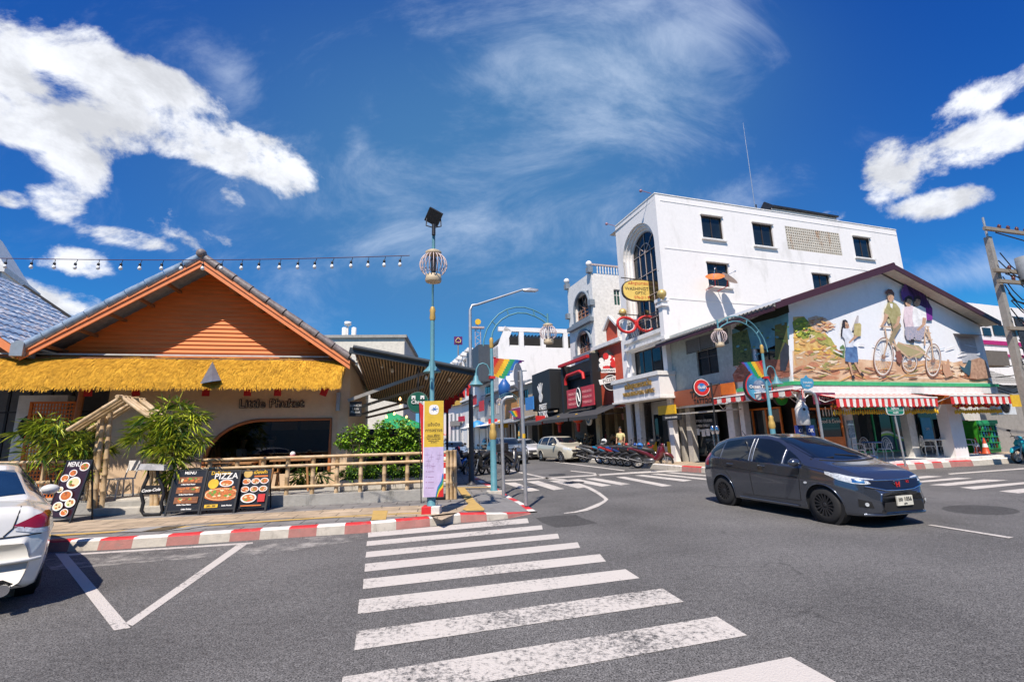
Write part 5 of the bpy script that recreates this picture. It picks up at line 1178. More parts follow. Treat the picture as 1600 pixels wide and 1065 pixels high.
mb.build('white_inner_ring',WHITE,t); mb=MB(); mb.bar(OS.P(gl_[0]-rw,gl_[1]+rw+.15,0),OS.P(gr_[0]+rw*1.5,gr_[1]+rw*.8,0),.03)
for c in(gl_,gr_):mb.bar(OS.P(c[0],c[1]+rw*.75,0),OS.P(c[0],c[1]+rw+.12,0),.012)
mb.build('hanger',BRN,t)
for(x,y),lab in(((1034,459),'golden round lamp on the column capital of the white building'),((973,488),'golden round lamp at the left end of the glasses sign')):
 s_,z_=MS.px(x,y,.3); mb=MB(); mb.ball(MS.P(s_,z_,.3),.24,12,8); mb.lathe([(.1,-.3),(.12,-.2),(.2,-.15)],12,MS.P(s_,z_,.3)); one(mb,'globe_lamp',mat('brass globe',(.62,.45,.16),.4,metal=.3),lab,'lamp')
 # ---------- orange-red house
B3n,B3f=B2f-.02,-15.2
ob_=thing('orange_house','narrow orange-red house with small white-edged pediment beside the tall white one','building',MS.P(-13.3,ZR,-3))
OR=mat('orange red plaster',(.55,.085,.04),.8); zt3=MS.px(950,538)[1]
mb=MB(); wall(mb,MS,B3f,B3n,3.2,zt3,[],depth=.1); ps=(B3f+B3n)/2+.6; pz=MS.px(957,508)[1]
mb.poly([MS.P(ps-.7,zt3),MS.P(ps+.7,zt3),MS.P(ps+.7,zt3+1.0),MS.P(ps,zt3+1.6),MS.P(ps-.7,zt3+1.0)]); mb.build('wall',OR,ob_)
mb=MB(); fbox(mb,MS,B3f,B3n,0,.25,zt3-.12,zt3+.12); mb.beam(MS.P(ps-.85,zt3+.95,.08),MS.P(ps,zt3+1.7,.08),.2,.14); mb.beam(MS.P(ps+.85,zt3+.95,.08),MS.P(ps,zt3+1.7,.08),.2,.14); mb.build('moulding',WHITE,ob_)
mb=MB(); fbox(mb,MS,B3f-.05,B3f+.45,0,.18,ZR,zt3-.3); fbox(mb,MS,B3f-.12,B3f+.52,0,.26,zt3-.3,zt3-.1); mb.build('column',mat('yellowed column',(.62,.54,.36),.8,stain=((.3,.26,.18),.6)),ob_)
mb=MB(); mb.quad(MS.P(B3f,0,-1),MS.P(B3n,0,-1),MS.P(B3n,3.2,-1),MS.P(B3f,3.2,-1)); mb.build('shop_interior',DARK,ob_)
mb=MB()
for q in(.25,.55,.85):s_=B3f+(B3n-B3f)*q; fbox(mb,MS,s_-.2,s_+.2,-.5,-.1,ZR,3.2)
mb.build('pier',mat('dim brown pier',(.17,.12,.06),.8),ob_)
# pizza shaped sign
PZ=Fac(MS.P(-13.0,0,1.3).xy,86); t=thing('pizza_sign','pizza-slice shaped shop sign with red and white patches on a black frame','sign',PZ.P(*PZ.px(955,568),0))
K5=lambda*p:crop(p,680,480,4.096)
sl=crop([(308,820),(305,770),(320,730),(345,700),(365,682),(385,700),(425,745),(470,775),(470,828)],860,380,4.096)
mb=MB(); mb.prism([PZ.P(*PZ.px(x,y),0)for x,y in sl],PZ.n*.12); mb.build('board',BLACK,t)
mb=MB(); rnd=random.Random(2)
for k in range(30):
 x,y=rnd.uniform(938,962),rnd.uniform(553,575)
 if y<548+abs(x-948)*1.25:continue
 c=PZ.px(x,y); mb.mi=k%2; mb.disc(PZ.P(*c,.13+k*.0006),rnd.uniform(.12,.24),PZ.n,9,.004)
mb.build('toppings',[RED,WHITE],t)
mb=MB(); q=rect(PZ,938,576,967,582.5); fbox(mb,PZ,q[0],q[1],.14,.17,q[2],q[3]); mb.build('name_plate',WHITE,t); mb=MB(); text_mb(mb,'SHAKERMAN PIZZA',PZ.T((q[0]+q[1])/2,(q[2]+q[3])/2,.18),.20,.01); mb.build('lettering',BLACK,t)
t=thing('round_sign','round dark sign with a tilted white name band below the pizza sign','sign',PZ.P(*PZ.px(955,597),0))
mb=MB(); c=PZ.px(954,598); mb.disc(PZ.P(*c,.0),.52,PZ.n,28,.1); mb.build('disc',BLACK,t); mb=MB(); mb.tube([PZ.P(c[0]+.46*math.cos(a),c[1]+.46*math.sin(a),.11)for a in[2*PI*k/28 for k in range(28)]],.025,6,closed=True); mb.build('ring',WHITE,t)
mb=MB(); mb.M=PZ.T(c[0],c[1]+.18,.12)@Matrix.Rotation(R_(12),4,'Z'); mb.box(-.75,.75,-.16,.16,0,.02); mb.build('name_band',WHITE,t); mb=MB(); text_mb(mb,'PIZZERIA',PZ.T(c[0],c[1]+.18,.145)@Matrix.Rotation(R_(12),4,'Z'),.26,.01); mb.build('lettering',BLACK,t)
# ---------- grey and white arched house
gb=thing('arched_grey_house','white house with grey surrounds and two arched windows, globe finials and rooftop balustrade','building',MS.P(-17,ZR,-3))
B4n,B4f=-14.95,-19.0; zt4=MS.px(924,424)[1]; GW=Fac(MS.P(B4n,0).xy,72)
GREYB=mat('blue grey paint',(.20,.24,.28),.7)
aws=[rect(MS,899,459,921,500),rect(MS,902,519,923.5,552)]
mb=MB(); wall(mb,MS,B4f,B4n,5.2,zt4,aws,depth=.3); wall(mb,GW,0,9,3,zt4-.1,[rect(GW,959.5,452,970,477)]); mb.quad(MS.P(B4f,0),MS.P(B4f,0,-6),MS.P(B4f,zt4,-6),MS.P(B4f,zt4)); mb.build('wall',WHITE,gb)
window(GW,rect(GW,959.5,452,970,477),gb,fm=WHITE,sill=False,transom=.65,gm=mat('green glass',(.02,.07,.06),.1));
mb=MB();
for z_ in(zt4-.06,):fbox(mb,GW,0,9,-.1,.06,z_+.55,z_+.66)
mb.build('handrail',mat('faded rail',(.5,.42,.4),.8),gb); mb=MB()
for i in range(34):s_=.5+i*.22; mb.lathe([(.03,0),(.055,.12),(.03,.3),(.045,.5),(.03,.62)],8,GW.P(s_,zt4-.1,0))
mb.build('balusters',WHITE,gb)
for r_ in aws:
 s0,s1,z0,z1=r_; c=(s0+s1)/2; R=(s1-s0)/2; zs=z1-R*.95; mb=MB()
 mb.poly([MS.P(s0,z0,-.25),MS.P(s1,z0,-.25),MS.P(s1,z1,-.25),MS.P(s0,z1,-.25)]); w_=mb.build('arched_window',GLASS,gb); mb=MB()
 B_=[(c-R*math.cos(t_),zs+R*.95*math.sin(t_))for t_ in[PI*i/14 for i in range(15)]]
 for(a,b),(cc2,d)in zip(B_,B_[1:]):mb.quad(MS.P(a,b,.0),MS.P(cc2,d,.0),MS.P(cc2,z1+.01,.0),MS.P(a,z1+.01,.0))
 mb.build('arch_head',GREYB,w_); mb=MB()
 for i in range(5):s_=s0+(s1-s0)*i/4; mb.bar(MS.P(s_,z0,-.22),MS.P(s_,zs,-.22),.04,5)
 for z_ in(z0,z0+(zs-z0)/3,z0+(zs-z0)*2/3,zs):mb.bar(MS.P(s0,z_,-.22),MS.P(s1,z_,-.22),.035,5)
 for t_ in(.2,.4,.6,.8):mb.bar(MS.P(c,zs,-.22),MS.P(c-R*math.cos(PI*t_),zs+R*.9*math.sin(PI*t_),-.22),.03,5)
 mb.build('glazing_bars',mat('terracotta bars',(.36,.18,.12),.6),w_); mb=MB()
 fbox(mb,MS,s0-.25,s0,0,.08,z0-.3,zs); fbox(mb,MS,s1,s1+.2,0,.08,z0-.3,zs); fbox(mb,MS,s0-.3,s1+.25,0,.25,z0-.35,z0-.05)
 mb.tube([MS.P(c-(R+.12)*math.cos(t_),zs+(R+.1)*math.sin(t_),.05)for t_ in[PI*i/14 for i in range(15)]],.1,6); mb.build('surround',GREYB,w_)
mb=MB(); zz=MS.px(905,513)[1]; fbox(mb,MS,B4f+.2,B4n,0,.3,zz,zz+.3); mb.build('grey_cornice',GREYB,gb)
for(s_,z_)in((B4f+.1,zt4+.05),(B4n-.1,zt4+.05),(B4f+.1,zt4-2.3),(B4n-.1,zt4-2.3)):
 mb=MB(); fbox(mb,MS,s_-.2,s_+.2,-.1,.25,z_-.1,z_+.3); mb.build('pier_cap',GREYB,gb)
for s_ in(B4f+.1,B4n-.1):mb=MB(); mb.ball(MS.P(s_,zt4+.6,.08),.22,12,8); mb.build('globe_finial',WHITE2,gb)
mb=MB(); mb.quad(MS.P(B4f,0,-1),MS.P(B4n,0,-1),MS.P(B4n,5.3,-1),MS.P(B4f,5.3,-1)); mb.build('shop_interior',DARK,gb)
# black shopfront with red trim
BK=mat('black cladding',(.014,.015,.017),.6,scl=(8,8,1),bump=.3)
t=thing('black_shopfront','black framed shop upper front with red top trim and red arched pipe','shopfront',MS.P(-17,3,0))
mb=MB(); fbox(mb,MS,-19.6,-19.3,.0,.6,3.2,6.7); fbox(mb,MS,B4n+.15,B4n+.45,.0,.6,3.2,6.9); fbox(mb,MS,-19.3,B4n+.15,.0,.2,5.6,6.6); fbox(mb,MS,-19.3,B4n+.15,-.2,.02,3.0,5.6); mb.build('black_frame',BK,t)
mb=MB(); fbox(mb,MS,-19.7,B4n+.1,.55,.8,6.62,6.82); mb.tube([MS.P(-18.6,5.2,.7),MS.P(-18.6,5.6,.7),MS.P(-18.3,5.85,.7),MS.P(-16.2,5.9,.7),MS.P(-15.7,5.7,.7),MS.P(-15.6,5.3,.7)],.11,8); mb.build('red_trim',RED,t)
t=thing('red_panel_sign','pinkish red rectangular sign with black oval emblem above the dark awning','sign',MS.P(-17.2,3.6,.9)); q=rect(MS,886,604,928,630,.9)
mb=MB(); fbox(mb,MS,q[0],q[1],.84,.92,3.45,4.75); mb.build('panel',mat('pink red panel',(.50,.04,.06),.6),t)
mb=MB(); c=((q[0]+q[1])/2,4.1); oval(mb,MS,c,.42,.75,.93,.05,p=2.0); mb.build('emblem',BLACK,t); mb=MB(); mb.tube([MS.P(c[0]+.33*math.cos(a),c[1]+.62*math.sin(a),1.0)for a in[2*PI*k/20 for k in range(20)]],.035,5,closed=True); mb.bar(MS.P(c[0]-.15,c[1]+.3,1.0),MS.P(c[0]+.15,c[1]-.3,1.0),.05); mb.build('emblem_drawing',WHITE,t)
mb=MB()
for k in range(3):
 for q in(-1.15,1.15):mb=MB(); text_mb(mb,'MARRAKESH',MS.T(c[0]+q,4.4-k*.34,.93),.24,.01); mb.build('lettering',mat('pale pink',(.7,.3,.3),.6),t)
 # dark fabric awnings
DAW=mat('charcoal awning fabric',(.045,.045,.048),.85)
def dark_awning(s0,s1,n1,z0,z1,label):
 t=thing('dark_awning',label,'awning',MS.P((s0+s1)/2,z1,0),'dark fabric awnings'); mb=MB()
 mb.prism([MS.P(s0,z0,.02),MS.P(s0,z1,n1),MS.P(s0,z1-.02,n1),MS.P(s0,z0-.02,.02)],MS.d*(s1-s0)); mb.build('canvas',DAW,t); mb=MB()
 k=int((s1-s0)/.35)
 for i in range(k):a=s0+(s1-s0)*i/k; b=s0+(s1-s0)*(i+1)/k; mb.poly([MS.P(a,z1,n1+.01),MS.P(b,z1,n1+.01),MS.P(b,z1-.2,n1+.01),MS.P((a+b)/2,z1-.26,n1+.01),MS.P(a,z1-.2,n1+.01)])
 mb.build('valance',DAW,t); mb=MB()
 for s_ in(s0+.1,s1-.1):mb.bar(MS.P(s_,z1-.02,n1-.04),MS.P(s_,z0-.6,.05),.02)
 mb.build('arm',BLACK,t)
dark_awning(-15.6,-11.6,1.9,3.45,2.75,'charcoal fabric awning just left of the white optician sign box'); dark_awning(-20.4,-15.8,1.9,3.4,2.75,'charcoal fabric awning under the pinkish red sign'); dark_awning(-26.5,-20.7,1.9,3.3,2.7,'long dark awning beneath the big black sign box')
# ================================================================== FAR STREET
FB=Fac(MS.P(-39,0).xy,74)
t=thing('white_pergola_building','big white building with an open steel pergola on its roof, behind the small shops','building',MS.P(-37,ZR,-8))
zt=FB.px(830,542)[1]; e0=FB.px(772,600)[0]; e1=FB.px(905,600)[0]; zr=FB.px(830,512)[1]
mb=MB(); wall(mb,FB,0,e1+4,0,zt,[]); mb.quad(FB.P(0,0),MS.P(-45,0),MS.P(-45,zt),FB.P(0,zt)); mb.build('wall',WHITE2,t)
mb=MB(); x0=.6; fbox(mb,FB,x0-.5,e1+4,-.4,.0,zr-.5,zr)
for x in(792,815,849,884):s_=FB.px(x,530)[0]; fbox(mb,FB,s_-.28,s_+.28,-.4,-.01,zt,zr-.5)
mb.prism([FB.P(0,zt,0),FB.P(.9,zt,0),FB.P(1.7,zr-.5,0),FB.P(.9,zr+.1,0)],-FB.n*.4); mb.build('pergola_frame',WHITE2,t)
mb=MB(); fbox(mb,FB,.8,e1+4,-7,-.5,zr-1.15,zr-1.0)
for i in range(30):s_=1+(e1+3)*i/30; fbox(mb,FB,s_-.06,s_+.06,-7,-.5,zr-1.0,zr-.75)
mb.build('pergola_slats',mat('grey pergola steel',(.12,.13,.13),.6),t)
mb=MB()
for i in range(16):s_=1.2+(e1+2.5)*i/16; mb.bar(FB.P(s_,zt-.1,-6.8),FB.P(s_,zr-1.1,-6.8),.12,6)
mb.build('pergola_post',GREYP,t)
zA=MS.px(768,566)[1]
t=thing('grey_panel_building','white building with tall dark grey sign panel and black arch window further down the street','building',MS.P(-47,ZR,-3))
z9=MS.px(768,545)[1]; mb=MB(); wall(mb,MS,-52.5,-39.2,0,z9,[]); mb.quad(MS.P(-39.2,0),MS.P(-39.2,0,-6),MS.P(-39.2,z9,-6),MS.P(-39.2,z9)); mb.build('wall',WHITE2,t)
q=rect(MS,739,545,758,600,.8); mb=MB(); fbox(mb,MS,q[0],q[1],-.1,1.6,q[2],q[3]); mb.build('sign_panel',mat('slate grey panel',(.06,.07,.085),.5),t)
q=rect(MS,760,558,769,596,.05); mb=MB(); c=(q[0]+q[1])/2; R=(q[1]-q[0])/2; mb.prism([MS.P(q[0],q[2],.03),MS.P(q[1],q[2],.03)]+[MS.P(c+R*math.cos(a),q[3]-R+R*math.sin(a),.03)for a in[PI*i/10 for i in range(11)]],MS.n*.05); mb.build('arch_window',BLACK,t)
q=rect(MS,758,602,770,628,.05)
for k in range(3):mb=MB(); a=q[0]+(q[1]-q[0])*k/3; fbox(mb,MS,a+.1,a+(q[1]-q[0])/3-.1,.02,.06,q[2],q[3]); mb.build('window',GLASS,t)
# ornate white building with stepped finials
t=thing('ornate_white_building','far white shophouse row with a ladder of finials along its cornice','building',MS.P(-66,ZR,-3))
zo=MS.px(735,556)[1]; mb=MB(); wall(mb,MS,-84,-52.7,0,zo,[]); mb.build('wall',WHITE,t)
mb=MB()
for i in range(9):s_=-82+i*3.5; fbox(mb,MS,s_-.35,s_+.35,-.3,.5,zo-3.2,zo+1.2); fbox(mb,MS,s_-.6,s_+.6,-.3,.8,zo+.6,zo+.9)
for z_ in(zo-.2,zo-3.4,zo-6.4):fbox(mb,MS,-84,-52.8,0,.5,z_,z_+.25)
mb.build('finials',WHITE2,t)
for i in range(8):
 s_=-80.3+i*3.5; mb=MB(); fbox(mb,MS,s_-.7,s_+.7,.02,.06,zo-2.8,zo-.9); mb.build('window',GLASS,t)
 # curved corner building with gold band
t=thing('gold_band_building','distant white curved building with a gold and grey fascia band','building',G(712,690,0)); ctr=MS.P(-76,0,1.5)
CV=Fac(MS.P(-70,0,2.2).xy,150); q=rect(CV,697,642,735,680); zb0,zb1=CV.px(712,634)[1],CV.px(712,616)[1]
mb=MB(); fbox(mb,CV,q[0]-3,q[1],-6,0,0,zb1+1.6); mb.build('wall',WHITE2,t)
mb=MB(); fbox(mb,CV,q[0]-3,q[1]+.3,0,.5,zb0,zb1); mb.build('grey_band',mat('mid grey band',(.22,.21,.2),.7),t)
g=rect(CV,707,620,722,634,.5); mb=MB(); fbox(mb,CV,g[0],g[1],.52,.6,zb0,zb1); mb.build('gold_band',mat('ochre band',(.60,.36,.06),.6),t)
for i in range(6):
 s_=q[0]+(q[1]-q[0])*(i+.5)/6; mb=MB(); fbox(mb,CV,s_-.35,s_+.35,.01,.05,1.0,zb0-1.2); mb.build('window',GREYP,t)
mb=MB(); g=rect(CV,704,657,722,665,.2); fbox(mb,CV,g[0],g[1],.1,.3,g[2],g[3]); mb.build('grey_sign',mat('taupe sign',(.25,.24,.22),.7),t)
def board(name,f,r,n,mt,label,txt=None,tm=None,ts=.6,th=.1,cat='sign',group=None):
 mb=MB(); fbox(mb,f,r[0],r[1],n-th,n,r[2],r[3]); o=one(mb,name,mt,label,cat,group); ROOTLOC[o.name]=o.location.copy()
 if txt:m2=MB(); text_mb(m2,txt,f.T((r[0]+r[1])/2,(r[2]+r[3])/2,n+.01),(r[3]-r[2])*ts,.01); m2.build('lettering',tm or WHITE,o)
 return o
board('shop_sign',CV,rect(CV,716,650,725,658,.8),.8,mat('crimson sign',(.45,.01,.04),.5),'small crimson hanging sign on the distant white building','HUAWEI' if False else None)
# purple roof sign and mast with yellow disc
PF=Fac(MS.P(-84,0).xy,80); r=rect(PF,709.5,525.5,722.5,538)
o=board('roof_sign',PF,r,0,mat('purple sign',(.10,.01,.12),.5),'purple square roof sign with a gold ring emblem',th=.4)
mb=MB(); c=((r[0]+r[1])/2,(r[2]+r[3])/2); R=(r[1]-r[0])*.3; mb.tube([PF.P(c[0]+R*x,c[1]+R*y,.1)for x,y in((-.9,-.8),(-1,0),(-.5,.6),(0,1.1),(.5,.6),(1,0),(.9,-.8),(0,-.9))],R*.17,5,closed=True); mb.build('emblem',mat('pale gold',(.75,.55,.2),.5),o)
mb=MB(); mb.bar(PF.P(c[0],r[2],-.2),PF.P(c[0],r[2]-6,-.2),.15); mb.build('post',GREYP,o)
t=thing('radio_mast','slim lattice mast topped by a round yellow disc above the far roofs','mast',PF.P(*PF.px(746,560),-20)); PM=Fac(PF.P(0,0,-20).xy,80)
c=PM.px(746.5,503.5); b=PM.px(746.5,560); mb=MB(); mb.disc(PM.P(*c,.4),PM.px(751,503)[0]-c[0],PM.n,20,.3); mb.build('yellow_disc',YEL,t); mb=MB()
for dx in(-1,1):mb.bar(PM.P(c[0]+dx*.7,0,0),PM.P(c[0]+dx*.7,c[1]-1.2,0),.09,5)
z_=b[1]
while z_<c[1]-1.2:mb.bar(PM.P(c[0]-.7,z_,0),PM.P(c[0]+.7,z_+.9,0),.07,5); mb.bar(PM.P(c[0]+.7,z_+.9,0),PM.P(c[0]-.7,z_+1.8,0),.07,5); z_+=1.8
fbox(mb,PM,c[0]-1.6,c[0]+1.6,-.6,.6,c[1]-1.6,c[1]-1.2); mb.build('lattice',mat('pink grey lattice',(.5,.38,.36),.6),t)
# small shops
def shop(s0,s1,z1,m,label,win=None,awn=None,name='small_shop'):
 t=thing(name,label,'building',MS.P((s0+s1)/2,ZR,-2)); mb=MB(); wall(mb,MS,s0,s1,3.0,z1,win or[],n=.1,depth=.15); mb.quad(MS.P(s1,3,.1),MS.P(s1,3,-5),MS.P(s1,z1,-5),MS.P(s1,z1,.1)); mb.build('wall',m,t)
 for w_ in(win or[]):window(MS,w_,t,n=.1,sill=False)
 mb=MB(); mb.prism([MS.P(s0-.1,z1+.05,.5),MS.P(s1+.1,z1+.05,.5),MS.P(s1+.1,z1+1.2,-3),MS.P(s0-.1,z1+1.2,-3)],(0,0,.1)); mb.build('roof',GREYP,t)
 mb=MB(); mb.quad(MS.P(s0,ZR,-1),MS.P(s1,ZR,-1),MS.P(s1,3,-1),MS.P(s0,3,-1)); mb.build('shop_interior',DARK,t)
 for s_ in(s0+.15,(s0+s1)/2):mb=MB(); fbox(mb,MS,s_-.15,s_+.15,-.3,.1,ZR,3); mb.build('pier',OFFW,t)
 return t
zb=MS.px(850,592)[1]
shop(-31.6,-26.9,MS.px(815,603)[1],mat('worn beige plaster',(.45,.37,.27),.85,stain=((.25,.2,.15),.5)),'worn beige two-storey shop with small brown window, left of the black sign box',[(-30.4,-28.7,4.6,6.0)])
t=shop(-36.5,-31.8,MS.px(793,616)[1],mat('orange brown timber wall',(.50,.22,.06),.7,scl=(6,6,1)),'small shop with orange brown timber shutters on its upper floor')
shop(-45.5,-36.7,MS.px(765,618)[1],mat('grey clapboard',(.26,.28,.29),.8),'low grey two-storey house with twin windows beyond the timber shutters',[(-43.5,-41.6,4.2,6.0),(-40.6,-38.8,4.2,6.0)])
shop(-52,-45.7,5.6,OFFW,'pale low shop under the tall dark grey panel',[(-50,-48,4.0,5.2)]); shop(-60,-52.2,6.5,WHITE,'pale shop beside the distant gold band building')
t=thing('black_sign_box','huge black box signboard with white hand emblem and lettering','sign',MS.P(-25,3.3,.6))
n5=.9; s0,s1=MS.px(832,620,n5)[0],MS.px(859.5,610,n5)[0]; zt5=MS.px(859.5,575,n5)[1]; zb5=MS.px(859.5,638,n5)[1]
mb=MB(); fbox(mb,MS,s0,s1,-.6,n5,zb5,zt5); mb.build('box',BK,t,bevel=.03); cs=(s0+s1)/2; mb=MB()
for a in(-38,-18,2,24):mb.beam(MS.P(cs,zt5-2.0,n5+.02),MS.P(cs+math.sin(R_(a))*1.1,zt5-2.0+math.cos(R_(a))*1.1,n5+.02),.16,.03,up=MS.n)
mb.disc(MS.P(cs,zt5-2.1,n5+.01),.4,MS.n,14,.03); mb.build('emblem',WHITE,t); mb=MB(); text_mb(mb,'PREET',MS.T(cs+.4,zt5-2.9,n5+.02),.62,.02,bold=.02); text_mb(mb,'YORK',MS.T(cs+.4,zt5-3.5,n5+.02),.74,.02,bold=.02); mb.build('lettering',WHITE,t)
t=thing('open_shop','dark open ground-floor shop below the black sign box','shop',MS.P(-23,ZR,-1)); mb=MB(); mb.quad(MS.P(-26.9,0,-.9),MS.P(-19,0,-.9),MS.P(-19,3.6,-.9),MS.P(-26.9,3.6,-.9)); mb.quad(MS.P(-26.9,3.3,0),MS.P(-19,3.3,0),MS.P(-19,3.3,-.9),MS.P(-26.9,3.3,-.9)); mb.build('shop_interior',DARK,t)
for s_ in(-26.6,-23.2,-19.3):mb=MB(); fbox(mb,MS,s_-.18,s_+.18,-.3,.0,ZR,3.3); mb.build('pier',mat('dim brown pier',(.17,.12,.06),.8),t)
t=thing('corrugated_front','black corrugated metal upper front right of the black box sign','shopfront',MS.P(-20.6,3.2,.1)); mb=MB(); zc5=MS.px(885,577)[1]
for i in range(14):s_=-21.7+i*.15; fbox(mb,MS,s_,s_+.09,.0,.12+.06*(i%2),3.2,zc5)
mb.quad(MS.P(-22,3.2,.02),MS.P(-19.5,3.2,.02),MS.P(-19.5,zc5,.02),MS.P(-22,zc5,.02)); mb.build('cladding',BK,t)
r=rect(MS,799,637.5,812,654,1.6); o=board('cannabis_sign',MS,r,1.6,mat('magenta sign',(.30,.01,.10),.5),'square magenta sign with a white leaf'); c=((r[0]+r[1])/2,(r[2]+r[3])/2); R=(r[3]-r[2])*.38; mb=MB()
for a in(0,35,-35,72,-72,110,-110):u=R_(a); L_=R*(1 if abs(a)<40 else .75 if abs(a)<80 else .45); p=MS.P(c[0],c[1]-R*.25,1.62); q=MS.P(c[0]+math.sin(u)*L_,c[1]-R*.25+math.cos(u)*L_,1.62); k_=(MS.d*math.cos(u)-Vector((0,0,math.sin(u))))*L_*.16; m_=p.lerp(q,.55); mb.prism([p,m_+k_,q,m_-k_],MS.n*.02)
mb.build('leaf_emblem',WHITE,o); mb=MB(); fbox(mb,MS,r[0]-.08,r[1]+.08,1.48,1.499,r[2]-.08,r[3]+.08); mb.build('frame',WHITE,o)
s_,z_=MS.px(788,603,.8); mb=MB(); mb.lathe([(.02,-1.2),(.62,-1.15),(.62,.1),(.35,.5),(.16,.75),(.16,1.2),(.02,1.22)],14,MS.P(s_,z_,.8)); one(mb,'bottle_sign',mat('cobalt bottle',(.02,.10,.32),.4),'blue bottle shaped sign standing on a low roof','sign')
r=rect(MS,826,620,838,640,1.0); o=board('blue_sign',MS,r,1.3,mat('sky blue sign',(.05,.22,.55),.5),'blue and white sign behind the grey disc on its pole')
for i,(x,y,n_,lab)in enumerate(((741,625,1.0,'red banner left of the twin windows'),(752,634,1.4,'red and white banner below the twin windows'))):
 s_,z_=MS.px(x,y,n_); mb=MB(); fbox(mb,MS,s_-1.2,s_+1.2,n_-.04,n_,z_-.6,z_+.6); one(mb,'street_banner',RED,lab,'banner')
mb=MB(); s_,z_=MS.px(746,661,1.5); mb.lathe([(.9,-.5),(.8,.1),(.02,.35)],10,MS.P(s_,z_,1.5)); one(mb,'blue_lantern_sign',mat('bright blue',(.03,.25,.6),.5),'small bright blue shade hanging over the distant pavement','sign')
c=MS.P(-66,2.6,3.4); mb=MB(); mb.lathe([(1.9,-.4),(1.0,.05),(.02,.3)],8,c); mb.bar(c,Vector((c.x,c.y,0.1)),.04); one(mb,'parasol',mat('pink parasol',(.62,.10,.08),.8),'pinkish red parasol far down the street','parasol')
# long low awnings over the far shops
for s0,s1,lab,m_ in((-36.5,-27,'grey metal awning over the timber and beige shops',GREYP),(-52,-37,'pale metal awning over the low grey shops',WHITE)):
 t=thing('metal_awning',lab,'awning',MS.P((s0+s1)/2,3,1)); mb=MB(); mb.prism([MS.P(s0,3.5,.12),MS.P(s0,2.95,2.0),MS.P(s0,2.88,2.0),MS.P(s0,3.43,.12)],MS.d*(s1-s0)); mb.build('sheet',m_,t); mb=MB()
 for s_ in(s0+.3,s1-.3):mb.bar(MS.P(s_,2.9,1.9),MS.P(s_,ZR,1.9),.05)
 mb.build('post',GREYP,t)
 # red chinese lanterns and round white sign under the dark awnings
for i,(x,y)in enumerate(((874,657),(903,654))):
 s_,z_=MS.px(x,y,1.2); t=thing('red_lantern',['left red lantern under the dark awning','right red lantern under the dark awning beside the round blue white sign'][i],'lantern',MS.P(s_,z_,1.2),'red lanterns'); mb=MB(); mb.ball(MS.P(s_,z_,1.2),.36,14,8,.8); mb.build('globe',mat('lantern red',(.62,.07,.02),.6),t); mb=MB(); mb.lathe([(.14,0),(.12,-.1),(.1,-.5),(.02,-.55)],8,MS.P(s_,z_-.3,1.2)); mb.build('tassel',RED,t); mb=MB(); mb.lathe([(.16,.27),(.16,.33)],10,MS.P(s_,z_,1.2)); mb.build('cap',YEL,t)
s_,z_=MS.px(921,654.5,.9); mb=MB(); mb.disc(MS.P(s_,z_,.9),.40,MS.n,26,.08); o=one(mb,'round_sign',WHITE,'round white sign with blue centre beneath the charcoal awning','sign'); ROOTLOC[o.name]=o.location.copy(); mb=MB(); mb.disc(MS.P(s_,z_,.99),.27,MS.n,20,.01); mb.build('blue_centre',mat('denim blue',(.05,.16,.33),.5),o); mb=MB(); mb.tube([MS.P(s_-.15,z_,1.02),MS.P(s_,z_+.12,1.02),MS.P(s_+.05,z_-.1,1.02),MS.P(s_+.17,z_+.05,1.02)],.03,5); mb.build('swirl',WHITE,o)
board('menu_banner',MS,rect(MS,966,645,988,655,-.4),-.4,mat('white red banner',(.62,.5,.48),.6,vs=4,col2=(.5,.1,.08),var=.3),'white banner with red picture patch above the man in yellow')
board('yellow_sign',MS,rect(MS,1028,633,1054,647,.5),.5,YEL,'yellow hanging sign with black edge right of the optician')
r=rect(MS,1035,648,1063,656,.7); t_=board('tattoo_sign',MS,r,.7,BLACK,'black hanging sign with white lettering under the yellow sign','TATTOO STUDIO',WHITE,.5)
# ---------- behind the restaurant
t=thing('rear_white_building','plain white flat-roofed wall behind the restaurant with antenna cylinders on top','building',Vector((-6,30,.13))); RW=Fac((-8,30),84)
r=rect(RW,480,540,631,640); z_=RW.px(560,528)[1]; mb=MB(); fbox(mb,RW,r[0]-6,r[1],-8,0,0,z_); mb.build('wall',mat('warm white wall',(.68,.64,.55),.8),t); mb=MB(); fbox(mb,RW,r[0]-6,r[1]+.15,-8,.15,z_,z_+.18); mb.build('coping',CONC,t)
mb=MB()
for x,h_ in((538,.7),(553,.7)):s_=RW.px(x,520,-1)[0]; mb.lathe([(.16,0),(.16,h_),(.1,h_+.05)],10,RW.P(s_,z_+.18,-1))
s_=RW.px(543,520,-1)[0]; mb.bar(RW.P(s_,z_,-1),RW.P(s_,z_+1.1,-1),.06); mb.lathe([(.02,0),(.22,.1),(.22,.3),(.02,.35)],12,RW.P(s_,z_+1.0,-1)); mb.build('antenna_cylinders',WHITE,t)
# small green roofed stall seen under the canopy
t=thing('green_roof_stall','stall with green roof seen past the shrubs under the canopy','stall',Vector((-2.8,24,.13))); GR=Fac((-3.2,24),85); r=rect(GR,628,640,660,662); mb=MB(); mb.prism([GR.P(r[0]-1,r[3]+.1,-2),GR.P(r[1]+.2,r[2]-.1,0),GR.P(r[1]+.2,r[2]-.2,0),GR.P(r[0]-1,r[2]-.2,0)],GR.n*.1); mb.build('roof',GREEN,t); mb=MB(); fbox(mb,GR,r[0]-4,r[1]-.2,-3,-.1,.13,r[2]-.2); mb.build('wall',mat('dark stall',(.05,.05,.05),.8),t)
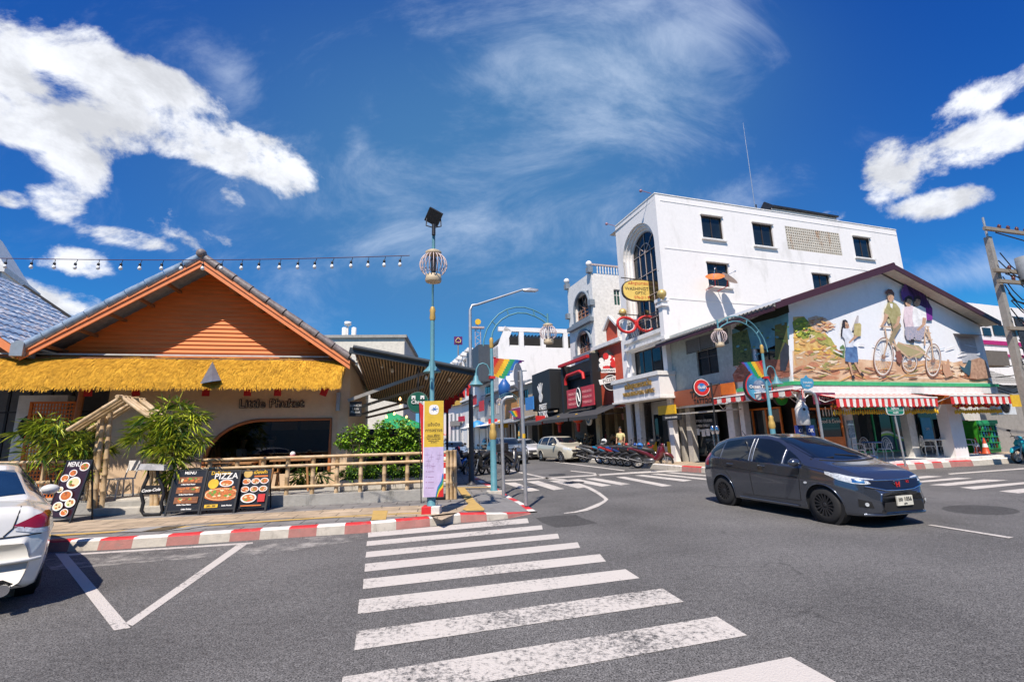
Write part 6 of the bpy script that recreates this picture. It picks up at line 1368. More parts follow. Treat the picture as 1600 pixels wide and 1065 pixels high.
# far-left ornate cornice tower
t=thing('ornate_tower','white ornate tower top with dentil cornice at the far left edge','building',Vector((-31,27,0))); OT=Fac((-31,27),60)
q0,q1=OT.px(-60,440)[0],OT.px(-2,440)[0]; zt=OT.px(0,414)[1]; z1=OT.px(0,425)[1]; z2=OT.px(0,433)[1]; e=OT.px(9,425)[0]
mb=MB(); fbox(mb,OT,q0,q1,-6,0,0,z1); mb.build('shaft',WHITE,t); mb=MB(); fbox(mb,OT,q0,e,-6,(e-q1),z1,z1+.35); fbox(mb,OT,q0,(q1+e)/2,-6,(e-q1)*.5,z2-.1,z1); mb.prism([OT.P(q0,z1+.35,e-q1),OT.P(e,z1+.35,e-q1),OT.P(q0,z1+3.2,0)],-OT.n*4); mb.build('cornice',WHITE,t)
mb=MB(); s_=q0
while s_<q1+.2:fbox(mb,OT,s_,s_+.22,0,(e-q1)*.8,z1-.35,z1-.01); s_+=.45
mb.build('dentils',GREYP,t)
# right background
t=thing('banded_white_building','white office block with magenta stripes behind the mural building at the right edge','building',Vector((60,62,0))); RB_=Fac((56,50),70); q0,q1=RB_.px(1490,560)[0],RB_.px(1760,560)[0]
zt=RB_.px(1560,478)[1]; mb=MB(); fbox(mb,RB_,q0,q1,-10,0,0,zt); mb.build('wall',WHITE2,t)
for y0,y1 in((533,539),(553,557)):
 mb=MB(); fbox(mb,RB_,q0,q1,0,.12,RB_.px(1560,y1)[1],RB_.px(1560,y0)[1]); mb.build('magenta_stripe',mat('magenta stripe',(.45,.01,.14),.5),t)
for x0,x1,y0,y1 in((1536,1548,512,524),(1552,1572,508,524),(1585,1600,495,506),(1585,1600,515,524)):
 r=rect(RB_,x0,y0,x1,y1,.05); mb=MB(); fbox(mb,RB_,r[0],r[1],.01,.08,r[2],r[3]); mb.build('window',GLASS,t)
t=thing('tile_roof_house','low house with grey ribbed tile roof between the mural building and the utility pole','building',Vector((26,27,0))); TR_=Fac(MG.P(wR+2.2,0,-2.5).xy,72); a=TR_.px(1550,575,0); b=TR_.px(1620,605,0)
mb=MB(); zt6=TR_.px(1580,567)[1]; zb6=TR_.px(1580,600)[1]; wavy_roof(mb,Fac(TR_.P(0,0).xy,162),0,zb6,-4.5,zt6+1.2,0,-.1,.22,.03,9)if False else None
n_=70; rows=[]
for j in range(9):
 for e_ in(0,1):
  t_=(j+e_*.999)/9; rows.append([TR_.P(-1.5+i*.11,zb6+(zt6-zb6+.8)*t_+.035*(1-e_)+.03*abs(math.sin(i*PI/2)),-3.5*t_)for i in range(n_+1)])
m=n_+1; mb.add([p for r_ in rows for p in r_],[(j*m+i,j*m+i+1,(j+1)*m+i+1,(j+1)*m+i)for j in range(len(rows)-1)for i in range(n_)]); mb.build('roof',mat('weathered tile',(.26,.25,.23),.8,vs=5),t)
mb=MB(); fbox(mb,TR_,-1.3,8,-4,-.3,ZR,zb6); mb.build('wall',mat('dirty plaster wall',(.30,.28,.25),.85,stain=((.1,.1,.1),.6)),t)
mb=MB(); r=rect(TR_,1556,552,1580,568,-3); fbox(mb,TR_,r[0],r[1]+1,-4.5,-3.6,r[2],r[3]+.3); mb.build('dormer',mat('dark weathered board',(.14,.12,.1),.9),t)
t=thing('unseen_row_opposite','unseen row of plain buildings added for reflections on the near side of the street, behind the viewer','building',Vector((0,-16,0)));  # unseen row, added for the reflections in windows and cars
for i,(x0,x1,h_,c)in enumerate(((-40,-22,9,(.5,.48,.44)),(-22,-10,7,(.35,.3,.26)),(-10,4,10,(.55,.54,.5)),(4,18,7.5,(.4,.36,.3)),(18,40,11,(.6,.6,.58)))):
 mb=MB(); mb.box(x0,x1-.05,-26,-16,0,h_); w_=mb.build('house_front',mat('opposite %d'%i,c,.85),t)
 for k in range(int((x1-x0)/3)):
  for z_ in(3.6,6.4):
   if z_<h_-1.5:mb=MB(); mb.box(x0+k*3+.8,x0+k*3+2.2,-16.01,-15.95,z_,z_+1.5); mb.build('window',GLASS,w_)
bpy.data.objects[t.name]['kind']='structure'
# ================================================================== POLES AND LAMPS
def lamp_post(loc,az,label,flag=0,pendant=True,flood=False,kz=1.3,dz=.21,kx=1.08):
 """az: compass direction of the arch; local x runs along the arch"""
 t=thing('arched_lamp_post',label,'street lamp',loc,'teal lamp posts with arched arm and cage lantern',world=False,rz=R_(90-az))
 mb=MB(); mb.lathe([(.12,.0),(.12,.06),(.09,.10),(.082,1.5),(.06,1.72),(.05,1.74),(.044,4.1),(.028,4.3)],14); mb.build('pole',TEAL,t)
 mb=MB(); mb.lathe([(.085,1.42),(.108,1.5),(.10,1.62),(.07,1.72),(.08,1.8),(.052,1.86)],14); mb.build('collar',GOLD,t)
 mb=MB(); mb.lathe([(.052,3.98),(.066,4.04),(.054,4.14),(.066,4.2),(.04,4.28)],14); mb.build('collar',GOLD,t)
 def arc(p0,pts):return pts
 outer=[(-.22,4.05),(-.2,4.2),(-.12,4.42),(.03,4.62),(.22,4.79),(.45,4.91),(.7,4.97),(.95,4.98),(1.2,4.93),(1.42,4.85),(1.6,4.76)]
 inner=[(0,4.2),(.04,4.38),(.14,4.53),(.3,4.67),(.5,4.77),(.75,4.84),(1.0,4.84),(1.25,4.78),(1.45,4.7),(1.6,4.61)]
 outer=[(x*kx,4.1+(z-4.1)*kz)for x,z in outer]; inner=[(x*kx,4.1+(z-4.1)*kz)for x,z in inner]; ex=1.62*kx; ez=outer[-1][1]
 mb=MB(); mb.tube([(x,0,z)for x,z in outer],.021,8); mb.tube([(x,0,z)for x,z in inner],.023,8)
 for(a,b)in((3,2),(5,4),(8,7)):mb.bar((outer[a][0],0,outer[a][1]),(inner[b][0],0,inner[b][1]),.018,6)
 mb.bar((ex,0,ez+.12),(ex,0,4.5+dz),.03); mb.build('arch',TEAL,t)
 cz_,R=4.28+dz,.25; mb=MB(); K=20
 for k in range(K):
  a=2*PI*k/K; mb.tube([(ex+R*math.sin(b)*math.cos(a),R*math.sin(b)*math.sin(a),cz_+R*math.cos(b)*.92)for b in[R_(28+12.2*j)for j in range(10)]],.0085,5)
 cg=mb.build('cage',mat('pink white cage',(.62,.50,.48),.6),t); mb=MB(); mb.lathe([(.14,.21),(.15,.25),(.12,.27),(.01,.28)],16,(ex,0,cz_)); RC_=mat('rusty cream metal',(.52,.42,.28),.6,stain=((.3,.16,.08),.6),ss=9); mb.build('cap',RC_,cg); mb=MB(); mb.lathe([(.14,-.33),(.15,-.30),(.14,-.20),(.10,-.19)],16,(ex,0,cz_)); mb.build('lantern_base',RC_,cg)
 mb=MB(); mb.lathe([(.035,-.2),(.05,-.1),(.05,.1),(.03,.2)],10,(ex,0,cz_)); mb.build('lamp_bulb',BLACK if flood else WHITE,cg)
 if pendant:
  x_=-.46; mb=MB(); mb.tube([(-.05,0,3.2),(-.07,0,3.36),(-.15,0,3.5),(-.26,0,3.54),(-.37,0,3.5),(-.44,0,3.38),(x_,0,3.2)],.022,8); mb.bar((-.02,0,3.2),(-.1,0,3.2),.03)
  pa=mb.build('pendant_arm',TEAL,t); mb=MB(); mb.lathe([(.20,2.92),(.19,2.94),(.075,3.06),(.06,3.16),(.03,3.2),(.03,3.26)],16,(x_,0,0)); mb.build('lamp_shade',TEAL,pa)
 if flag:
  mb=MB(); cols=[RED,ORANGE,YEL,GREEN,BLUE,mat('violet cloth',(.16,.03,.20),.7)]; K=24; J=8
  def FP(u,v):
   x=.06+.92*u*flag_len; z=3.70-.06*u-v*(.52-.30*u*u)+.25*v*u*0; sag=.10*math.sin(PI*u)*v
   return(x,.05*math.sin(u*7+v*1.5)*u,z-sag)
  flag_len=1.0
  for i in range(K):
   for j in range(J):
    u0,u1,v0,v1=i/K,(i+1)/K,j/J,(j+1)/J; band=min(5,int(((u0+u1)/2*1.0+.36*(v0))*6.0)); mb.mi=band
    if(u0+u1)/2>1-.75*((v0+v1)/2)**1.3*.9:continue
    sh=lambda u,v:FP(u+.0-.10*v*0,v); mb.add([sh(u0,v0),sh(u1,v0),sh(u1,v1),sh(u0,v1)],[(0,1,2,3)],True)
  fl=mb.build('rainbow_flag',cols,t); mb=MB(); mb.bar((0,0,3.71),(.12,0,3.71),.015); mb.box(-.08,.08,-.08,.08,3.1,3.17); mb.build('flag_tie',RED,fl)
  if flag==2:
   pass
 if flood:
  FD=Matrix.Translation((ex-1.5,0,dz)); mb=MB(); M=FD@Matrix.Translation((1.42,0,5.28))@Matrix.Rotation(R_(-28),4,'X')@Matrix.Rotation(R_(-55),4,'Y'); mb.M=M; mb.box(-.14,.14,-.14,.14,-.03,.03); fl=mb.build('floodlight',BLACK,t,bevel=.01); mb=MB(); mb.M=M; mb.box(-.115,.115,-.115,.115,.031,.036); mb.build('glass',mat('olive glass',(.16,.15,.10),.15),fl)
  mb=MB(); mb.M=FD; mb.tube([(1.42,.13,5.24),(1.45,.14,5.08),(1.5,0,5.02),(1.45,-.14,5.08),(1.42,-.13,5.24)],.012,6); mb.tube([(1.55,0,4.85),(1.55,0,5.06)],.035,8); mb.build('bracket',BLACK,fl)
 return t
pA=G(673,815,0); pA=Vector((pA.x,pA.y+.06,.2))
lpA=lamp_post(Vector((pA.x,pA.y,.13)),170,'nearest teal lamp post, with floodlight on top and yellow banner on its pole',flood=True,kz=1.6,dz=.36,kx=1.0)
pB=G(772,770,.13); lamp_post(pB,74,'teal lamp post on the corner pavement with rainbow flag and arch over the side street',flag=1)
pC=Vector((8.62,16.25,ZR)); lamp_post(pC,252,'teal lamp post standing on the far corner before the mural building, rainbow flag beside it',flag=1)
pD=MS.P(-27.5,ZR,1.5); lamp_post(pD,252,'distant teal lamp post in front of the black sign box, small rainbow flag',flag=1)
# concrete base blocks
mb=MB(); mb.mi=1; mb.box(pA.x-.17,pA.x+.02,pA.y-.16,pA.y+.14,.0,.30); mb.mi=0; mb.box(pA.x+.02,pA.x+.19,pA.y-.16,pA.y+.14,.0,.30)
one(mb,'post_footing',[KWHT,KRED],'red and white painted concrete footing of the nearest lamp post','footing',bevel=.01)
mb=MB(); mb.box(pB.x-.2,pB.x+.22,pB.y-.14,pB.y+.1,.1,.20); one(mb,'post_footing',CONC2,'pale concrete footing of the corner lamp post with the flag','footing',bevel=.01)
# event banner on the nearest post
BY=Fac((pA.x-.02,pA.y-.13),91); q=rect(BY,661,626,693,776);
t=thing('event_banner','tall yellow and lilac printed banner board tied to the nearest lamp post','banner',BY.P((q[0]+q[1])/2,q[2],0)); mb=MB(); fbox(mb,BY,q[0],q[1],-.02,.0,q[2],q[3]); mb.build('board',WHITE,t)
H_=q[3]-q[2]; W_=q[1]-q[0]; ym=q[2]+H_*.51
mb=MB(); fbox(mb,BY,q[0]+.02,q[1],.001,.003,ym,q[3]); mb.build('yellow_field',mat('mustard print',(.62,.42,.04),.6),t); mb=MB(); fbox(mb,BY,q[0]+.02,q[1],.001,.003,q[2],ym); mb.build('lilac_field',mat('lilac print',(.50,.42,.62),.6),t)
cxm=(q[0]+q[1])/2+.01; mb=MB()
for k,(tx,zz,sz)in enumerate((('แจ้งปิด',.69,.105),('การจราจร',.615,.10),('ถนน พังงา',.545,.075),('วันที่ 2 มิถุนายน 2566',.46+.13-.10,.042),('ตั้งแต่เวลา 16.00 น.',.455+.11-.10,.036),('ถึง 22.00 น.',.425+.10-.09,.036))):pass
for tx,fz,sz in(('แจ้งปิด',.715,.125),('การจราจร',.655,.125),('ถนน พังงา',.60,.085),('วันที่ 2 มิถุนายน 2566',.565,.045),('ตั้งแต่เวลา 16.00 น.',.545,.040),('ถึง 22.00 น.',.528,.036)):
 text_mb(mb,tx,BY.T(cxm,q[2]+H_*(fz+.03),.004),sz*.72,.002,bold=.001)
fbox(mb,BY,q[0]+.06,q[1]-.06,.004,.006,q[2]+H_*.612,q[2]+H_*.615); mb.build('black_lettering',BLACK,t)
mb=MB(); oval(mb,BY,(cxm,q[2]+H_*.905),W_*.24,W_*.24,.004,.002,p=3); mb.build('logo_ground',WHITE,t); mb=MB();
for k in range(5):a=k*1.3; mb.tube([BY.P(cxm+.05*math.cos(a)+.03,q[2]+H_*.905+.05*math.sin(a)+.02,.008),BY.P(cxm-.05*math.cos(a),q[2]+H_*.905-.03*math.sin(a),.008)],.006,4)
mb.build('logo_strokes',BLUE,t)
mb=MB();
for k in range(9):z_=q[2]+H_*(.30+.2*random.random()); s_=q[0]+W_*(.15+.7*random.random()); fbox(mb,BY,s_-.05,s_+.05,.004,.005,z_,z_+.004); fbox(mb,BY,s_,s_+.004,.0045,.0055,z_-.06,z_+.06)
for k in range(4):z_=q[2]+H_*(.09+.055*k); fbox(mb,BY,q[0]+W_*.25,q[0]+W_*.25+.12,.004,.005,z_,z_+.012); fbox(mb,BY,q[0]+W_*.15,q[0]+W_*.15+.02,.004,.005,z_,z_+.02)
mb.build('map_lines',mat('mauve print',(.32,.20,.34),.6),t)
mb=MB(); wave=[(1,.22),(.95,.24),(.9,.17),(.8,.13),(.72,.1),(.65,.04),(.62,0),(1,0)]
for k,c in enumerate((BLUE,GREEN,YEL,RED)):mb.mi=k; mb.poly([BY.P(q[0]+W_*min(1,x+k*.035 if x<1 else 1),q[2]+H_*max(0,z*(1-k*.14)),.004+k*.001)for x,z in wave])
mb.build('rainbow_wave',[BLUE,GREEN,YEL,RED],t)
# street light with bent arm
b0=G(737,757,.13); sl_=Fac(b0.xy,74); t=thing('street_light','tall grey street light with bent arm and dark painted lower pole','street lamp',b0)
zz=sl_.px(735,478)[1]; hd=sl_.px(835,452); mb=MB(); mb.lathe([(.16,0),(.16,.04),(.10,.06),(.085,1.0),(.07,2.9)],12,b0); mb.build('lower_pole',mat('black grey pole',(.05,.05,.055),.5),t)
mb=MB(); top=b0.copy(); mb.tube([b0+Vector((0,0,2.9)),b0+Vector((0,0,zz-.13-.15)),b0+Vector((0,0,zz-.1))+sl_.d*.08,sl_.P(.25,zz+.06),sl_.P(hd[0]-.45,hd[1]-.04)],[.065,.05,.045,.042,.035],10); mb.build('arm',STEEL,t)
mb=MB(); mb.M=sl_.M(hd[0]-.45,hd[1]-.06,0); mb.add([(0,-.05,0),(.1,-.09,-.03),(.5,-.09,-.02),(.6,-.04,.02),(.6,.04,.02),(.5,.09,-.02),(.1,.09,-.03),(0,.05,0),(0,-.04,.05),(.3,-.06,.09),(.58,-.03,.07),(.58,.03,.07),(.3,.06,.09),(0,.04,.05)],[(0,1,2,3,4,5,6,7),(8,13,12,11,10,9),(0,8,9,1),(1,9,10,2),(2,10,3),(3,10,11,4),(4,11,5),(5,11,12,6),(6,12,13,7),(7,13,8,0)]); mb.build('lamp_head',STEEL,t)
# bent pipe sign posts and round sign from behind
b1=G(787,775,.12); zz=Fac(b1.xy,74).px(785,626)[1]; mb=MB(); mb.tube([b1,Vector((b1.x-.01,b1.y,zz-.15)),Vector((b1.x+.03,b1.y,zz)),Vector((b1.x+.12,b1.y,zz+.08)),Vector((b1.x+.3,b1.y+.02,zz+.1))],.045,10); mb.lathe([(.06,0),(.06,.02)],10,b1); one(mb,'bent_sign_pipe',STEEL,'short grey hooked pipe post beside the corner lamp post','post')
b2=G(822,789.5,.07); F2=Fac(b2.xy,78); t=thing('round_sign_post','grey post with a round road sign seen from behind and a yellow sticker','road sign',b2)
tp=F2.px(820,572)[1]; cz2=F2.px(822,587)[1]; mb=MB(); mb.bar(b2,Vector((b2.x-.03,b2.y,tp-.1)),.045,12); mb.build('post',STEEL,t)
sd2=Vector((math.sin(R_(5)),-math.cos(R_(5)),0)); nn=Vector((-.93,.36,0)).normalized(); mb=MB(); c=Vector((b2.x-.03,b2.y,cz2))-nn*.06*-1; mb.disc(c+nn*.0,.31,nn,32,.012); mb.build('disc',mat('grey sign back',(.45,.47,.48),.5,.3),t); mb=MB()
for dz in(-.12,.12):mb.box(c.x-.2,c.x+.2,c.y-.03,c.y-.015,cz2+dz-.015,cz2+dz+.015)
mb.build('clamps',STEEL,t); mb=MB(); mb.lathe([(.047,0),(.047,.10)],12,(b2.x-.01,b2.y,F2.px(822,684)[1])); mb.build('yellow_sticker',YEL,t)
# string lights
A_=Vector((pA.x+.28,pA.y-1.58,0)); c0=G(0,1000); F3=Fac(A_.xy,90+6); zc=lambda x:F3.px(x,{True:0}.get(False,0)+(402+9*math.sin(PI*(x/655)**1.0)if x<655 else 397),0)
cab=[F3.P(*F3.px(x,403.5+5.5*math.sin(PI*x/700)-(x/655)*6.0),0)for x in range(-60,656,20)]
mb=MB(); mb.tube(cab,.008,5); one(mb,'light_string_cable',mat('maroon cable',(.08,.02,.04),.5),'thin festoon cable running from the cage lantern off to the left','cable')
bx=[11,52,86,121.5,155,192,222,256,286,318,349,379,406,439,467,495,522,551,576,602,627]
for i,x in enumerate(bx):
 s_,z_=F3.px(x,403.5+5.5*math.sin(PI*x/700)-(x/655)*6.0); p=F3.P(s_,z_,0); sw=random.uniform(-.02,.02)
 t=thing('festoon_bulb',['frosted festoon bulb at the very left end of the cable','second frosted festoon bulb from the left edge','festoon bulb in front of the white cloud, third from left','fourth festoon bulb from the left edge','festoon bulb halfway between the left edge and the gable','sixth festoon bulb from the left','festoon bulb just above the left roof slope','festoon bulb over the upper left roof slope','festoon bulb before the left fascia near the gable peak','festoon bulb hanging at the gable peak','festoon bulb just right of the gable peak','festoon bulb over the upper right roof slope','first festoon bulb in clear sky right of the gable','ninth festoon bulb from the lamp post end','eighth festoon bulb from the lamp post end','seventh festoon bulb from the lamp post end','sixth festoon bulb from the lamp post end','fifth festoon bulb from the lamp post end','fourth festoon bulb from the cage lantern','second to last festoon bulb before the cage lantern','festoon bulb nearest the cage lantern'][i],'light bulb',p,'festoon bulbs on the cable'); q=p+Vector((sw-.015,0,-.075))
 mb=MB(); mb.tube([p,p.lerp(q,.5)+Vector((.01,0,0)),q],.006,5); mb.lathe([(.018,0),(.024,-.01),(.024,-.05),(.015,-.055)],8,q+Vector((0,0,.0))); mb.build('socket',BLACK,t); mb=MB(); mb.lathe([(.013,0),(.018,-.012),(.032,-.04),(.034,-.055),(.026,-.078),(.008,-.09),(1e-4,-.091)],10,q+Vector((0,0,-.05))); mb.build('glass_bulb',mat('frosted bulb',(.8,.8,.78),.2),t)
 # utility pole
CP=mat('weathered concrete pole',(.30,.28,.25),.9,bump=.4,bs=20,stain=((.12,.11,.1),.6),ss=2)
UB=Vector((20.9,19.2,ZR)); UF=Fac(UB.xy,74)
us,ub=UF.px(1612,640)[0],0
t=thing('utility_pole','weathered concrete utility pole with crossarms, insulators and transformers at the right edge','utility pole',UF.P(us,ZR,0)); lo,hi=UF.px(1619,690),UF.px(1550,350)
mb=MB(); mb.beam(UF.P(lo[0],ZR,0),UF.P(lo[0]+.0,UF.px(1552,372)[1],0),.30,.26,up=UF.n);
pt=UF.P(lo[0],0,0); sx=lo[0]; zT_=UF.px(1553,372)[1]
mb=MB(); mb.add([UF.P(sx+a*k,z_,b*k)for z_,k in((ZR,1.0),(zT_,.72))for a,b in((-.14,-.13),(.14,-.13),(.14,.13),(-.14,.13))],[(0,3,2,1),(4,5,6,7),(0,1,5,4),(1,2,6,5),(2,3,7,6),(3,0,4,7)]); mb.build('pole',CP,t)
mb=MB(); mb.bar(UF.P(sx,zT_,0),UF.P(sx,zT_+.9,0),.04); mb.build('top_spike',STEEL,t)
for y_,ln_,n_ in((362,2.6,.2),(424,2.2,.2),(441,2.2,.25),(512,2.4,.2)):
 z_=UF.px(1560,y_)[1]; mb=MB(); mb.beam(UF.P(sx-.45,z_-.05,n_),UF.P(sx+ln_,z_-.05,n_),.12,.14); mb.build('crossarm',mat('weathered crossarm',(.26,.22,.17),.85,stain=((.1,.08,.07),.5)),t)
 for k in range(4):mb=MB(); q=UF.P(sx+.5+k*.55,z_+.02,n_); mb.lathe([(.03,0),(.07,.04),(.05,.07),(.075,.11),(.05,.15),(.02,.2)],10,q); mb.build('insulator',mat('brown insulator',(.10,.03,.02),.25),t)
z_=UF.px(1590,425)[1]; mb=MB(); mb.lathe([(.30,-.5),(.30,.45),(.1,.5)],14,UF.P(sx+1.0,z_,.5)); mb.build('transformer',GREYP,t)
mb=MB()
for k in range(20):
 rr=random.Random(k); a=UF.P(sx+rr.uniform(-.1,.2),UF.px(1575,400+k*12)[1],.2); b=UF.P(sx+rr.uniform(.6,2.2),UF.px(1590,440+k*10)[1],rr.uniform(.2,.5)); m_=a.lerp(b,.5)+Vector((0,0,-rr.uniform(.2,.7))); mb.tube([a,a.lerp(m_,.5)+Vector((0,0,-.1)),m_,b],.022,6)
for k in range(4):
 a=UF.P(sx+.2,UF.px(1560,(368,430,470,518)[k])[1],.2); mb.tube([a,a+UF.d*4+Vector((0,0,-.5)),a+UF.d*9+Vector((0,0,-.6)),a+UF.d*16+Vector((0,0,.2))],.025,6)
mb.build('jumper_cables',BLACK,t)
mb=MB();
for k in range(7):mb.tube([UF.P(sx+.1+k*.07,UF.px(1595,500)[1],.2),UF.P(sx+.15+k*.07,3.0,.25),UF.P(sx+.2+k*.08,ZR+.1,.25)],.03,6)
mb.build('cable_bundle',mat('black pipe',(.03,.035,.045),.4),t)
mb=MB(); r_=UF.px(1590,620,.5); fbox(mb,UF,r_[0],r_[0]+.5,.28,.3,r_[1]-.35,r_[1]+.1); mb.build('yellow_plate',YEL,t)
for k,(y0,y1,sg)in enumerate(((585,590,.0),(597,600,.2),(604,606,.25),(566,574,.1),(612,611,.2))):
 a=UF.P(sx,UF.px(1590,y0)[1],.2); b=MG.P(wR+.1,MG.px(1552,y1)[1],.1); mb=MB(); mb.tube([a,a.lerp(b,.5)+Vector((0,0,-sg)),b],.02,5); one(mb,'overhead_cable',BLACK,'black cable from the utility pole to the mural wall, %s of five at the wall'%['second','third','fourth','topmost','lowest'][k],'cable')
 # green route sign
b3=G(1415,728,.22); F4=Fac((b3.x,b3.y),70); t=thing('route_sign','green road number plate with white Thai writing on a slim post','road sign',b3); q=rect(F4,1384,626,1411.5,648,.05); s_,zt=F4.px(1399,640)
mb=MB(); mb.tube([b3,F4.P((q[0]+q[1])/2,q[2]+.02,.0),F4.P((q[0]+q[1])/2,q[3]-.1,0)],.035,10); mb.build('post',STEEL,t); mb=MB(); oval(mb,F4,((q[0]+q[1])/2,(q[2]+q[3])/2),(q[1]-q[0])/2,(q[3]-q[2])/2,.04,.015,p=6); pl_=mb.build('plate',WHITE,t); mb=MB(); oval(mb,F4,((q[0]+q[1])/2,(q[2]+q[3])/2),(q[1]-q[0])*.46,(q[3]-q[2])*.455,.056,.004,p=6); mb.build('green_face',mat('sign green',(.01,.20,.12),.4),pl_)
mb=MB(); H_=q[3]-q[2]; cx_=(q[0]+q[1])/2; text_mb(mb,'ภก.ถ',F4.T(cx_,q[2]+H_*.78,.063),H_*.24,.004,bold=.004); text_mb(mb,'2|0016',F4.T(cx_,q[2]+H_*.50,.063),H_*.29,.004,bold=.004); text_mb(mb,'ทม.ภูเก็ต',F4.T(cx_,q[2]+H_*.17,.063),H_*.16,.004,bold=.002); fbox(mb,F4,q[0]+.05,q[1]-.05,.061,.064,q[2]+H_*.30,q[2]+H_*.32); mb.build('lettering',WHITE,pl_)
# blue street-name sign on hooked pipe
b4=Vector((9.75,15.95,ZR)); F5=Fac(b4.xy,72); s5,_=F5.px(1288,700); zz=F5.px(1275,612)[1]; t=thing('street_name_sign','light blue heart-like plate on a hooked grey pipe before the orange shopfront','sign',F5.P(s5,ZR,0))
h_=F5.px(1257,610)[0]; mb=MB(); mb.tube([F5.P(s5,ZR),F5.P(s5-.02,zz-.3),F5.P(s5-.08,zz-.08),F5.P(s5-.25,zz),F5.P(h_,zz)],.045,10); mb.build('pipe',STEEL,t); mb=MB(); q=[F5.px(x,y)for x,y in((1251,591),(1256,590),(1259,586),(1262,590),(1269,592),(1271,598),(1269,605),(1262,608),(1254,606),(1251,600))]; mb.prism([F5.P(a,b,-.01)for a,b in q],F5.n*.03); mb.build('plate',mat('powder blue',(.07,.30,.48),.5),t)
mb=MB(); a=F5.px(1261,599); text_mb(mb,'THALANG',F5.T(a[0],a[1]+.03,.025),.09,.004); text_mb(mb,'ROAD',F5.T(a[0],a[1]-.08,.025),.07,.004); mb.build('lettering',WHITE,t)
# small hanging signs and goods along the far right pavement
for k,(sx_,z_,c,lb)in enumerate(((-22.5,2.9,RED,'small red hanging sign under the dark awnings, near the black sign box'),(-28.8,3.2,WHITE,'small white hanging sign below the magenta leaf sign'),(-33.5,2.9,YEL,'small yellow hanging sign under the far grey awning'),(-37.5,3.3,RED,'small red hanging sign at the end of the grey awning'),(-41.5,3.0,BLUE,'small blue hanging sign in front of the low grey house'),(-49,3.2,WHITE,'small white hanging sign by the pale low shop'))):
 mb=MB(); fbox(mb,MS,sx_-.05,sx_+.05,.7,1.7,z_-.35,z_+.3); one(mb,'hanging_sign',c,lb,'sign')
GM=mat('mixed shop goods',(.10,.05,.04),.8,vs=14,col2=(.55,.38,.22),var=.9)
for k,(sx_,n_,h_,lb)in enumerate(((-13.9,-.2,1.3,'rack of goods before the orange-red house'),(-16.3,.2,1.5,'stacked goods under the charcoal awning near the pink red sign'),(-18.4,.1,1.2,'goods display in the doorway of the arched grey house'),(-22,.3,1.4,'goods rack under the long dark awning'),(-25.5,.2,1.1,'low goods rack under the long dark awning, farther end'))):
 t=thing('goods_rack',lb,'rack',MS.P(sx_,ZR,n_)); mb=MB(); fbox(mb,MS,sx_-.5,sx_+.5,n_-.2,n_+.2,ZR+.1,ZR+.14)
 for q in(-.48,.48):fbox(mb,MS,sx_+q-.02,sx_+q+.02,n_-.2,n_-.16,ZR,ZR+h_)
 mb.build('frame',BLACK,t); mb=MB(); rr=random.Random(k)
 for q in range(26):a,b=rr.uniform(-.42,.42),rr.uniform(.2,h_); mb.ball(MS.P(sx_+a,ZR+b,n_+rr.uniform(-.12,.18)),rr.uniform(.06,.13),6,4)
 mb.build('goods',GM,t)
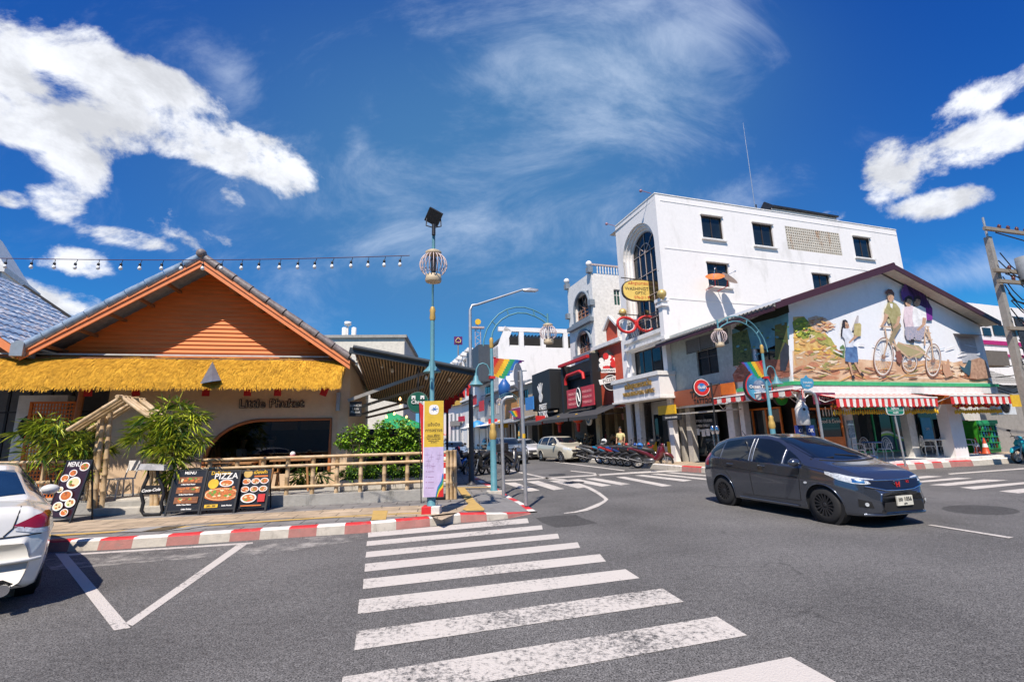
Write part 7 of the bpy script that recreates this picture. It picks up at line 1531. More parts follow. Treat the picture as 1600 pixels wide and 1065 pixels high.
# ================================================================== CARS
def interp(tab,x):
 if x<=tab[0][0]:return tab[0][1]
 for(a,b),(c,d)in zip(tab,tab[1:]):
  if x<=c:
   t=(x-a)/(c-a); return b+(d-b)*t
 return tab[-1][1]
def smooth(tab,x,h=.05):return(interp(tab,x-h)+interp(tab,x-h/2)+interp(tab,x)+interp(tab,x+h/2)+interp(tab,x+h))/5
def paint(name,col,metal=.0,rough=.28):
 return mat(name,col,rough,metal,var=.02,spec=.5,coat=1.0)
TAIL=mat('red lamp glass',(.30,.005,.01),.12,coat=1.0,spec=.6); LAMPG=mat('headlamp glass',(.55,.58,.6),.08,spec=.8,coat=1.0,vs=30,var=.35); AMB=mat('amber lamp',(.6,.2,.02),.2)
PLATE=mat('number plate',(.70,.68,.58),.5); CARG=glass_dark('tinted car glass',(.008,.012,.018),.02)
SH={'hatch':dict(L=2.02,W=.848,top=[(-2.02,.50),(-1.99,.80),(-1.94,1.02),(-1.83,1.22),(-1.66,1.37),(-1.3,1.465),(-.7,1.52),(-.2,1.52),(.2,1.45),(.65,1.28),(1.26,1.02),(1.5,.96),(1.78,.86),(1.94,.73),(2.02,.50)],belt=[(-2.02,.5),(-1.9,.95),(-1.5,1.02),(0,.95),(1.1,.91),(1.5,.85),(1.85,.72),(2.02,.45)],w=[(-2.02,.62),(-1.93,.76),(-1.6,.825),(-.5,.848),(1.1,.845),(1.55,.81),(1.85,.70),(1.97,.55),(2.02,.42)],wr=[(-2,.60),(-1.6,.555),(0,.565),(.4,.575),(1.2,.70),(2.02,.6)],wb=(-1.27,1.26),r=.305,z0=.17,wind=((1.20,.26),(.66,.50)),rear=((-1.93,-1.70),(.56,.50),(1.05,)),side=[[(-1.66,1.10,1.20),(-1.48,1.05,1.30),(-1.31,1.03,1.36)],[(-1.25,1.02,1.375),(-.85,1.0,1.42),(-.42,.985,1.435)],[(-.32,.98,1.435),(.0,.97,1.42),(.22,.965,1.37),(.42,.96,1.27)],[(.50,.965,1.22),(.70,.96,1.12),(.86,.96,1.02)]]),'sedan':dict(L=2.4,W=.91,top=[(-2.40,.55),(-2.37,.90),(-2.25,1.03),(-1.75,1.07),(-1.1,1.36),(-.7,1.44),(-.1,1.455),(.4,1.38),(1.15,1.03),(1.6,.95),(2.1,.84),(2.32,.70),(2.4,.50)],belt=[(-2.4,.55),(-2.3,.88),(-1.9,.97),(0,.93),(1.1,.91),(1.7,.84),(2.2,.70),(2.4,.45)],w=[(-2.4,.70),(-2.30,.84),(-1.9,.895),(-.5,.91),(1.3,.905),(1.9,.86),(2.2,.74),(2.34,.60),(2.4,.46)],wr=[(-2.4,.7),(-1.7,.68),(-1,.60),(0,.61),(.5,.62),(1.2,.74),(2.4,.65)],wb=(-1.38,1.38),r=.325,z0=.19,wind=((1.08,.42),(.66,.55)),rear=((-1.72,-1.10),(.64,.53),(1.1,)),side=[[(-1.42,1.06,1.14),(-1.15,1.0,1.28),(-1.0,.99,1.32)],[(-.95,.99,1.33),(-.6,.98,1.38),(-.22,.97,1.39)],[(-.14,.965,1.39),(.2,.96,1.37),(.5,.955,1.28),(.85,.955,1.06)]]),'suv':dict(L=2.15,W=.90,top=[(-2.15,.55),(-2.12,.95),(-2.0,1.22),(-1.75,1.48),(-1.4,1.57),(-.5,1.60),(.1,1.57),(.4,1.48),(1.12,1.12),(1.5,1.04),(1.95,.93),(2.08,.78),(2.15,.55)],belt=[(-2.15,.6),(-2.0,1.02),(-1.5,1.06),(0,1.0),(1.1,.98),(1.6,.92),(2.0,.78),(2.15,.5)],w=[(-2.15,.66),(-2.05,.82),(-1.7,.88),(-.5,.90),(1.2,.90),(1.7,.85),(1.97,.72),(2.09,.58),(2.15,.46)],wr=[(-2.15,.66),(-1.7,.62),(0,.63),(.5,.64),(1.15,.74),(2.15,.65)],wb=(-1.33,1.35),r=.33,z0=.21,wind=((1.05,.38),(.66,.57)),rear=((-2.02,-1.78),(.6,.54),(1.1,)),side=[[(-1.75,1.16,1.32),(-1.5,1.09,1.45),(-1.35,1.07,1.49)],[(-1.28,1.07,1.50),(-.8,1.05,1.52),(-.36,1.04,1.525)],[(-.27,1.03,1.525),(.1,1.02,1.51),(.35,1.015,1.42),(.75,1.015,1.17)]]),}
def wheel(root,c,r,side,spokes=10,blk=True,tw=.19,low=False):
 y0=c[1]; mb=MB(); mb.lathe([(r*.62,-tw/2),(r*.9,-tw/2),(r*.985,-tw*.36),(r,0),(r*.985,tw*.36),(r*.9,tw/2),(r*.64,tw*.44),(r*.62,tw*.2),(r*.62,-tw*.5)],14 if low else 32,c,'Y',caps=False); w_=mb.build('wheel',RUBBER,root)
 rm=BLACK if blk else ALU; mb=MB(); o=side*tw*.42; mb.lathe([(r*.60,o*1.0),(r*.68,o*1.02),(r*.66,-o)],14 if low else 32,c,'Y',caps=False);
 for k in range(spokes):
  a=2*PI*k/spokes; p0=Vector((c[0]+math.cos(a)*.05,y0+o*.8,c[2]+math.sin(a)*.05)); p1=Vector((c[0]+math.cos(a+.12)*r*.64,y0+o*1.0,c[2]+math.sin(a+.12)*r*.64)); mb.beam(p0,p1,.022 if spokes>7 else .05,.03,up=(0,1,0))
 mb.lathe([(.05,o*.6),(.05,o*.95),(.02,o*1.0)],10,c,'Y'); mb.build('rim',rm,w_); mb=MB(); mb.disc((c[0],y0+o*.15,c[2]),r*.62,(0,side,0),20,.01); mb.build('brake_back',BLACKM,w_)
def car(name,label,style,pm,loc,az,group=None,low=False,spokes=10,blk=True,detail=None,glass=None):
 S_=SH[style]; root=thing(name,label,'car',loc,group,world=False,rz=R_(90-az)); L_,z0,r=S_['L'],S_['z0'],S_['r']; ra=r+.05; zc=r
 nx=60 if low else 150; NR=10 if low else 18
 xs=[-L_+2*L_*(.5-.5*math.cos(PI*i/nx))*.35+2*L_*i/nx*.65 for i in range(nx+1)]
 def sec(x):
  zt=smooth(S_['top'],x); wb=smooth(S_['w'],x,.03); zb=min(smooth(S_['belt'],x),zt-.05); wr=min(smooth(S_['wr'],x),wb*.93); e=max(0,(abs(x)-L_+.35)/.35); zz=z0+.07*e*e
  P=[(0,zz),(wb*.5,zz),(wb*.86,zz)]
  for j in range(NR+1):
   u=j/NR; P.append((wb*(1-.07*(1-u)**3-.035*max(0,u-.55)**2*5+.012*math.exp(-((u-.72)/.06)**2)),zz+.03+(zb-zz-.03)*u))
  w0=P[-1][0]; g=max(0.0,min(1.0,(zt-zb-.10)/.25)); zr=zt-.03-.045*g
  for u in(.08,.25,.5,.75,.95):P.append((w0+(wr-w0)*(u+.10*math.sin(PI*u)*-g*1.0),zb+(zr-zb)*(u+.12*(1-g)*math.sin(PI*u))))
  P+=[(wr*.985,zr+.012),(wr*.93,zt-.016-.01*g),(wr*.75,zt-.008),(wr*.45,zt-.002),(0,zt)]
  return P
 secs=[sec(x)for x in xs]; n=len(secs[0]); V=[]; idx={}
 full=[]
 for x,P in zip(xs,secs):
  row=[(x,y,z)for y,z in P]+[(x,-y,z)for y,z in P[::-1][1:-1]]; full.append(row)
 m=len(full[0]); vs=[Vector(p)for row in full for p in row]
 inside=lambda p:abs(p.y)>.45 and any((p.x-wx)**2+(p.z-zc)**2<ra*ra for wx in S_['wb'])and p.z<ra+zc
 flag=[inside(p)for p in vs]; fs=[]
 for i in range(nx):
  for j in range(m):
   f=(i*m+j,i*m+(j+1)%m,(i+1)*m+(j+1)%m,(i+1)*m+j)
   if all(flag[k]for k in f):continue
   fs.append(f)
 used={k for f in fs for k in f}
 for k,p in enumerate(vs):
  if flag[k]and k in used:
   wx=min(S_['wb'],key=lambda q:abs(q-p.x)); d=Vector((p.x-wx,0,p.z-zc)); l_=d.length or 1; p.x=wx+d.x/l_*ra; p.z=zc+d.z/l_*ra
 fs.append(tuple(range(m))); fs.append(tuple(range(nx*m,nx*m+m))[::-1])
 mb=MB(); mb.add(vs,fs,True); body=mb.build('body',pm,root)
 bvh=BVHTree.FromPolygons(vs,fs)
 def hit(a,z,th,off=.006):
  d=Vector((-math.cos(th),-math.sin(th),0)); e1=Vector((-math.sin(th),math.cos(th),0)); o=e1*a+Vector((0,0,z))-d*6
  h,nn,_,_=bvh.ray_cast(o,d)
  return(h-d*off)if h else None
 def hitz(x,y,off=.006):
  h,_,_,_=bvh.ray_cast(Vector((x,y,5)),Vector((0,0,-1))); return(h+Vector((0,0,off)))if h else None
 def grid(fn,nu,nv,name_,mt,parent=root):
  pts=[[fn(i/nu,j/nv)for i in range(nu+1)]for j in range(nv+1)]; mb=MB(); ids={}; vv=[]; ff=[]
  for j in range(nv+1):
   for i in range(nu+1):
    if pts[j][i]is not None:ids[i,j]=len(vv); vv.append(pts[j][i])
  for j in range(nv):
   for i in range(nu):
    q=[(i,j),(i+1,j),(i+1,j+1),(i,j+1)]
    if all(k in ids for k in q):ff.append(tuple(ids[k]for k in q))
  if not ff:return None
  mb.add(vv,ff,True); return mb.build(name_,mt,parent)
 def patch(th,lo,hi,name_,mt,off=.006,parent=root,nu=12,nv=6):
  """lo, hi: polylines of (a, z) with matching ends"""
  def pl(L2,u):
   k=u*(len(L2)-1); i=min(int(k),len(L2)-2); t=k-i; return(L2[i][0]+(L2[i+1][0]-L2[i][0])*t,L2[i][1]+(L2[i+1][1]-L2[i][1])*t)
  def fn(u,v):
   a,b=pl(lo,u),pl(hi,u); return hit(a[0]+(b[0]-a[0])*v,a[1]+(b[1]-a[1])*v,th,off)
  return grid(fn,nu,nv,name_,mt,parent)
 gm=glass or CARG
 for sgn in(1,-1):
  th=sgn*PI/2
  for seg in S_['side']:
   q=[(x,a,b)for x,a,b in seg]; patch(th,[(-sgn*x,a)for x,a,b in q],[(-sgn*x,b)for x,a,b in q],'side_window',gm)
 (xa,xb),(wa,wb_)=S_['wind']; (ra0,rb0),(rwa,rwb),_=S_['rear']
 k1=10 if low else 20
 grid(lambda u,v:hitz(xa+(xb-xa)*v-(.16-.05*v)*(2*u-1)**2,(2*u-1)*(wa+(wb_-wa)*v)),k1,8,'windscreen',gm)
 if style=='sedan':grid(lambda u,v:hitz(ra0+(rb0-ra0)*v+.10*(2*u-1)**2,(2*u-1)*(rwa+(rwb-rwa)*v)),k1,8,'rear_window',gm)
 else:patch(PI,[(-.58,1.08),(.58,1.08)],[(-.5,1.42),(.5,1.42)],'rear_window',gm)
 for wx in S_['wb']:
  for sgn in(1,-1):
   wy=sgn*(smooth(S_['w'],wx)-.115); wheel(root,(wx,wy,r),r,sgn,spokes,blk,low=low)
   mb=MB(); K=14 if low else 26
   pts=[]
   for k in range(K+1):
    a=R_(-12)+R_(204)*k/K; x,z=wx+ra*math.cos(a),zc+ra*math.sin(a); P=sec(x); z=max(z,P[2][1]+.02); w_=interp([(q[1],q[0])for q in P[2:3+NR]],z); pts.append(Vector((x,sgn*(w_+.002),z)))
   mb.tube(pts,.012,5); inn=[Vector((p.x,p.y-sgn*.25,p.z))for p in pts]; mb.add(pts+inn,[(i,i+1,K+2+i,K+1+i)for i in range(K)]); mb.build('wheel_arch',BLACKM if False else pm,root)
   mb=MB(); mb.lathe([(ra*1.02,-.16),(ra*1.02,0)],20,(wx,wy-sgn*.10,zc),'Y'); mb.build('wheel_well',BLACKM,root)
   # mirrors, sills
 for sgn in(1,-1):
  x_=xa-.30; p=hit(-sgn*x_,S_['belt'][3][1]+.05 if False else smooth(S_['belt'],x_)+.06,sgn*PI/2,.0)
  if p:mb=MB(); c=p+Vector((-.02,sgn*.16,.03)); mb.M=Matrix.Translation(c)@Matrix.Diagonal((.09,.115,.075,1)); mb.ball((0,0,0),1,12,8); mb.M=Matrix.Identity(4); mb.beam(p,c,.04,.03); mb.build('wing_mirror',pm,root)
 ctx=dict(root=root,body=body,patch=patch,hit=hit,hitz=hitz,sec=sec,S=S_,pm=pm,grid=grid)
 (detail or generic_front)(ctx)
 return root
def generic_front(c):
 p=c['patch']; L_=c['S']['L']; zb=c['S']['belt'][-2][1]; W=c['S']['W']; root=c['root']
 for s in(1,-1):
  th=s*R_(28); T=R_(28); Q=lambda x,y:s*(y*math.cos(T)-x*math.sin(T)); a0=Q(L_-.05,W*.52); a1=Q(L_-.5,W*.95); T2=R_(150); Q2=lambda x,y:s*(y*math.cos(T2)-x*math.sin(T2))
  p(th,[(a0,zb-.06),(a1,zb+.02)],[(a0,zb+.05),(a1,zb+.14)],'headlight',LAMPG,nu=8,nv=3)
  p(PI-s*R_(30),[(Q2(-L_+.05,W*.5),zb+.06),(Q2(-L_+.3,W*.95),zb+.02)],[(Q2(-L_+.05,W*.5),zb+.24),(Q2(-L_+.3,W*.95),zb+.26)],'tail_light',TAIL,nu=8,nv=3)
 p(0,[(-W*.5,zb-.16),(W*.5,zb-.16)],[(-W*.55,zb-.02),(W*.55,zb-.02)],'grille',BLACK,nu=10,nv=3); p(0,[(-W*.62,.27),(W*.62,.27)],[(-W*.55,.42),(W*.55,.42)],'lower_grille',BLACK,nu=10,nv=3)
 h=c['hit'](0,.46,0,.03); mb=MB()
 if h:mb.box(h.x-.01,h.x+.01,-.18,.18,.40,.51); mb.build('number_plate',PLATE,root)
def seams(c,lines,r=.006):
 mb=MB()
 for sgn in(1,-1):
  for ln in lines:
   pts=[c['hit'](-sgn*x,z,sgn*PI/2,.001)for x,z in ln]; pts=[p for p in pts if p]
   if len(pts)>1:mb.tube(pts,r,5,cap=False)
 mb.build('door_seams',BLACKM,c['root'])
def dense(pts,k=6):return[(a[0]+(b[0]-a[0])*i/k,a[1]+(b[1]-a[1])*i/k)for a,b in zip(pts,pts[1:])for i in range(k)]+[pts[-1]]
def hatch_detail(c):
 p,root,hit=c['patch'],c['root'],c['hit']
 seams(c,[dense([(-.37,1.46),(-.37,.95),(-.36,.32)]),dense([(.82,.96),(.86,.80),(.80,.33)]),dense([(.80,.33),(-.95,.30)]),dense([(-1.28,1.03),(-1.2,.85),(-.98,.62),(-.95,.30)]),dense([(-1.80,.92),(-1.2,.86),(-.3,.80),(.8,.74)]),dense([(.95,.95),(1.3,.90),(1.62,.82)])])
 CH=CHROME
 for s in(1,-1):
  QQ=lambda T,x,y:s*(y*math.cos(T)-x*math.sin(T)); T=R_(38); a=[QQ(T,*v)for v in((1.97,.46),(1.90,.60),(1.78,.72),(1.60,.79),(1.38,.82))]
  p(s*T,list(zip(a,(.71,.69,.70,.745,.83))),list(zip(a,(.765,.785,.81,.85,.875))),'headlight',LAMPG,off=.008,nu=16,nv=4)
  p(s*T,[(a[1],.705),(a[2],.72)],[(a[1],.765),(a[2],.78)],'lamp_reflector',CHROME,off=.011,nu=5,nv=3)
  T=R_(30); f0,f1=QQ(T,1.94,.54),QQ(T,1.83,.71); p(s*T,[(f0,.32),(f1,.34)],[(f0+(f1-f0)*.15,.42),(f1,.46)],'fog_lamp_recess',BLACKM,off=.008,nu=6,nv=4); h=hit((f0+f1)/2,.38,s*T,.02); T45,T62=R_(135),R_(118)
  if h:mb=MB(); mb.disc(h,.03,(math.cos(s*R_(22)),math.sin(s*R_(22)),0),14,.01); mb.build('fog_lamp',LAMPG,root)
  p(PI-s*R_(45),[(QQ(T45,-1.93,.55),.86),(QQ(T45,-1.72,.82),.84)],[(QQ(T45,-1.90,.60),1.14),(QQ(T45,-1.72,.80),1.10)],'tail_light',TAIL,nu=8,nv=5)
  for x in(.30-.35,-.95):
   h=hit(-s*x,.90,s*PI/2,.0); mb=MB(); mb.tube([h+Vector((-.09,0,0)),h+Vector((-.06,s*.03,.005)),h+Vector((.06,s*.03,.005)),h+Vector((.09,0,0))],.013,6); mb.build('door_handle',c['pm'],root)
  mb=MB(); pts=[hit(-s*x,z,s*PI/2,.004)for x,z in dense([(-.40,1.43),(-.40,.99)],6)]; mb.tube([q for q in pts if q],.009,5); pts=[hit(-s*x,z,s*PI/2,.004)for x,z in dense([(-.30,1.43),(-.30,.98)],6)]; mb.tube([q for q in pts if q],.009,5); pts=[hit(-s*x,z,s*PI/2,.004)for x,z in dense([(.45,1.22),(.46,.97)],4)]; mb.tube([q for q in pts if q],.008,5); mb.build('window_trim',ALU,root)
  mb=MB(); h=hit(-s*.98,.66,s*PI/2,.008); mb.disc(h,.035,(0,s,0),12,.006,ry=.02); mb.build('side_repeater',LAMPG,root)
  mb=MB(); pts=[hit(-s*x,z,s*PI/2,.012)for x,z in dense([(-.95,.235),(.92,.225)],10)]; mb.tube([q for q in pts if q],.022,6); mb.build('side_skirt',c['pm'],root)
 p(0,[(-.60,.66),(-.3,.60),(.3,.60),(.60,.66)],[(-.66,.74),(-.3,.745),(.3,.745),(.66,.74)],'grille',mat('gloss black',(.01,.01,.011),.12,coat=.6),off=.008,nu=16,nv=4)
 mb=MB()
 for zl in([(-.70,.765),(-.4,.745),(0,.735),(.4,.745),(.70,.765)],[(-.62,.66),(-.3,.59),(0,.58),(.3,.59),(.62,.66)]):
  pts=[hit(a,z,0,.012)for a,z in dense(zl,4)]; mb.tube([q for q in pts if q],.012,6)
 mb.build('chrome_trim',CHROME,root)
 p(0,[(-.46,.26),(.46,.26)],[(-.40,.41),(.40,.41)],'lower_grille',BLACKM,off=.008,nu=12,nv=4)
 mb=MB(); pts=[hit(a,.215,0,.03)for a in[-.66+1.32*i/14 for i in range(15)]]; mb.tube([q for q in pts if q],.02,6); mb.build('front_lip',c['pm'],root)
 h=hit(0,.67,0,.02); mb=MB(); x=h.x
 for s in(1,-1):mb.prism([(x,s*.045,.71),(x,s*.025,.71),(x,s*.018,.63),(x,s*.034,.63)],(.012,0,0))
 mb.box(x,x+.012,-.03,.03,.662,.68); mb.build('front_emblem',RED,root); mb=MB(); mb.tube([(x,-.06,.725),(x,.06,.725),(x,.05,.615),(x,-.05,.615)],.006,5,closed=True); mb.build('emblem_ring',CHROME,root)
 h=hit(.26,.70,0,.015); mb=MB()
 if h:text_mb(mb,'RS',frame(h,(0,1,0),(0,0,1)),.06,.006); mb.build('grille_badge',RED,root)
 h=hit(0,.42,0,.035); mb=MB(); mb.box(h.x-.02,h.x,-.17,.17,.35,.50); pl=mb.build('number_plate',PLATE,root); mb=MB(); text_mb(mb,'ขจ 1056',frame((h.x+.004,0,.445),(0,1,0),(0,0,1)),.085,.003,bold=.001); text_mb(mb,'ภูเก็ต',frame((h.x+.004,0,.378),(0,1,0),(0,0,1)),.035,.003); mb.build('plate_lettering',BLACK,pl)
 for s in(-.28,.30):mb=MB(); a=c['hitz'](1.13,s,.02); b=c['hitz'](1.02,s-.42,.012); mb.tube([a,b],.009,5); mb.build('wiper',BLACKM,root)
 mb=MB(); a=c['hitz'](-1.3,0,.0); mb.tube([a,a+Vector((-.12,0,.14))],[.012,.004],6); mb.build('roof_antenna',BLACKM,root)
 mb=MB(); pts=[c['hitz'](1.22+.05*0-.14*(y/.66)**2+.06,y,.001)for y in[-.64+1.28*i/12 for i in range(13)]]; mb.tube([q for q in pts if q],.012,5); mb.build('bonnet_seam',BLACKM,root)
def sedan_rear(c):
 p,root,hit=c['patch'],c['root'],c['hit']; generic_front(c)if False else None
 seams(c,[dense([(-.18,1.40),(-.18,.97),(-.17,.33)]),dense([(1.0,.95),(.96,.34)]),dense([(-1.05,1.0),(-.92,.80),(-.90,.34)]),dense([(-2.2,.88),(-1.5,.84),(0,.78),(1.2,.74)])])
 for s in(1,-1):
  T=R_(145); Q=lambda x,y:s*(y*math.cos(T)-x*math.sin(T)); a=[Q(-2.345,.56),Q(-2.30,.70),Q(-2.20,.82),Q(-2.10,.87)]; p(PI-s*R_(35),list(zip(a,(.82,.80,.80,.83))),list(zip(a,(.85,.925,.955,.95))),'tail_light',TAIL,off=.01,nu=14,nv=5)
  p(PI-s*R_(35),list(zip(a[:3],(.795,.75,.745))),list(zip(a[:3],(.84,.797,.785))),'reversing_light',LAMPG,off=.01,nu=12,nv=2)
  mb=MB(); h=hit(-s*.55,.26,PI,.02); mb.lathe([(.055,-.10),(.06,.02),(.045,.025),(.04,-.02)],16,h+Vector((-.01,0,0)),'X'); mb.build('exhaust_tip',CHROME,root)
 mb=MB(); pts=[hit(a,.74,PI,.004)for a in[-.78+1.56*i/16 for i in range(17)]]; mb.tube([q for q in pts if q],.006,5)
 for s in(1,-1):pts=[hit(s*a,z,PI,.003)for a,z in dense([(.60,1.02),(.56,.82),(.50,.75)],4)]; mb.tube([q for q in pts if q],.006,5)
 mb.build('boot_seam',BLACKM,root); p(PI,[(-.7,.24),(.7,.24)],[(-.55,.34),(.55,.34)],'rear_diffuser',BLACKM,nu=12,nv=3)
 mb=MB(); pts=[hit(a,.50,PI,.012)for a in[-.80+1.6*i/16 for i in range(17)]]; mb.tube([q for q in pts if q],.018,6); mb.build('bumper_crease',c['pm'],root)
 for s in(1,-1):
  for x in(.05,-.75):
   h=hit(-s*x,.88,s*PI/2,.0); mb=MB(); mb.tube([h+Vector((-.09,0,0)),h+Vector((-.06,s*.03,.005)),h+Vector((.06,s*.03,.005)),h+Vector((.09,0,0))],.013,6); mb.build('door_handle',c['pm'],root)
JZ=paint('dark grey metallic paint',(.12,.135,.165),.8,.2)
car('hatchback_car','dark grey hatchback with black wheels crossing the junction','hatch',JZ,(5.76,10.12,0),164.2,detail=hatch_detail,spokes=16)
PWH=paint('pearl white paint',(.74,.73,.68),.0,.22)
P=G(66,900,.3); hd=Vector((math.sin(R_(-47)),math.cos(R_(-47)),0)); rt=Vector((hd.y,-hd.x,0)); cc_=P-rt*.84+hd*2.33
car('sedan_car','pearl white sedan parked nose to the kerb, its tail cut by the left edge','sedan',PWH,(cc_.x,cc_.y,0),-47,detail=sedan_rear,glass=glass_dark('blue tinted rear glass',(.01,.03,.07),.03))
SAZ=162.5; SH_=Vector((math.sin(R_(SAZ)),math.cos(R_(SAZ)),0))
def street_car(px_,py_,style,col,label,nm='parked_car',az=SAZ,half=2.1,metal=.2,blk=False):
 g=G(px_,py_,.2); c=Vector((g.x,g.y,0))-SH_*half
 return car(nm,label,style,paint('paint '+label[:24],col,metal),(c.x,c.y,0),az,'cars in the side street',low=True,spokes=6,blk=blk)
street_car(900,717,'suv',(.62,.58,.46),'cream crossover parked at the right kerb beside the motorbikes',az=SAZ-6)
street_car(836,713.5,'sedan',(.72,.72,.72),'white saloon parked just behind the cream crossover',half=2.3)
street_car(808,720,'suv',(.06,.08,.11),'blue grey people carrier driving towards the junction','moving_car')
street_car(718,722,'sedan',(.26,.32,.40),'silver blue saloon behind the parked motorbikes on the left',half=2.3)
street_car(750,697,'suv',(.75,.75,.75),'white pickup-like car waiting farther up the street'); street_car(727,694.5,'sedan',(.55,.55,.56),'distant pale saloon left of the white one',half=2.3); street_car(703,695,'sedan',(.03,.03,.035),'distant black car almost hidden by the yellow banner',half=2.3)
street_car(775,702,'suv',(.02,.022,.025),'black car between the white one and the people carrier')
# ================================================================== MOTORBIKES
def moto_parts(name,label,col,col2,seatc=None,box=False,helmet=None,rimc=None):
 t=thing(name,label,'motorbike',(0,0,0),'parked motorbikes',world=False); r=.285
 for x in(-.62,.62):
  mb=MB(); mb.tube([(x+(r-.04)*math.cos(a),0,r+(r-.04)*math.sin(a))for a in[2*PI*k/22 for k in range(22)]],.042,8,closed=True); w_=mb.build('wheel',RUBBER,t); mb=MB()
  mb.tube([(x+(r-.085)*math.cos(a),0,r+(r-.085)*math.sin(a))for a in[2*PI*k/22 for k in range(22)]],.012,5,closed=True)
  for k in range(5):a=2*PI*k/5; mb.beam((x,0,r),(x+(r-.08)*math.cos(a),0,r+(r-.08)*math.sin(a)),.03,.03,up=(0,1,0))
  mb.lathe([(.05,-.05),(.05,.05)],10,(x,0,r),'Y'); mb.build('rim',rimc or ALU,w_)
 PM_=paint('bike '+str(col),col,.1); P2=paint('bike '+str(col2),col2,.1)
 mb=MB(); mb.tube([(-.98,0,.86),(-.80,0,.84),(-.5,0,.76),(-.2,0,.64),(0,0,.50),(.12,0,.42)],[.03,.075,.115,.12,.10,.05],10); mb.build('tail_fairing',PM_,t)
 mb=MB(); mb.tube([(.05,0,.36),(.22,0,.42),(.36,0,.58),(.44,0,.78),(.46,0,.94)],[.06,.12,.16,.17,.09],10); mb.build('leg_shield',P2,t)
 mb=MB(); mb.tube([(-.78,0,.90),(-.5,0,.86),(-.25,0,.80),(.02,0,.76),(.12,0,.70)],[.07,.115,.12,.11,.05],10); mb.build('seat',seatc or mat('black vinyl seat',(.02,.02,.02),.5),t)
 mb=MB(); mb.lathe([(.02,-.2),(.12,-.16),(.13,.1),(.06,.2)],10,(-.05,0,.33),'X'); mb.box(-.35,.1,-.05,.05,.25,.42); mb.build('engine',mat('engine metal',(.16,.16,.165),.4,.7),t)
 mb=MB(); mb.tube([(.05,-.10,.27),(-.3,-.13,.25),(-.5,-.14,.30),(-.95,-.15,.42)],[.02,.025,.045,.055],10); mb.build('exhaust',mat('dull exhaust',(.08,.08,.085),.4,.7),t)
 mb=MB()
 for s in(-.07,.07):mb.bar((.62,s,r),(.47,s,.88),.022)
 mb.build('fork',ALU,t)
 mb=MB(); mb.tube([(.30,0,.42),(.42,0,.56),(.62,0,.62),(.82,0,.54),(.9,0,.42)],[.03,.07,.075,.07,.04],8); mb.build('front_fender',P2,t); mb=MB(); mb.tube([(-.30,0,.5),(-.62,0,.62),(-.85,0,.55),(-1.0,0,.38)],[.03,.07,.07,.04],8); mb.build('rear_fender',BLACK,t)
 mb=MB(); mb.tube([(.34,-.32,.98),(.40,-.2,1.02),(.45,0,.98),(.40,.2,1.02),(.34,.32,.98)],.017,6)
 for s in(-1,1):mb.tube([(.38,s*.24,1.02),(.42,s*.28,1.20)],.007,5)
 hb=mb.build('handlebar',BLACK,t);
 for s in(-1,1):mb=MB(); mb.M=Matrix.Translation((.42,s*.30,1.23))@Matrix.Diagonal((.02,.07,.045,1)); mb.ball((0,0,0),1,10,6); mb.build('mirror',BLACK,hb)
 mb=MB(); mb.M=Matrix.Translation((.50,0,.97))@Matrix.Diagonal((.09,.11,.085,1)); mb.ball((0,0,0),1,12,8); mb.build('front_cowl',PM_,t); mb=MB(); mb.disc((.575,0,.97),.06,(1,0,.1),14,.015); mb.build('headlight',LAMPG,t); mb=MB(); mb.box(-1.0,-.96,-.06,.06,.78,.86); mb.build('tail_light',TAIL,t)
 mb=MB(); mb.bar((-.1,.08,.3),(-.25,.22,.02),.015); mb.build('side_stand',BLACK,t)
 if box:mb=MB(); mb.box(-1.12,-.72,-.22,.22,.92,1.24); mb.build('top_box',BLACK,t,bevel=.04)
 return t
def place_moto(src,px_,py_,az,lean=6,label=None,first=False,at=None,props_=None):
 t=src if first else copy_tree(src); g=at or G(px_,py_,0); h=Vector((math.sin(R_(az)),math.cos(R_(az)),0)); c=Vector((g.x,g.y,0))+h*.62
 t.location=c; t.scale=(1.07,1.1,1.09); t.rotation_euler=(R_(-lean),0,R_(90-az))
 if label:t['label']=label
 return t
A1=moto_parts('motorbike','maroon step-through motorbike, nearest the kerb end of the right-hand row',(.12,.006,.015),(.12,.006,.015)); place_moto(A1,998.5,731.5,112,first=True,lean=-6)
A2=moto_parts('motorbike','black motorbike parked directly behind the maroon one',(.015,.015,.017),(.02,.02,.022)); place_moto(A2,982.6,729,118,first=True,lean=-6)
place_moto(A2,972,728,118,-6,'second black motorbike of the right-hand row, between black and blue ones')
A3=moto_parts('motorbike','blue motorbike in the middle of the right-hand row',(.02,.07,.30),(.45,.47,.5)); place_moto(A3,961,727,118,first=True,lean=-6)
A4=moto_parts('motorbike','red motorbike with blue stripe of the right-hand row',(.45,.02,.02),(.03,.12,.45)); place_moto(A4,949,725.8,118,first=True,lean=-6)
A5=moto_parts('motorbike','cyan and red motorbike of the right-hand row',(.02,.22,.38),(.4,.02,.03),rimc=BLUE); place_moto(A5,939,724.5,118,first=True,lean=-6)
A6=moto_parts('motorbike','grey motorbike at the far end of the row beside the cream crossover',(.14,.15,.155),(.16,.17,.18)); place_moto(A6,913,722.3,116,first=True,lean=-6)
place_moto(A4,955,718,118,-6,'red motorbike half hidden behind the row, right of the pink one',at=G(958,719)); place_moto(A6,930,716,118,-6,'dark grey motorbike behind the front row near the awning post',at=G(926,716.5))
B1_=moto_parts('motorbike','red and black motorbike on the left kerb, next to the bamboo posts',(.03,.012,.014),(.42,.01,.02)); place_moto(B1_,738,741,230,first=True,lean=6,at=G(714,741))
B2_=moto_parts('motorbike','blue and white sporty motorbike on the left kerb behind the black pole',(.03,.10,.42),(.55,.55,.56)); place_moto(B2_,0,0,215,first=True,at=G(735,739))
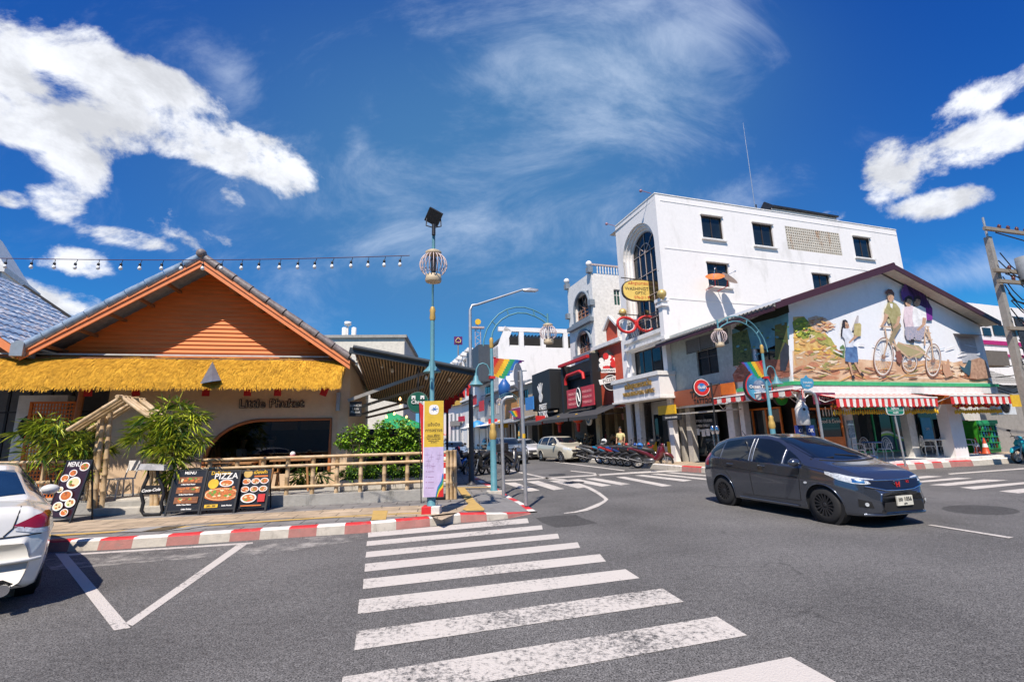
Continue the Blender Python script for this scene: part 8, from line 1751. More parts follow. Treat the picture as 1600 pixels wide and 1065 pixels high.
B3_=moto_parts('motorbike','big black motorbike with round headlight left of the teal corner post',(.012,.012,.013),(.02,.02,.02)); place_moto(B3_,0,0,205,first=True,at=G(752,741)); place_moto(B3_,0,0,208,label='second black motorbike on the left, partly behind the teal corner post',at=G(765,740))
B4_=moto_parts('motorbike','black motorbike with a square top box right of the teal corner post',(.012,.012,.013),(.03,.03,.03),box=True); place_moto(B4_,0,0,20,first=True,at=G(794,741))
C1_=moto_parts('scooter','cyan scooter with black seat parked by the utility pole at the right edge',(.02,.38,.48),(.02,.38,.48)); place_moto(C1_,0,0,262,first=True,lean=6,at=G(1632,722)); C1_.scale=(1.05,1.25,1.05)
for at_,lb in((G(742,724,0),'red and blue helmet resting on the left sporty motorbike'),):
 pass
def helmet(p,m,label):
 mb=MB(); mb.M=Matrix.Translation(p)@Matrix.Diagonal((.14,.13,.13,1)); mb.ball((0,0,0),1,14,10); o=one(mb,'helmet',m,label,'helmet',origin=p); mb=MB(); ROOTLOC[o.name]=Vector(p); mb.M=Matrix.Translation(Vector(p)+Vector((-.03,-.05,-.01)))@Matrix.Diagonal((.12,.10,.06,1)); mb.ball((0,0,0),1,12,8); mb.build('visor',CARG,o)
MSp=MS.px
for(x,y,n_,m,lb)in((1019,690,3.3,BLACK,'glossy black helmet on the maroon motorbike'),(1016,695,3.0,RED,'red helmet behind the maroon motorbike'),(944,689,3.4,WHITE,'white helmet on the far motorbikes'),(1000,696,3.3,BLUE,'blue helmet on the black motorbikes of the right row')):
 s_,z_=MS.px(x,y,n_); helmet(MS.P(s_,z_,n_),m,lb)
q=G(714,739); helmet(Vector((q.x+.05,q.y-.2,1.12)),mat('dark red helmet',(.25,.02,.03),.2),'dark red helmet on the left red and black motorbike'); q=G(736,738); helmet(Vector((q.x,q.y,1.02)),mat('silver helmet',(.5,.5,.52),.2,.3),'silver helmet on the blue and white motorbike')
# ================================================================== PLANTS
LG1=mat('bright bamboo leaf',(.30,.40,.025),.5,vs=3,col2=(.55,.58,.05)); LG2=mat('deep green leaf',(.05,.12,.012),.5,vs=3); LG3=mat('glossy shrub leaf',(.18,.38,.02),.4,vs=4,col2=(.38,.56,.04)); STEM=mat('plant stem',(.12,.10,.04),.8)
def blade(mb,p,d,ln,wd,droop,mi):
 d=d.normalized(); s=d.cross(Vector((0,0,1))); s=(s if s.length>.1 else Vector((1,0,0))).normalized()*wd; m=p+d*ln*.5+Vector((0,0,-droop*.25)); e=p+d*ln+Vector((0,0,-droop)); mb.mi=mi
 mb.add([p,m-s,e,m+s],[(0,1,2),(0,2,3)])
def plant(name,label,cat,base,blobs,n,ln,wd,fan,mats,stems=(),group=None,seed=1):
 t=thing(name,label,cat,base,group); rnd=random.Random(seed)
 for a,b in stems:mb=MB(); a=Vector(a); b=Vector(b); mb.tube([a,a.lerp(b,.5)+Vector((rnd.uniform(-.05,.05),0,0)),b],[.025,.018,.010],6); mb.build('stem',STEM,t)
 mb=MB(); tot=sum(r[3]*r[4]for r in blobs)
 for(x,y,z,rx,rz_)in blobs:
  for k in range(int(n*rx*rz_/tot)):
   v=Vector((rnd.gauss(0,1),rnd.gauss(0,1),rnd.gauss(0,1))).normalized()*rnd.random()**.4; p=Vector((x+v.x*rx,y+v.y*rx*.8,z+v.z*rz_)); out=Vector((v.x,v.y,v.z*.4+rnd.uniform(-.3,.3)))
   if noise.noise(p*3.1)<-.12:continue
   for q in range(fan):d=out+Vector((rnd.uniform(-.8,.8),rnd.uniform(-.8,.8),rnd.uniform(-.5,.5))); blade(mb,p,d,ln*rnd.uniform(.6,1.3),wd,ln*rnd.uniform(.1,.6),0 if rnd.random()<.68 else 1)
 mb.build('foliage',mats,t); return t
def fp(x,y,n):s_,z_=FF.px(x,y,n); return FF.P(s_,z_,n)
def blobs_px(L_,n):
 out=[]
 for x,y,rx,ry in L_:p=fp(x,y,n); k=(fp(x+10,y,n)-p).length/10; out.append((p.x,p.y,p.z,rx*k,ry*k))
 return out
P1=fp(92,765,-.25); P1.z=FL
plant('bamboo_plant','bright green bamboo plant before the lattice, left of the gateway','plant',P1,blobs_px([(95,660,38,18),(65,670,34,14),(95,690,50,20),(60,710,40,10),(130,700,40,18),(30,716,26,6),(145,678,24,6),(125,730,30,14)],-.25),330,.33,.014,6,[LG1,LG2],[(P1,fp(x,y,-.25))for x,y in((90,655),(60,680),(130,690),(110,670))],seed=3)
P2=fp(262,790,.25); P2.z=.3
plant('bamboo_plant','tall bamboo plant right of the gateway, bushy at head height','plant',P2,blobs_px([(262,650,42,26),(240,672,34,24),(285,668,34,28),(265,700,38,26),(300,650,18,14),(310,690,14,12),(272,740,18,12),(225,682,20,12)],.25),480,.33,.014,6,[LG1,LG2],[(P2,fp(x,y,.25))for x,y in((255,650),(270,640),(285,670),(245,680))],seed=8)
for(xb,bl_,lab,sd_)in((562,[(560,680,34,20),(590,678,26,24),(540,690,18,10),(575,700,30,14)],'round-leaved green shrub at the corner pilaster behind the fence',4),(618,[(625,672,30,22),(650,690,22,18),(610,695,22,16),(640,705,24,12),(655,665,12,10)],'round-leaved green shrub left of the yellow banner',5)):
 b_=fp(xb,760,-.7); b_.z=FL+.2; plant('shrub',lab,'plant',b_,blobs_px(bl_,-.7),1500,.08,.028,3,[LG3,LG2],[(b_,fp(x,y,-.7))for x,y in((xb,690),(xb-12,700),(xb+14,695))],'shrubs behind the bamboo fence',seed=sd_)
for i,(x,lab)in enumerate(((548,'low leafy plant in the first pale planter from the pilaster'),(582,'low leafy plant in the second planter from the pilaster'),(615,'low leafy plant in the third planter from the pilaster'),(645,'low leafy plant in the planter nearest the banner'))):
 p=fp(x,748,-.45); t=thing('planter',lab.replace('low leafy plant in the ','').replace('pale planter','planter')+', pale trough','planter',(p.x,p.y,FL),'planters behind the fence'); s_=FF.px(x,748,-.45)[0]; mb=MB(); fbox(mb,FF,s_-.24,s_+.24,-.62,-.28,FL,FL+.26); mb.build('trough',CONC2,t,bevel=.015); mb=MB(); fbox(mb,FF,s_-.22,s_+.22,-.6,-.3,FL+.262,FL+.268); mb.build('soil',STEM,t)
 b_=FF.P(s_,FL+.27,-.45); plant('potted_plant',lab,'plant',b_,[(b_.x,b_.y,b_.z+.16,.24,.18)],110,.14,.018,4,[LG2,LG3],seed=20+i)
for x,y,lab in((470,735,'spiky dark plant below the arched window, left of the pilaster'),(500,740,'grey green spiky plant by the right end of the window')):
 s_,_=WL.px(x,y,.35); b_=WL.P(s_,FL,.35); plant('spiky_plant',lab,'plant',b_,[(b_.x,b_.y,b_.z+.35,.14,.3)],40,.35,.02,3,[LG2,LG1],seed=int(x))
 # ================================================================== MENU BOARDS
FOOD=[mat('food red',(.50,.06,.02),.5,vs=40,col2=(.65,.25,.05),var=.4),mat('food orange',(.62,.24,.03),.5,vs=40,col2=(.55,.08,.02)),mat('food green',(.12,.28,.03),.5,vs=30),mat('food cream',(.72,.58,.32),.5,vs=30),WHITE,YEL,mat('food brown',(.22,.08,.03),.6,vs=40)]
def menu_board(px_c,py_b,wpx,hpx,n,label,kind,tilt=14,yaw=0.0):
 s0,_=FF.px(px_c-wpx/2,py_b,n); s1,_=FF.px(px_c+wpx/2,py_b,n); base=FF.P((s0+s1)/2,.165,n); W_=abs(s1-s0); H_=(FF.px(px_c,py_b-hpx,n)[1]-FF.px(px_c,py_b,n)[1])/math.cos(R_(tilt))*.98
 right=(Matrix.Rotation(R_(yaw),3,'Z')@FF.d); nn=(Matrix.Rotation(R_(yaw),3,'Z')@FF.n); up=(Vector((0,0,1))*math.cos(R_(tilt))-nn*math.sin(R_(tilt)))
 T=frame(base+up*(.07+H_/2),right,up); t=thing('menu_board',label,'menu board',base,'pavement menu boards'); rnd=random.Random(int(px_c))
 mb=MB(); mb.M=T
 for x in(-W_/2,W_/2):mb.box(x-.018,x+.018,-H_/2-.09,H_/2,-.02,.008)
 for y in(-H_/2,H_/2-.03):mb.box(-W_/2+.018,W_/2-.018,y,y+.03,-.018,.006)
 mb.M=Matrix.Identity(4);
 for x in(-W_/2+.02,W_/2-.02):mb.beam(T@Vector((x,H_/2-.05,-.02)),base+right*x-nn*.42+Vector((0,0,0)),.025,.025)
 mb.build('frame',BLACK,t); mb=MB(); mb.M=T; mb.box(-W_/2+.018,W_/2-.018,-H_/2+.03,H_/2-.03,-.012,.0); bd=mb.build('board',mat('dark menu print %s'%kind,(.035,.008,.012)if kind=='thai' else(.012,.012,.016),.35),t)
 z=[.002]
 def el(x,y,a,b,m,nm='dish_picture',k=18):
  mb=MB(); mb.M=T; z[0]+=.0007; mb.add([(x*W_+a*W_*math.cos(2*PI*i/k),y*H_+b*W_*math.sin(2*PI*i/k),z[0])for i in range(k)],[tuple(range(k))]); return mb
 def plate_(x,y,a,b,f):
  mb=MB(); mb.M=T
  def ring_(a_,b_,mi,ox=0,oy=0,k=18):
   z[0]+=.0005; mb.mi=mi; mb.add([(x*W_+ox+a_*W_*math.cos(2*PI*i/k),y*H_+oy+b_*W_*math.sin(2*PI*i/k),z[0])for i in range(k)],[tuple(range(k))])
  ring_(a,b,4); ring_(a*.8,b*.78,f)
  for q in range(6):an=rnd.uniform(0,6.28); ring_(a*.22,b*.2,rnd.choice((0,1,2,3,6)),a*.45*W_*math.cos(an),b*.45*W_*math.sin(an),7)
  mb.build('dish_picture',FOOD,bd)
 def txt(s,x,y,h,m,nm='menu_lettering',sc=.003):mb=MB(); text_mb(mb,s,T@Matrix.Translation((x*W_,y*H_,.009)),h*W_,sc,bold=.002); mb.build(nm,m,bd)
 def rct(x0,x1,y0,y1,m,nm):mb=MB(); mb.M=T; z[0]+=.0006; mb.box(x0*W_,x1*W_,y0*H_,y1*H_,z[0]-.0004,z[0]); return mb.build(nm,m,bd)
 if kind=='menu4':
  txt('MENU',0,.41,.13,WHITE);
  for y in(.24,.0,-.24):
   rct(-.32,.40,y-.075,y+.075,FOOD[6],'dish_picture')
   for q in range(12):el(.04+rnd.uniform(-.28,.28),y+rnd.uniform(-.05,.05),rnd.uniform(.03,.07),rnd.uniform(.02,.04),None).build('meat_picture',FOOD[rnd.choice((0,0,1,6,3,2))],bd)
   txt('Grilled Meat Platter',0,y-.105,.055,WHITE)
  txt('Little Phuket',.1,-.45,.06,WHITE)
 elif kind=='pizza':
  txt('Delicious',-.1,.43,.16,YEL); txt('PIZZA',.08,.34,.27,WHITE,sc=.005); mb=MB(); mb.M=T
  for k,(a,b,mi)in enumerate(((.56,.30,1),(.50,.26,3),(.47,.24,0))):mb.mi=mi; mb.add([(max(-.47,min(.47,.03+a*math.cos(2*PI*i/26)))*W_,(-.18+b*.9*math.sin(2*PI*i/26))*H_*.62,.004+.0008*k)for i in range(26)],[tuple(range(26))])
  for q in range(26):mb.mi=rnd.choice((0,2,3,1,0)); x,y=rnd.uniform(-.38,.42),rnd.uniform(-.24,.06); mb.add([(x*W_+.035*math.cos(a_),y*H_+.022*math.sin(a_),.0075+q*.0001)for a_ in[2*PI*i/8 for i in range(8)]],[tuple(range(8))])
  mb.build('pizza_picture',FOOD,bd); el(-.28,.16,.16,.16,None).build('yellow_disc',YEL,bd); plate_(.12,.17,.22,.12,1); rct(-.42,-.02,-.44,-.36,YEL,'price_band'); txt('250 - 320',-.22,-.40,.07,BLACK); txt('Little Phuket',.25,-.40,.06,WHITE)
 elif kind=='thai':
  txt('MENU',-.15,.42,.20,WHITE)
  for x,y,a in((.28,.38,.2),(-.08,.27,.16),(-.33,.18,.17),(.10,.10,.27),(-.34,-.02,.14),(.0,-.12,.25),(.28,-.24,.2),(-.15,-.30,.2),(.2,-.40,.16)):plate_(x,y,a,a*.62,rnd.choice((0,1,3)))
 else:
  txt('เมี่ยงคำ',.15,.42,.16,YEL); el(-.28,.40,.15,.15,None).build('ring_logo',GOLD,bd); rct(-.05,.42,.30,.34,ORANGE,'orange_band')
  for y in(.19,-.02):
   for x in(-.3,.02,.33):plate_(x,y,.15,.11,rnd.choice((0,1,3)))
  plate_(-.12,-.25,.27,.17,1); rct(.2,.44,-.36,-.16,RED,'red_label'); txt('ลด',.32,-.26,.14,YEL); rct(-.35,.35,-.46,-.43,ORANGE,'orange_band')
 return t
menu_board(284,801,52,66,.72,'dark menu board with three meat dishes, left of the pizza board','menu4'); menu_board(339,799,52,62,.70,'menu board with a big pizza and the word pizza','pizza'); menu_board(391,797,46,60,.60,'menu board with nine Thai plates and a red label, right of the pizza board','nine')
menu_board(90,808,62,92,.95,'tall maroon menu board of oval dishes behind the white car mirror','thai',tilt=12,yaw=-24)
# bottle shaped sign with marble table top
t=thing('bottle_sign','black bottle-outline pavement sign with white script under a tilted slab','sign',FF.P(FF.px(238,803,.6)[0],.16,.6)); BS=[(232,728),(246,728),(247,745),(254,760),(256,772),(252,785),(254,797),(250,803),(225,803),(221,797),(224,785),(221,772),(224,760),(231,745)]
pp=[FF.px(x,y,.6)for x,y in BS]; mb=MB(); mb.tube([FF.P(a,b,.6)for a,b in pp],.035,6,closed=True); mb.prism([FF.P(*FF.px(x,y,.6),.58)for x,y in((223,758),(255,758),(256,772),(222,772))],FF.n*.03); mb.build('outline',BLACK,t)
a=FF.px(238,765,.6); mb=MB(); text_mb(mb,'Coca-Cola',FF.T(a[0],a[1],.64)@Matrix.Rotation(R_(4),4,'Z')@Matrix(((1,.25,0,0),(0,1,0,0),(0,0,1,0),(0,0,0,1))),.085,.006,bold=.003); mb.build('script_lettering',WHITE,t)
mb=MB(); q=[FF.px(x,y,.6)for x,y in((222,733),(226,724),(262,726),(262,734))]; mb.prism([FF.P(a,b,.75)for a,b in q],-FF.n*.35); mb.build('slab',mat('grey marble slab',(.42,.42,.42),.3,vs=3,col2=(.7,.7,.7),var=.3),t)
# ================================================================== TERRACE FURNITURE AND SIGNS
def table(f,s_,n,w_,h_,label,m=WOOD,z0=FL):
 t=thing('table',label,'table',f.P(s_,z0,n)); mb=MB(); fbox(mb,f,s_-w_/2,s_+w_/2,n-.35,n+.35,z0+h_-.04,z0+h_); mb.build('tabletop',m,t)
 for a in(-1,1):
  for b in(-1,1):mb=MB(); mb.bar(f.P(s_+a*(w_/2-.1),z0+h_-.04,n+b*.27),f.P(s_+a*(w_/2-.02),z0,n+b*.33),.028,6); mb.build('leg',m,t)
 return t
LW=mat('light wood furniture',(.40,.20,.08),.5,vs=4)
s1=WL.px(458,720,1.1)[0]; table(WL,s1,1.1,.95,.78,'light wooden table with red and white condiments behind the fence',LW); s2=WL.px(362,720,1.1)[0]; table(WL,s2,1.1,1.1,.74,'light wooden table left of the condiment table, by the window arch',LW)
mb=MB(); mb.mi=0; fbox(mb,WL,s1-.12,s1+.08,1.05,1.2,FL+.78,FL+.86); mb.mi=1; mb.ball(WL.P(s1-.02,FL+.90,1.1),.07,8,6); one(mb,'condiment_tray',[RED,WHITE],'red tray with white jar on the light wooden table','tray')
def chair(base,az,label,m,z0,kind='wood',group=None):
 t=thing('chair',label,'chair',base,group,world=False,rz=R_(90-az)); mb=MB()
 if kind=='iron':
  mb.lathe([(.21,.43),(.22,.445),(.21,.46),(.02,.465)],16); mb.build('seat',m,t); mb=MB(); pts=[(-.19,.20*math.cos(a),.45+.44*math.sin(a))for a in[PI*i/12 for i in range(13)]]; mb.tube(pts,.016,6)
  for k in(-2,-1,0,1,2):mb.tube([(-.19,k*.05,.45),(-.21,k*.075+.02,.62),(-.2,k*.05,.83-.03*abs(k))],.009,5)
  for r_,z in((.05,.60),(.06,.74)):mb.tube([(-.2,r_*math.cos(a),z+r_*math.sin(a))for a in[2*PI*i/10 for i in range(10)]],.008,5,closed=True)
  for s in(-1,1):mb.tube([(-.19,s*.2,.66),(0,s*.26,.68),(.16,s*.25,.64),(.18,s*.2,.46)],.014,6)
  mb.build('backrest',m,t)
  for s in(-1,1):
   for q in(-1,1):mb=MB(); mb.tube([(q*.15,s*.14,.44),(q*.19,s*.18,.30),(q*.17,s*.16,.12),(q*.23,s*.22,0)],.014,6); mb.build('leg',m,t)
 else:
  mb.box(-.2,.2,-.2,.2,.43,.46); mb.build('seat',m,t); mb=MB()
  for y in(-.18,.18):mb.bar((-.19,y,.46),(-.27,y,.85),.016,6)
  mb.box(-.29,-.25,-.2,.2,.62,.86); mb.build('backrest',m,t)
  for s in(-1,1):
   for q in(-1,1):mb=MB(); mb.bar((q*.16,s*.16,.43),(q*.2,s*.19,0),.018,6); mb.build('leg',m,t)
 return t
for x,n_,az_,lb in((425,1.0,60,'wooden chair left of the condiment table'),(345,.8,110,'wooden chair at the left table by the arch'),(395,1.0,250,'wooden chair between the two terrace tables')):s_=WL.px(x,720,n_)[0]; chair(WL.P(s_,FL,n_),az_,lb,LW,FL)
s_=FF.px(188,760,-.9)[0]; chair(FF.P(s_,FL,-.9),200,'white moulded chair inside the bamboo gateway',WHITE,FL)
WI=mat('white enamelled iron',(.74,.74,.72),.45)
for x,n_,az_,lb in((1343,-.55,120,'white iron garden chair at the left end before the green doors'),(1356,-1.2,190,'white iron garden chair behind the first cafe table'),(1382,-.5,250,'white iron garden chair right of the first cafe table, facing left'),(1452,-.9,110,'white iron garden chair beside the blue poster stand'),(1476,-.6,240,'white iron garden chair just left of the white pillar'),(1516,-.7,120,'white iron garden chair right of the white pillar')):
 s_=MG.px(x,705,n_)[0]; chair(MG.P(s_,TOPS,n_),az_,lb,WI,TOPS,'iron','white iron garden chairs')
for x,n_,lb in((1364,-.6,'round cafe table with blue top between white iron chairs'),(1464,-.6,'round white cafe table left of the pillar')):
 s_=MG.px(x,700,n_)[0]; c=MG.P(s_,TOPS,n_); t=thing('cafe_table',lb,'table',c); mb=MB(); mb.lathe([(.01,.70),(.34,.70),(.35,.715),(.34,.73),(.01,.73)],20,c); mb.build('tabletop',BLUE if 'blue' in lb else WI,t); mb=MB(); mb.lathe([(.22,0),(.2,.03),(.03,.06),(.03,.7)],14,c); mb.build('pedestal',WI,t)
def cone(c,label):
 t=thing('traffic_cone',label,'traffic cone',c,'orange traffic cones'); mb=MB(); mb.lathe([(.17,.03),(.15,.05),(.10,.30),(.03,.66),(.025,.70)],18,c); mb.build('cone',mat('orange red plastic',(.62,.09,.03),.45),t); mb=MB(); mb.lathe([(.105,.30),(.072,.46)],18,c,caps=False); mb.build('white_band',WHITE,t); mb=MB(); mb.box(c.x-.2,c.x+.2,c.y-.2,c.y+.2,c.z,c.z+.03); mb.build('foot',BLACK,t)
for x,n_,lb in((1527,-1.3,'older traffic cone standing behind the bright one by the fridge'),(1540,-.8,'bright orange traffic cone with white band before the green fridge')):cone(MG.P(MG.px(x,700,n_)[0],TOPS,n_),lb)
r=rect(MG,1532,656,1562,706,-1.4); t=thing('display_fridge','green framed drinks fridge with colourful shelves beside the traffic cones','fridge',MG.P(r[0],TOPS,-1.4)); mb=MB(); fbox(mb,MG,r[0],r[1],-2.0,-1.45,TOPS,r[3]); mb.build('cabinet',mat('lime green cabinet',(.06,.36,.03),.4),t,bevel=.015); mb=MB()
for k in range(4):
 for j in range(7):mb.mi=(k*3+j)%4; z_=TOPS+.2+(r[3]-TOPS-.4)*k/4; s_=r[0]+.12+(r[1]-r[0]-.24)*j/6; mb.lathe([(.04,0),(.045,.15),(.02,.22)],7,MG.P(s_,z_,-1.43))
mb.build('bottles',[mat('dark bottle',(.02,.04,.06),.2),mat('brown bottle',(.08,.03,.01),.2),GREEN,mat('blue can',(.02,.12,.25),.3)],t); mb=MB()
for k in range(5):z_=TOPS+.16+(r[3]-TOPS-.4)*k/4; fbox(mb,MG,r[0]+.04,r[1]-.04,-1.47,-1.38,z_,z_+.03)
fbox(mb,MG,r[0]+.0,r[1],-1.449,-1.36,r[3]-.18,r[3]); mb.build('shelves',GREEN,t)
ac_unit(MG,MG.px(1562,650,-.9)[0],MG.px(1590,650,-.9)[0],-.9,2.0,2.8,'wall mounted air conditioner at the right end beyond the fridge')
board('poster',MG,rect(MG,1441,652,1457,688,-1.9),-1.9,mat('blue poster',(.06,.30,.48),.5),'blue roll-up poster inside the right shop window','SIM',WHITE,.16,.03,'poster'); board('poster',MG,rect(MG,1474,654,1482,690,-1.9),-1.9,RED,'narrow red poster left of the white pillar',None,th=.03,cat='poster'); board('red_plaque',MG,rect(MG,1504,656,1514,665,-2.2),-2.2,RED,'small red plaque on the recess wall right of the pillar')
for k,(x0,x1,y0,y1,lb)in enumerate(((1326,1335,656,684,'strip of blue photo posters left of the green doors'),)):board('photo_strip',MG,rect(MG,x0,y0,x1,y1,-.6),-.6,mat('blue photos',(.05,.2,.4),.4,vs=14,col2=(.4,.5,.6),var=.6),lb,None,th=.04,cat='poster')
r=rect(MG,1286,642,1314,662,-.5); mb=MB(); text_mb(mb,'Food & Drink',MG.T((r[0]+r[1])/2,r[2]+.1,-.6),.2,.01);
for k in range(5):a=(r[0]+r[1])/2-.3+k*.15; mb.bar(MG.P(a,r[2]+.3,-.6),MG.P(a,r[2]+.55+.1*(k%2),-.6),.02,5)
one(mb,'window_lettering',WHITE,'white lettering and cutlery drawing on the orange framed window','lettering')
board('neon_sign_board',MG,rect(MG,1274,613,1306,631,.35),.35,mat('dark blue red board',(.05,.05,.16),.5,vs=5,col2=(.35,.03,.05),var=.5),'dark blue and red shop name board under the wide awning','FAMILY',WHITE,.5)
for x0,x1 in((1246,1259),(1260,1273)):board('red_blue_sign',MG,rect(MG,x0,664,x1,681,.35),.35,mat('navy sign',(.02,.04,.22),.4),'small red-edged navy sign, %s of the pair under the white bottle figure'%('left' if x0<1250 else 'right'),'OK',WHITE,.5,group='paired navy signs')
s_,z_=MG.px(1258,664,.5); c=MG.P(s_,.0,.45); t=thing('bottle_figure','tall white bottle shaped figure with dark round eyes at the corner','figure',Vector((c.x,c.y,ZR))); mb=MB(); z0=1.9; mb.lathe([(.30,0),(.30,.05),(.05,.08),(.05,1.5)],14,(c.x,c.y,ZR)); mb.build('stand',BLACK,t); mb=MB(); zt_=MG.px(1258,612,.45)[1]; zb_=MG.px(1258,664,.45)[1]; H_=zt_-zb_; mb.lathe([(.18,0),(.21,.02),(.21,H_*.5),(.12,H_*.68),(.05,H_*.95),(.05,H_),(.01,H_)],16,(c.x,c.y,zb_)); mb.build('bottle',WHITE,t); mb=MB()
for q in(-.09,.09):mb.ball(MG.P(s_+q,zb_+H_*.47,.63),.05,10,6)
mb.build('eyes',BLACK,t)
# round signs
def round_sign(f,px_,py_,rpx,n,cols,label,txt=None,tc=WHITE,name='disc_sign',arm=None):
 s_,z_=f.px(px_,py_,n); R=abs(f.px(px_+rpx,py_,n)[0]-s_); c=f.P(s_,z_,n); t=thing(name,label,'sign',c); th=.12
 mb=MB(); mb.disc(c-f.n*th,R*1.04,f.n,36,th-.002); mb.build('case',BLACK,t)
 for k,(k_,m_)in enumerate(cols):mb=MB(); mb.disc(c+f.n*(.004*k),R*k_,f.n,36,.003); mb.build('face',m_,t)
 if txt:mb=MB(); text_mb(mb,txt,f.T(s_,z_,n+.03),R*(.5 if len(txt)<9 else .3),.01,bold=.003); mb.build('lettering',tc,t)
 if arm:mb=MB(); mb.bar(c-f.n*.06,arm,.03); mb.build('arm',BLACK,t)
 return t
GV=Fac(MS.P(-3.9,0,.9).xy,84)
round_sign(GV,1096.5,605,12.5,0,[(1.0,WHITE),(.93,RED),(.52,BLUE)],'round red and white sign with blue centre before the rust brown board','ติ่มซำ',arm=MS.P(-3.6,GV.px(1110,600)[1],.1))
GV2=Fac(MS.P(-.9,0,.95).xy,80); SEA=mat('sea scene print',(.02,.12,.38),.4,vs=1.6,col2=(.10,.38,.55),var=.5)
round_sign(GV2,1186,604,21,0,[(1.0,RED),(.92,SEA),(.45,mat('deep sea blue',(.01,.05,.22),.4,vs=3,col2=(.4,.5,.6),var=.4))],'large round red-rimmed sign with a blue sea scene behind the teal lamp post','Ocean Tour',arm=MS.P(-.6,3.2,.1)); round_sign(GV2,1221,622,9.5,.1,[(1.0,mat('vivid green',(.02,.33,.03),.4))],'round vivid green sign beside the large sea scene sign','Spa',YEL,arm=MS.P(-.3,2.9,.1))
CG=Fac(WL.P(0,0,.75).xy,80); t=round_sign(CG,653,628,16.5,0,[(1.0,mat('silver green rim',(.10,.17,.13),.4)),(.93,mat('bottle green',(.012,.10,.065),.35))],'round dark green beer sign under the slatted canopy','Chang',WHITE); s_,z_=CG.px(653,628); R=abs(CG.px(669.5,628)[0]-s_); mb=MB()
for q in(-1,1):fbox(mb,CG,s_+q*R*.42-R*.18,s_+q*R*.42+R*.18,.02,.035,z_+R*.42,z_+R*.62); [fbox(mb,CG,s_+q*R*.42+d-.02,s_+q*R*.42+d+.02,.02,.034,z_+R*.28,z_+R*.42)for d in(-R*.12,R*.12)]
mb.build('elephant_emblem',WHITE,t); mb=MB(); mb.bar(CG.P(s_,z_+R,-.06),CG.P(s_,z_+R+.7,-.06),.02); mb.build('hanger',BLACK,t)
board('chalk_sign',WL,rect(WL,546,627,565,650,.3),.3,BLACK,'small black hanging sign with pale writing at the canopy corner','LUNCH\nLittle\nPhuket',WHITE,.22)
# red bunting hanging at the canopy's far end
for i,(x,y)in enumerate(((731,598),(733,610),(722,612),(714,616),(706,622),(700,628),(696,634))):
 n_=-1.0-i*.7; s_,z_=WL.px(x,y,n_); mb=MB(); k=1+.1*i; k*=.75; mb.add([WL.P(s_-.12*k,z_-.22*k,n_),WL.P(s_+.10*k,z_-.24*k,n_+.05),WL.P(s_+.12*k,z_+.22*k,n_),WL.P(s_-.11*k,z_+.24*k,n_+.03)],[(0,1,2,3)]); one(mb,'red_flag',REDC,'red cloth flag hanging under the canopy end, %s from the tip'%['first','second','third','fourth','fifth','sixth','seventh'][i],'flag','red cloth flags at the canopy end')
 # feather flag, umbrella base, striped cone beside the banner
b_=G(690,778,.16); t=thing('weighted_stand','black round weighted base with a dark pole behind the yellow banner','parasol base',b_); mb=MB(); mb.lathe([(.27,0),(.30,.03),(.28,.12),(.10,.16)],20,b_); mb.build('weight',RUBBER,t); mb=MB(); mb.tube([b_+Vector((0,0,.12)),b_+Vector((-.06,.1,1.4))],.03,8); mb.build('pole',BLACK,t)
s_,_=FF.px(659,700,.5); p=FF.P(s_,.16,.5); t=thing('feather_flag','tall narrow red advertising flag peeping out left of the yellow banner','flag',p); mb=MB(); a=[FF.px(x,y,.5)for x,y in((655,628),(663,634),(664,720),(660,722),(657,660))]; mb.prism([FF.P(u,v,.5)for u,v in a],FF.n*.01); mb.build('cloth',RED,t); mb=MB(); mb.tube([p,FF.P(a[0][0],a[0][1],.48)],.012,6); mb.build('pole',BLACK,t)
p=G(696,768,.16); t=thing('striped_cone','red and white striped traffic cone between banner and bamboo posts','traffic cone',p); mb=MB()
for k in range(7):mb.mi=k%2; r0,r1=.17-.02*k,.17-.02*(k+1); mb.lathe([(r0,.05+k*.15),(r1,.05+(k+1)*.15)],14,p,caps=False)
mb.build('cone',[RED,WHITE],t); mb=MB(); mb.box(p.x-.2,p.x+.2,p.y-.2,p.y+.2,p.z,p.z+.05); mb.build('foot',BLACK,t)
# black pole and silver spot stands before the tattoo shop
s_,z_=MS.px(1111,600,1.2); mb=MB(); mb.bar(MS.P(s_,ZR,1.2),MS.P(s_,MS.px(1111,598,1.2)[1],1.2),.035);
one(mb,'sign_pole',BLACK,'thin black pole in front of the rust brown shop board','post')
for x in(1117,1124):s_=MS.px(x,690,1.3)[0]; mb=MB(); mb.tube([MS.P(s_,ZR,1.3),MS.P(s_-.05,1.5,1.3)],.035,8); mb.lathe([(.05,0),(.09,.1),(.07,.3),(.03,.34)],10,MS.P(s_-.05,1.5,1.3)); one(mb,'silver_stand',CHROME,'silver tube stand before the tattoo shop, %s of two'%('left' if x<1120 else 'right'),'stand')
r=rect(MS,1086,654,1110,670,-.5); mb=MB()
for k in range(3):text_mb(mb,['TATTOO STUDIO','OPEN DAILY','WALK IN WELCOME'][k],MS.T((r[0]+r[1])/2,r[3]-.1-k*.22,-.5),.17,.01)
one(mb,'window_lettering',WHITE,'white window lettering of the tattoo shop','lettering')
for k,(x,y)in enumerate(((1090,674),(1099,676),(1106,675))):s_,z_=MS.px(x,y,-.5); mb=MB(); fbox(mb,MS,s_-.12,s_+.12,-.52,-.5,z_-.16,z_+.16); one(mb,'paper_notice',WHITE,'white paper notice on the tattoo shop glass, %s of three'%['left','middle','right'][k],'notice')
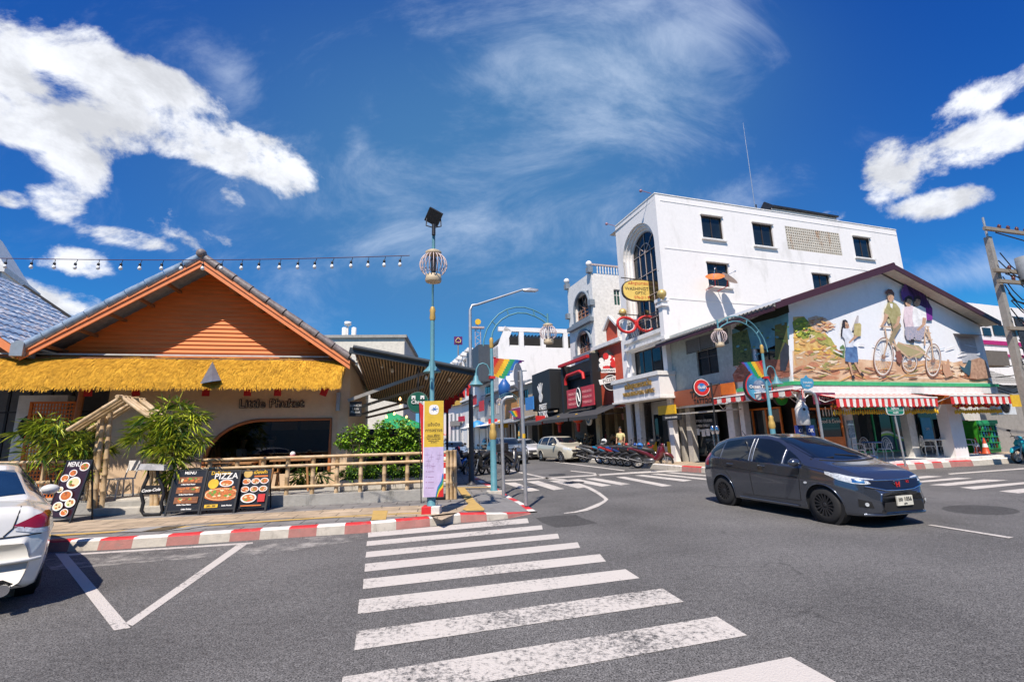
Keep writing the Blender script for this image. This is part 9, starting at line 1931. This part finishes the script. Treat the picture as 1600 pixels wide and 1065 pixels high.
# ================================================================== PEOPLE
SKIN=mat('tan skin',(.42,.22,.13),.55); HAIR=mat('black hair',(.012,.010,.010),.6)
def skin_mesh(name,joints,edges,m,parent,sub=2):
 me=bpy.data.meshes.new(name); me.from_pydata([j[0]for j in joints],edges,[]); o=bpy.data.objects.new(name,me); COL.objects.link(o); o.parent=parent
 md=o.modifiers.new('skin','SKIN'); md.use_smooth_shade=True
 for i,j in enumerate(joints):
  v=me.skin_vertices[0].data[i]; v.radius=(j[1],j[2]if len(j)>2 else j[1]); v.use_root=(i==0)
 s=o.modifiers.new('sub','SUBSURF'); s.levels=sub; s.render_levels=sub
 me.materials.append(m); return o
def person(loc,az,label,shirt,trousers,sit=False,arms=((.1,-.28),(.12,-.2))):
 t=thing('person',label,'person',loc,None,world=False,rz=R_(90-az)); hz_=.93
 if sit:legs=[((0,.09,.5),.085),((.40,.10,.50),.065),((.42,.10,.08),.045),((.52,.10,.04),.04)]; hz_=.55
 else:legs=[((0,.09,.86),.09),((.02,.10,.47),.062),((-.01,.11,.09),.042),((.12,.12,.035),.038)]
 J=[((0,0,hz_),.13,.11),((0,0,hz_+.22),.12,.10),((0,0,hz_+.44),.14,.10),((0,0,hz_+.54),.06),((.02,0,hz_+.62),.055),((.03,0,hz_+.72),.095,.085),((.02,0,hz_+.80),.085,.075)]; E_=[(0,1),(1,2),(2,3),(3,4),(4,5),(5,6)]
 for s in(1,-1):
  b=len(J); J+=[((p[0],s*p[1],p[2]),r)for p,r in legs]; E_+=[(0,b),(b,b+1),(b+1,b+2),(b+2,b+3)]
  fx_,fz_=arms[0 if s>0 else 1]; b=len(J); sh=hz_+.46; J+=[((0,s*.19,sh),.05),((.02,s*.24,sh-.28),.042),((.02+fx_,s*.22,sh-.28+fz_),.030),((.05+fx_*1.2,s*.21,sh-.30+fz_*1.25),.026)]; E_+=[(2,b),(b,b+1),(b+1,b+2),(b+2,b+3)]
 skin_mesh('body',J,E_,SKIN,t)
 S_=[((0,0,hz_+.02),.15,.13),((0,0,hz_+.22),.145,.125),((0,0,hz_+.42),.155,.115),((0,0,hz_+.50),.085)]; E2=[(0,1),(1,2),(2,3)]
 for s in(1,-1):b=len(S_); S_+=[((0,s*.19,hz_+.455),.066),((.015,s*.235,hz_+.25),.060)]; E2+=[(2,b),(b,b+1)]
 skin_mesh('shirt',S_,E2,shirt,t); T_=[((0,0,hz_),.135,.115)]; E3=[]
 for s in(1,-1):b=len(T_); T_+=[((p[0],s*p[1],p[2]),r*1.18)for p,r in legs[:3]]; E3+=[(0,b),(b,b+1),(b+1,b+2)]
 skin_mesh('trousers',T_,E3,trousers,t)
 mb=MB(); mb.M=Matrix.Translation((.005,0,hz_+.80))@Matrix.Diagonal((.105,.09,.09,1)); mb.ball((0,0,0),1,14,8); mb.build('hair',HAIR,t)
 mb=MB(); [mb.ball((.115,s*.032,hz_+.765),.010,6,5)for s in(-1,1)]; mb.build('eyes',HAIR,t); mb=MB(); mb.tube([(.108,0,hz_+.77),(.135,0,hz_+.735),(.112,0,hz_+.725)],[.008,.015,.008],6); mb.build('nose',SKIN,t)
 return t
s_,_=MS.px(971,700,.7); person(MS.P(s_,ZR,.7),215,'man in a pale yellow shirt standing on the pavement behind the motorbikes',mat('pale yellow shirt',(.66,.58,.28),.8),mat('khaki trousers',(.25,.21,.15),.8)); s_,_=MS.px(957,700,-.6); person(MS.P(s_,ZR,-.3),250,'person in a maroon top in the shade left of the man in yellow',mat('maroon top',(.22,.01,.03),.8),BLACK)
s_,_=WL.px(378,705,-.9); person(WL.P(s_,FL+.0,-.9),80,'diner in a white shirt seated inside the arched window',WHITE,BLACK,sit=True,arms=((.28,.06),(.25,.04))); s_,_=WL.px(425,700,-1.6); person(WL.P(s_,FL,-1.6),260,'second diner in dark red deeper inside the window',mat('wine red top',(.2,.03,.04),.8),BLACK,sit=True,arms=((.25,.05),(.25,.04)))
s_,_=WL.px(400,700,-1.2); table(WL,s_,-1.1,.8,.74,'dark table between the two diners inside the window',WOODB)
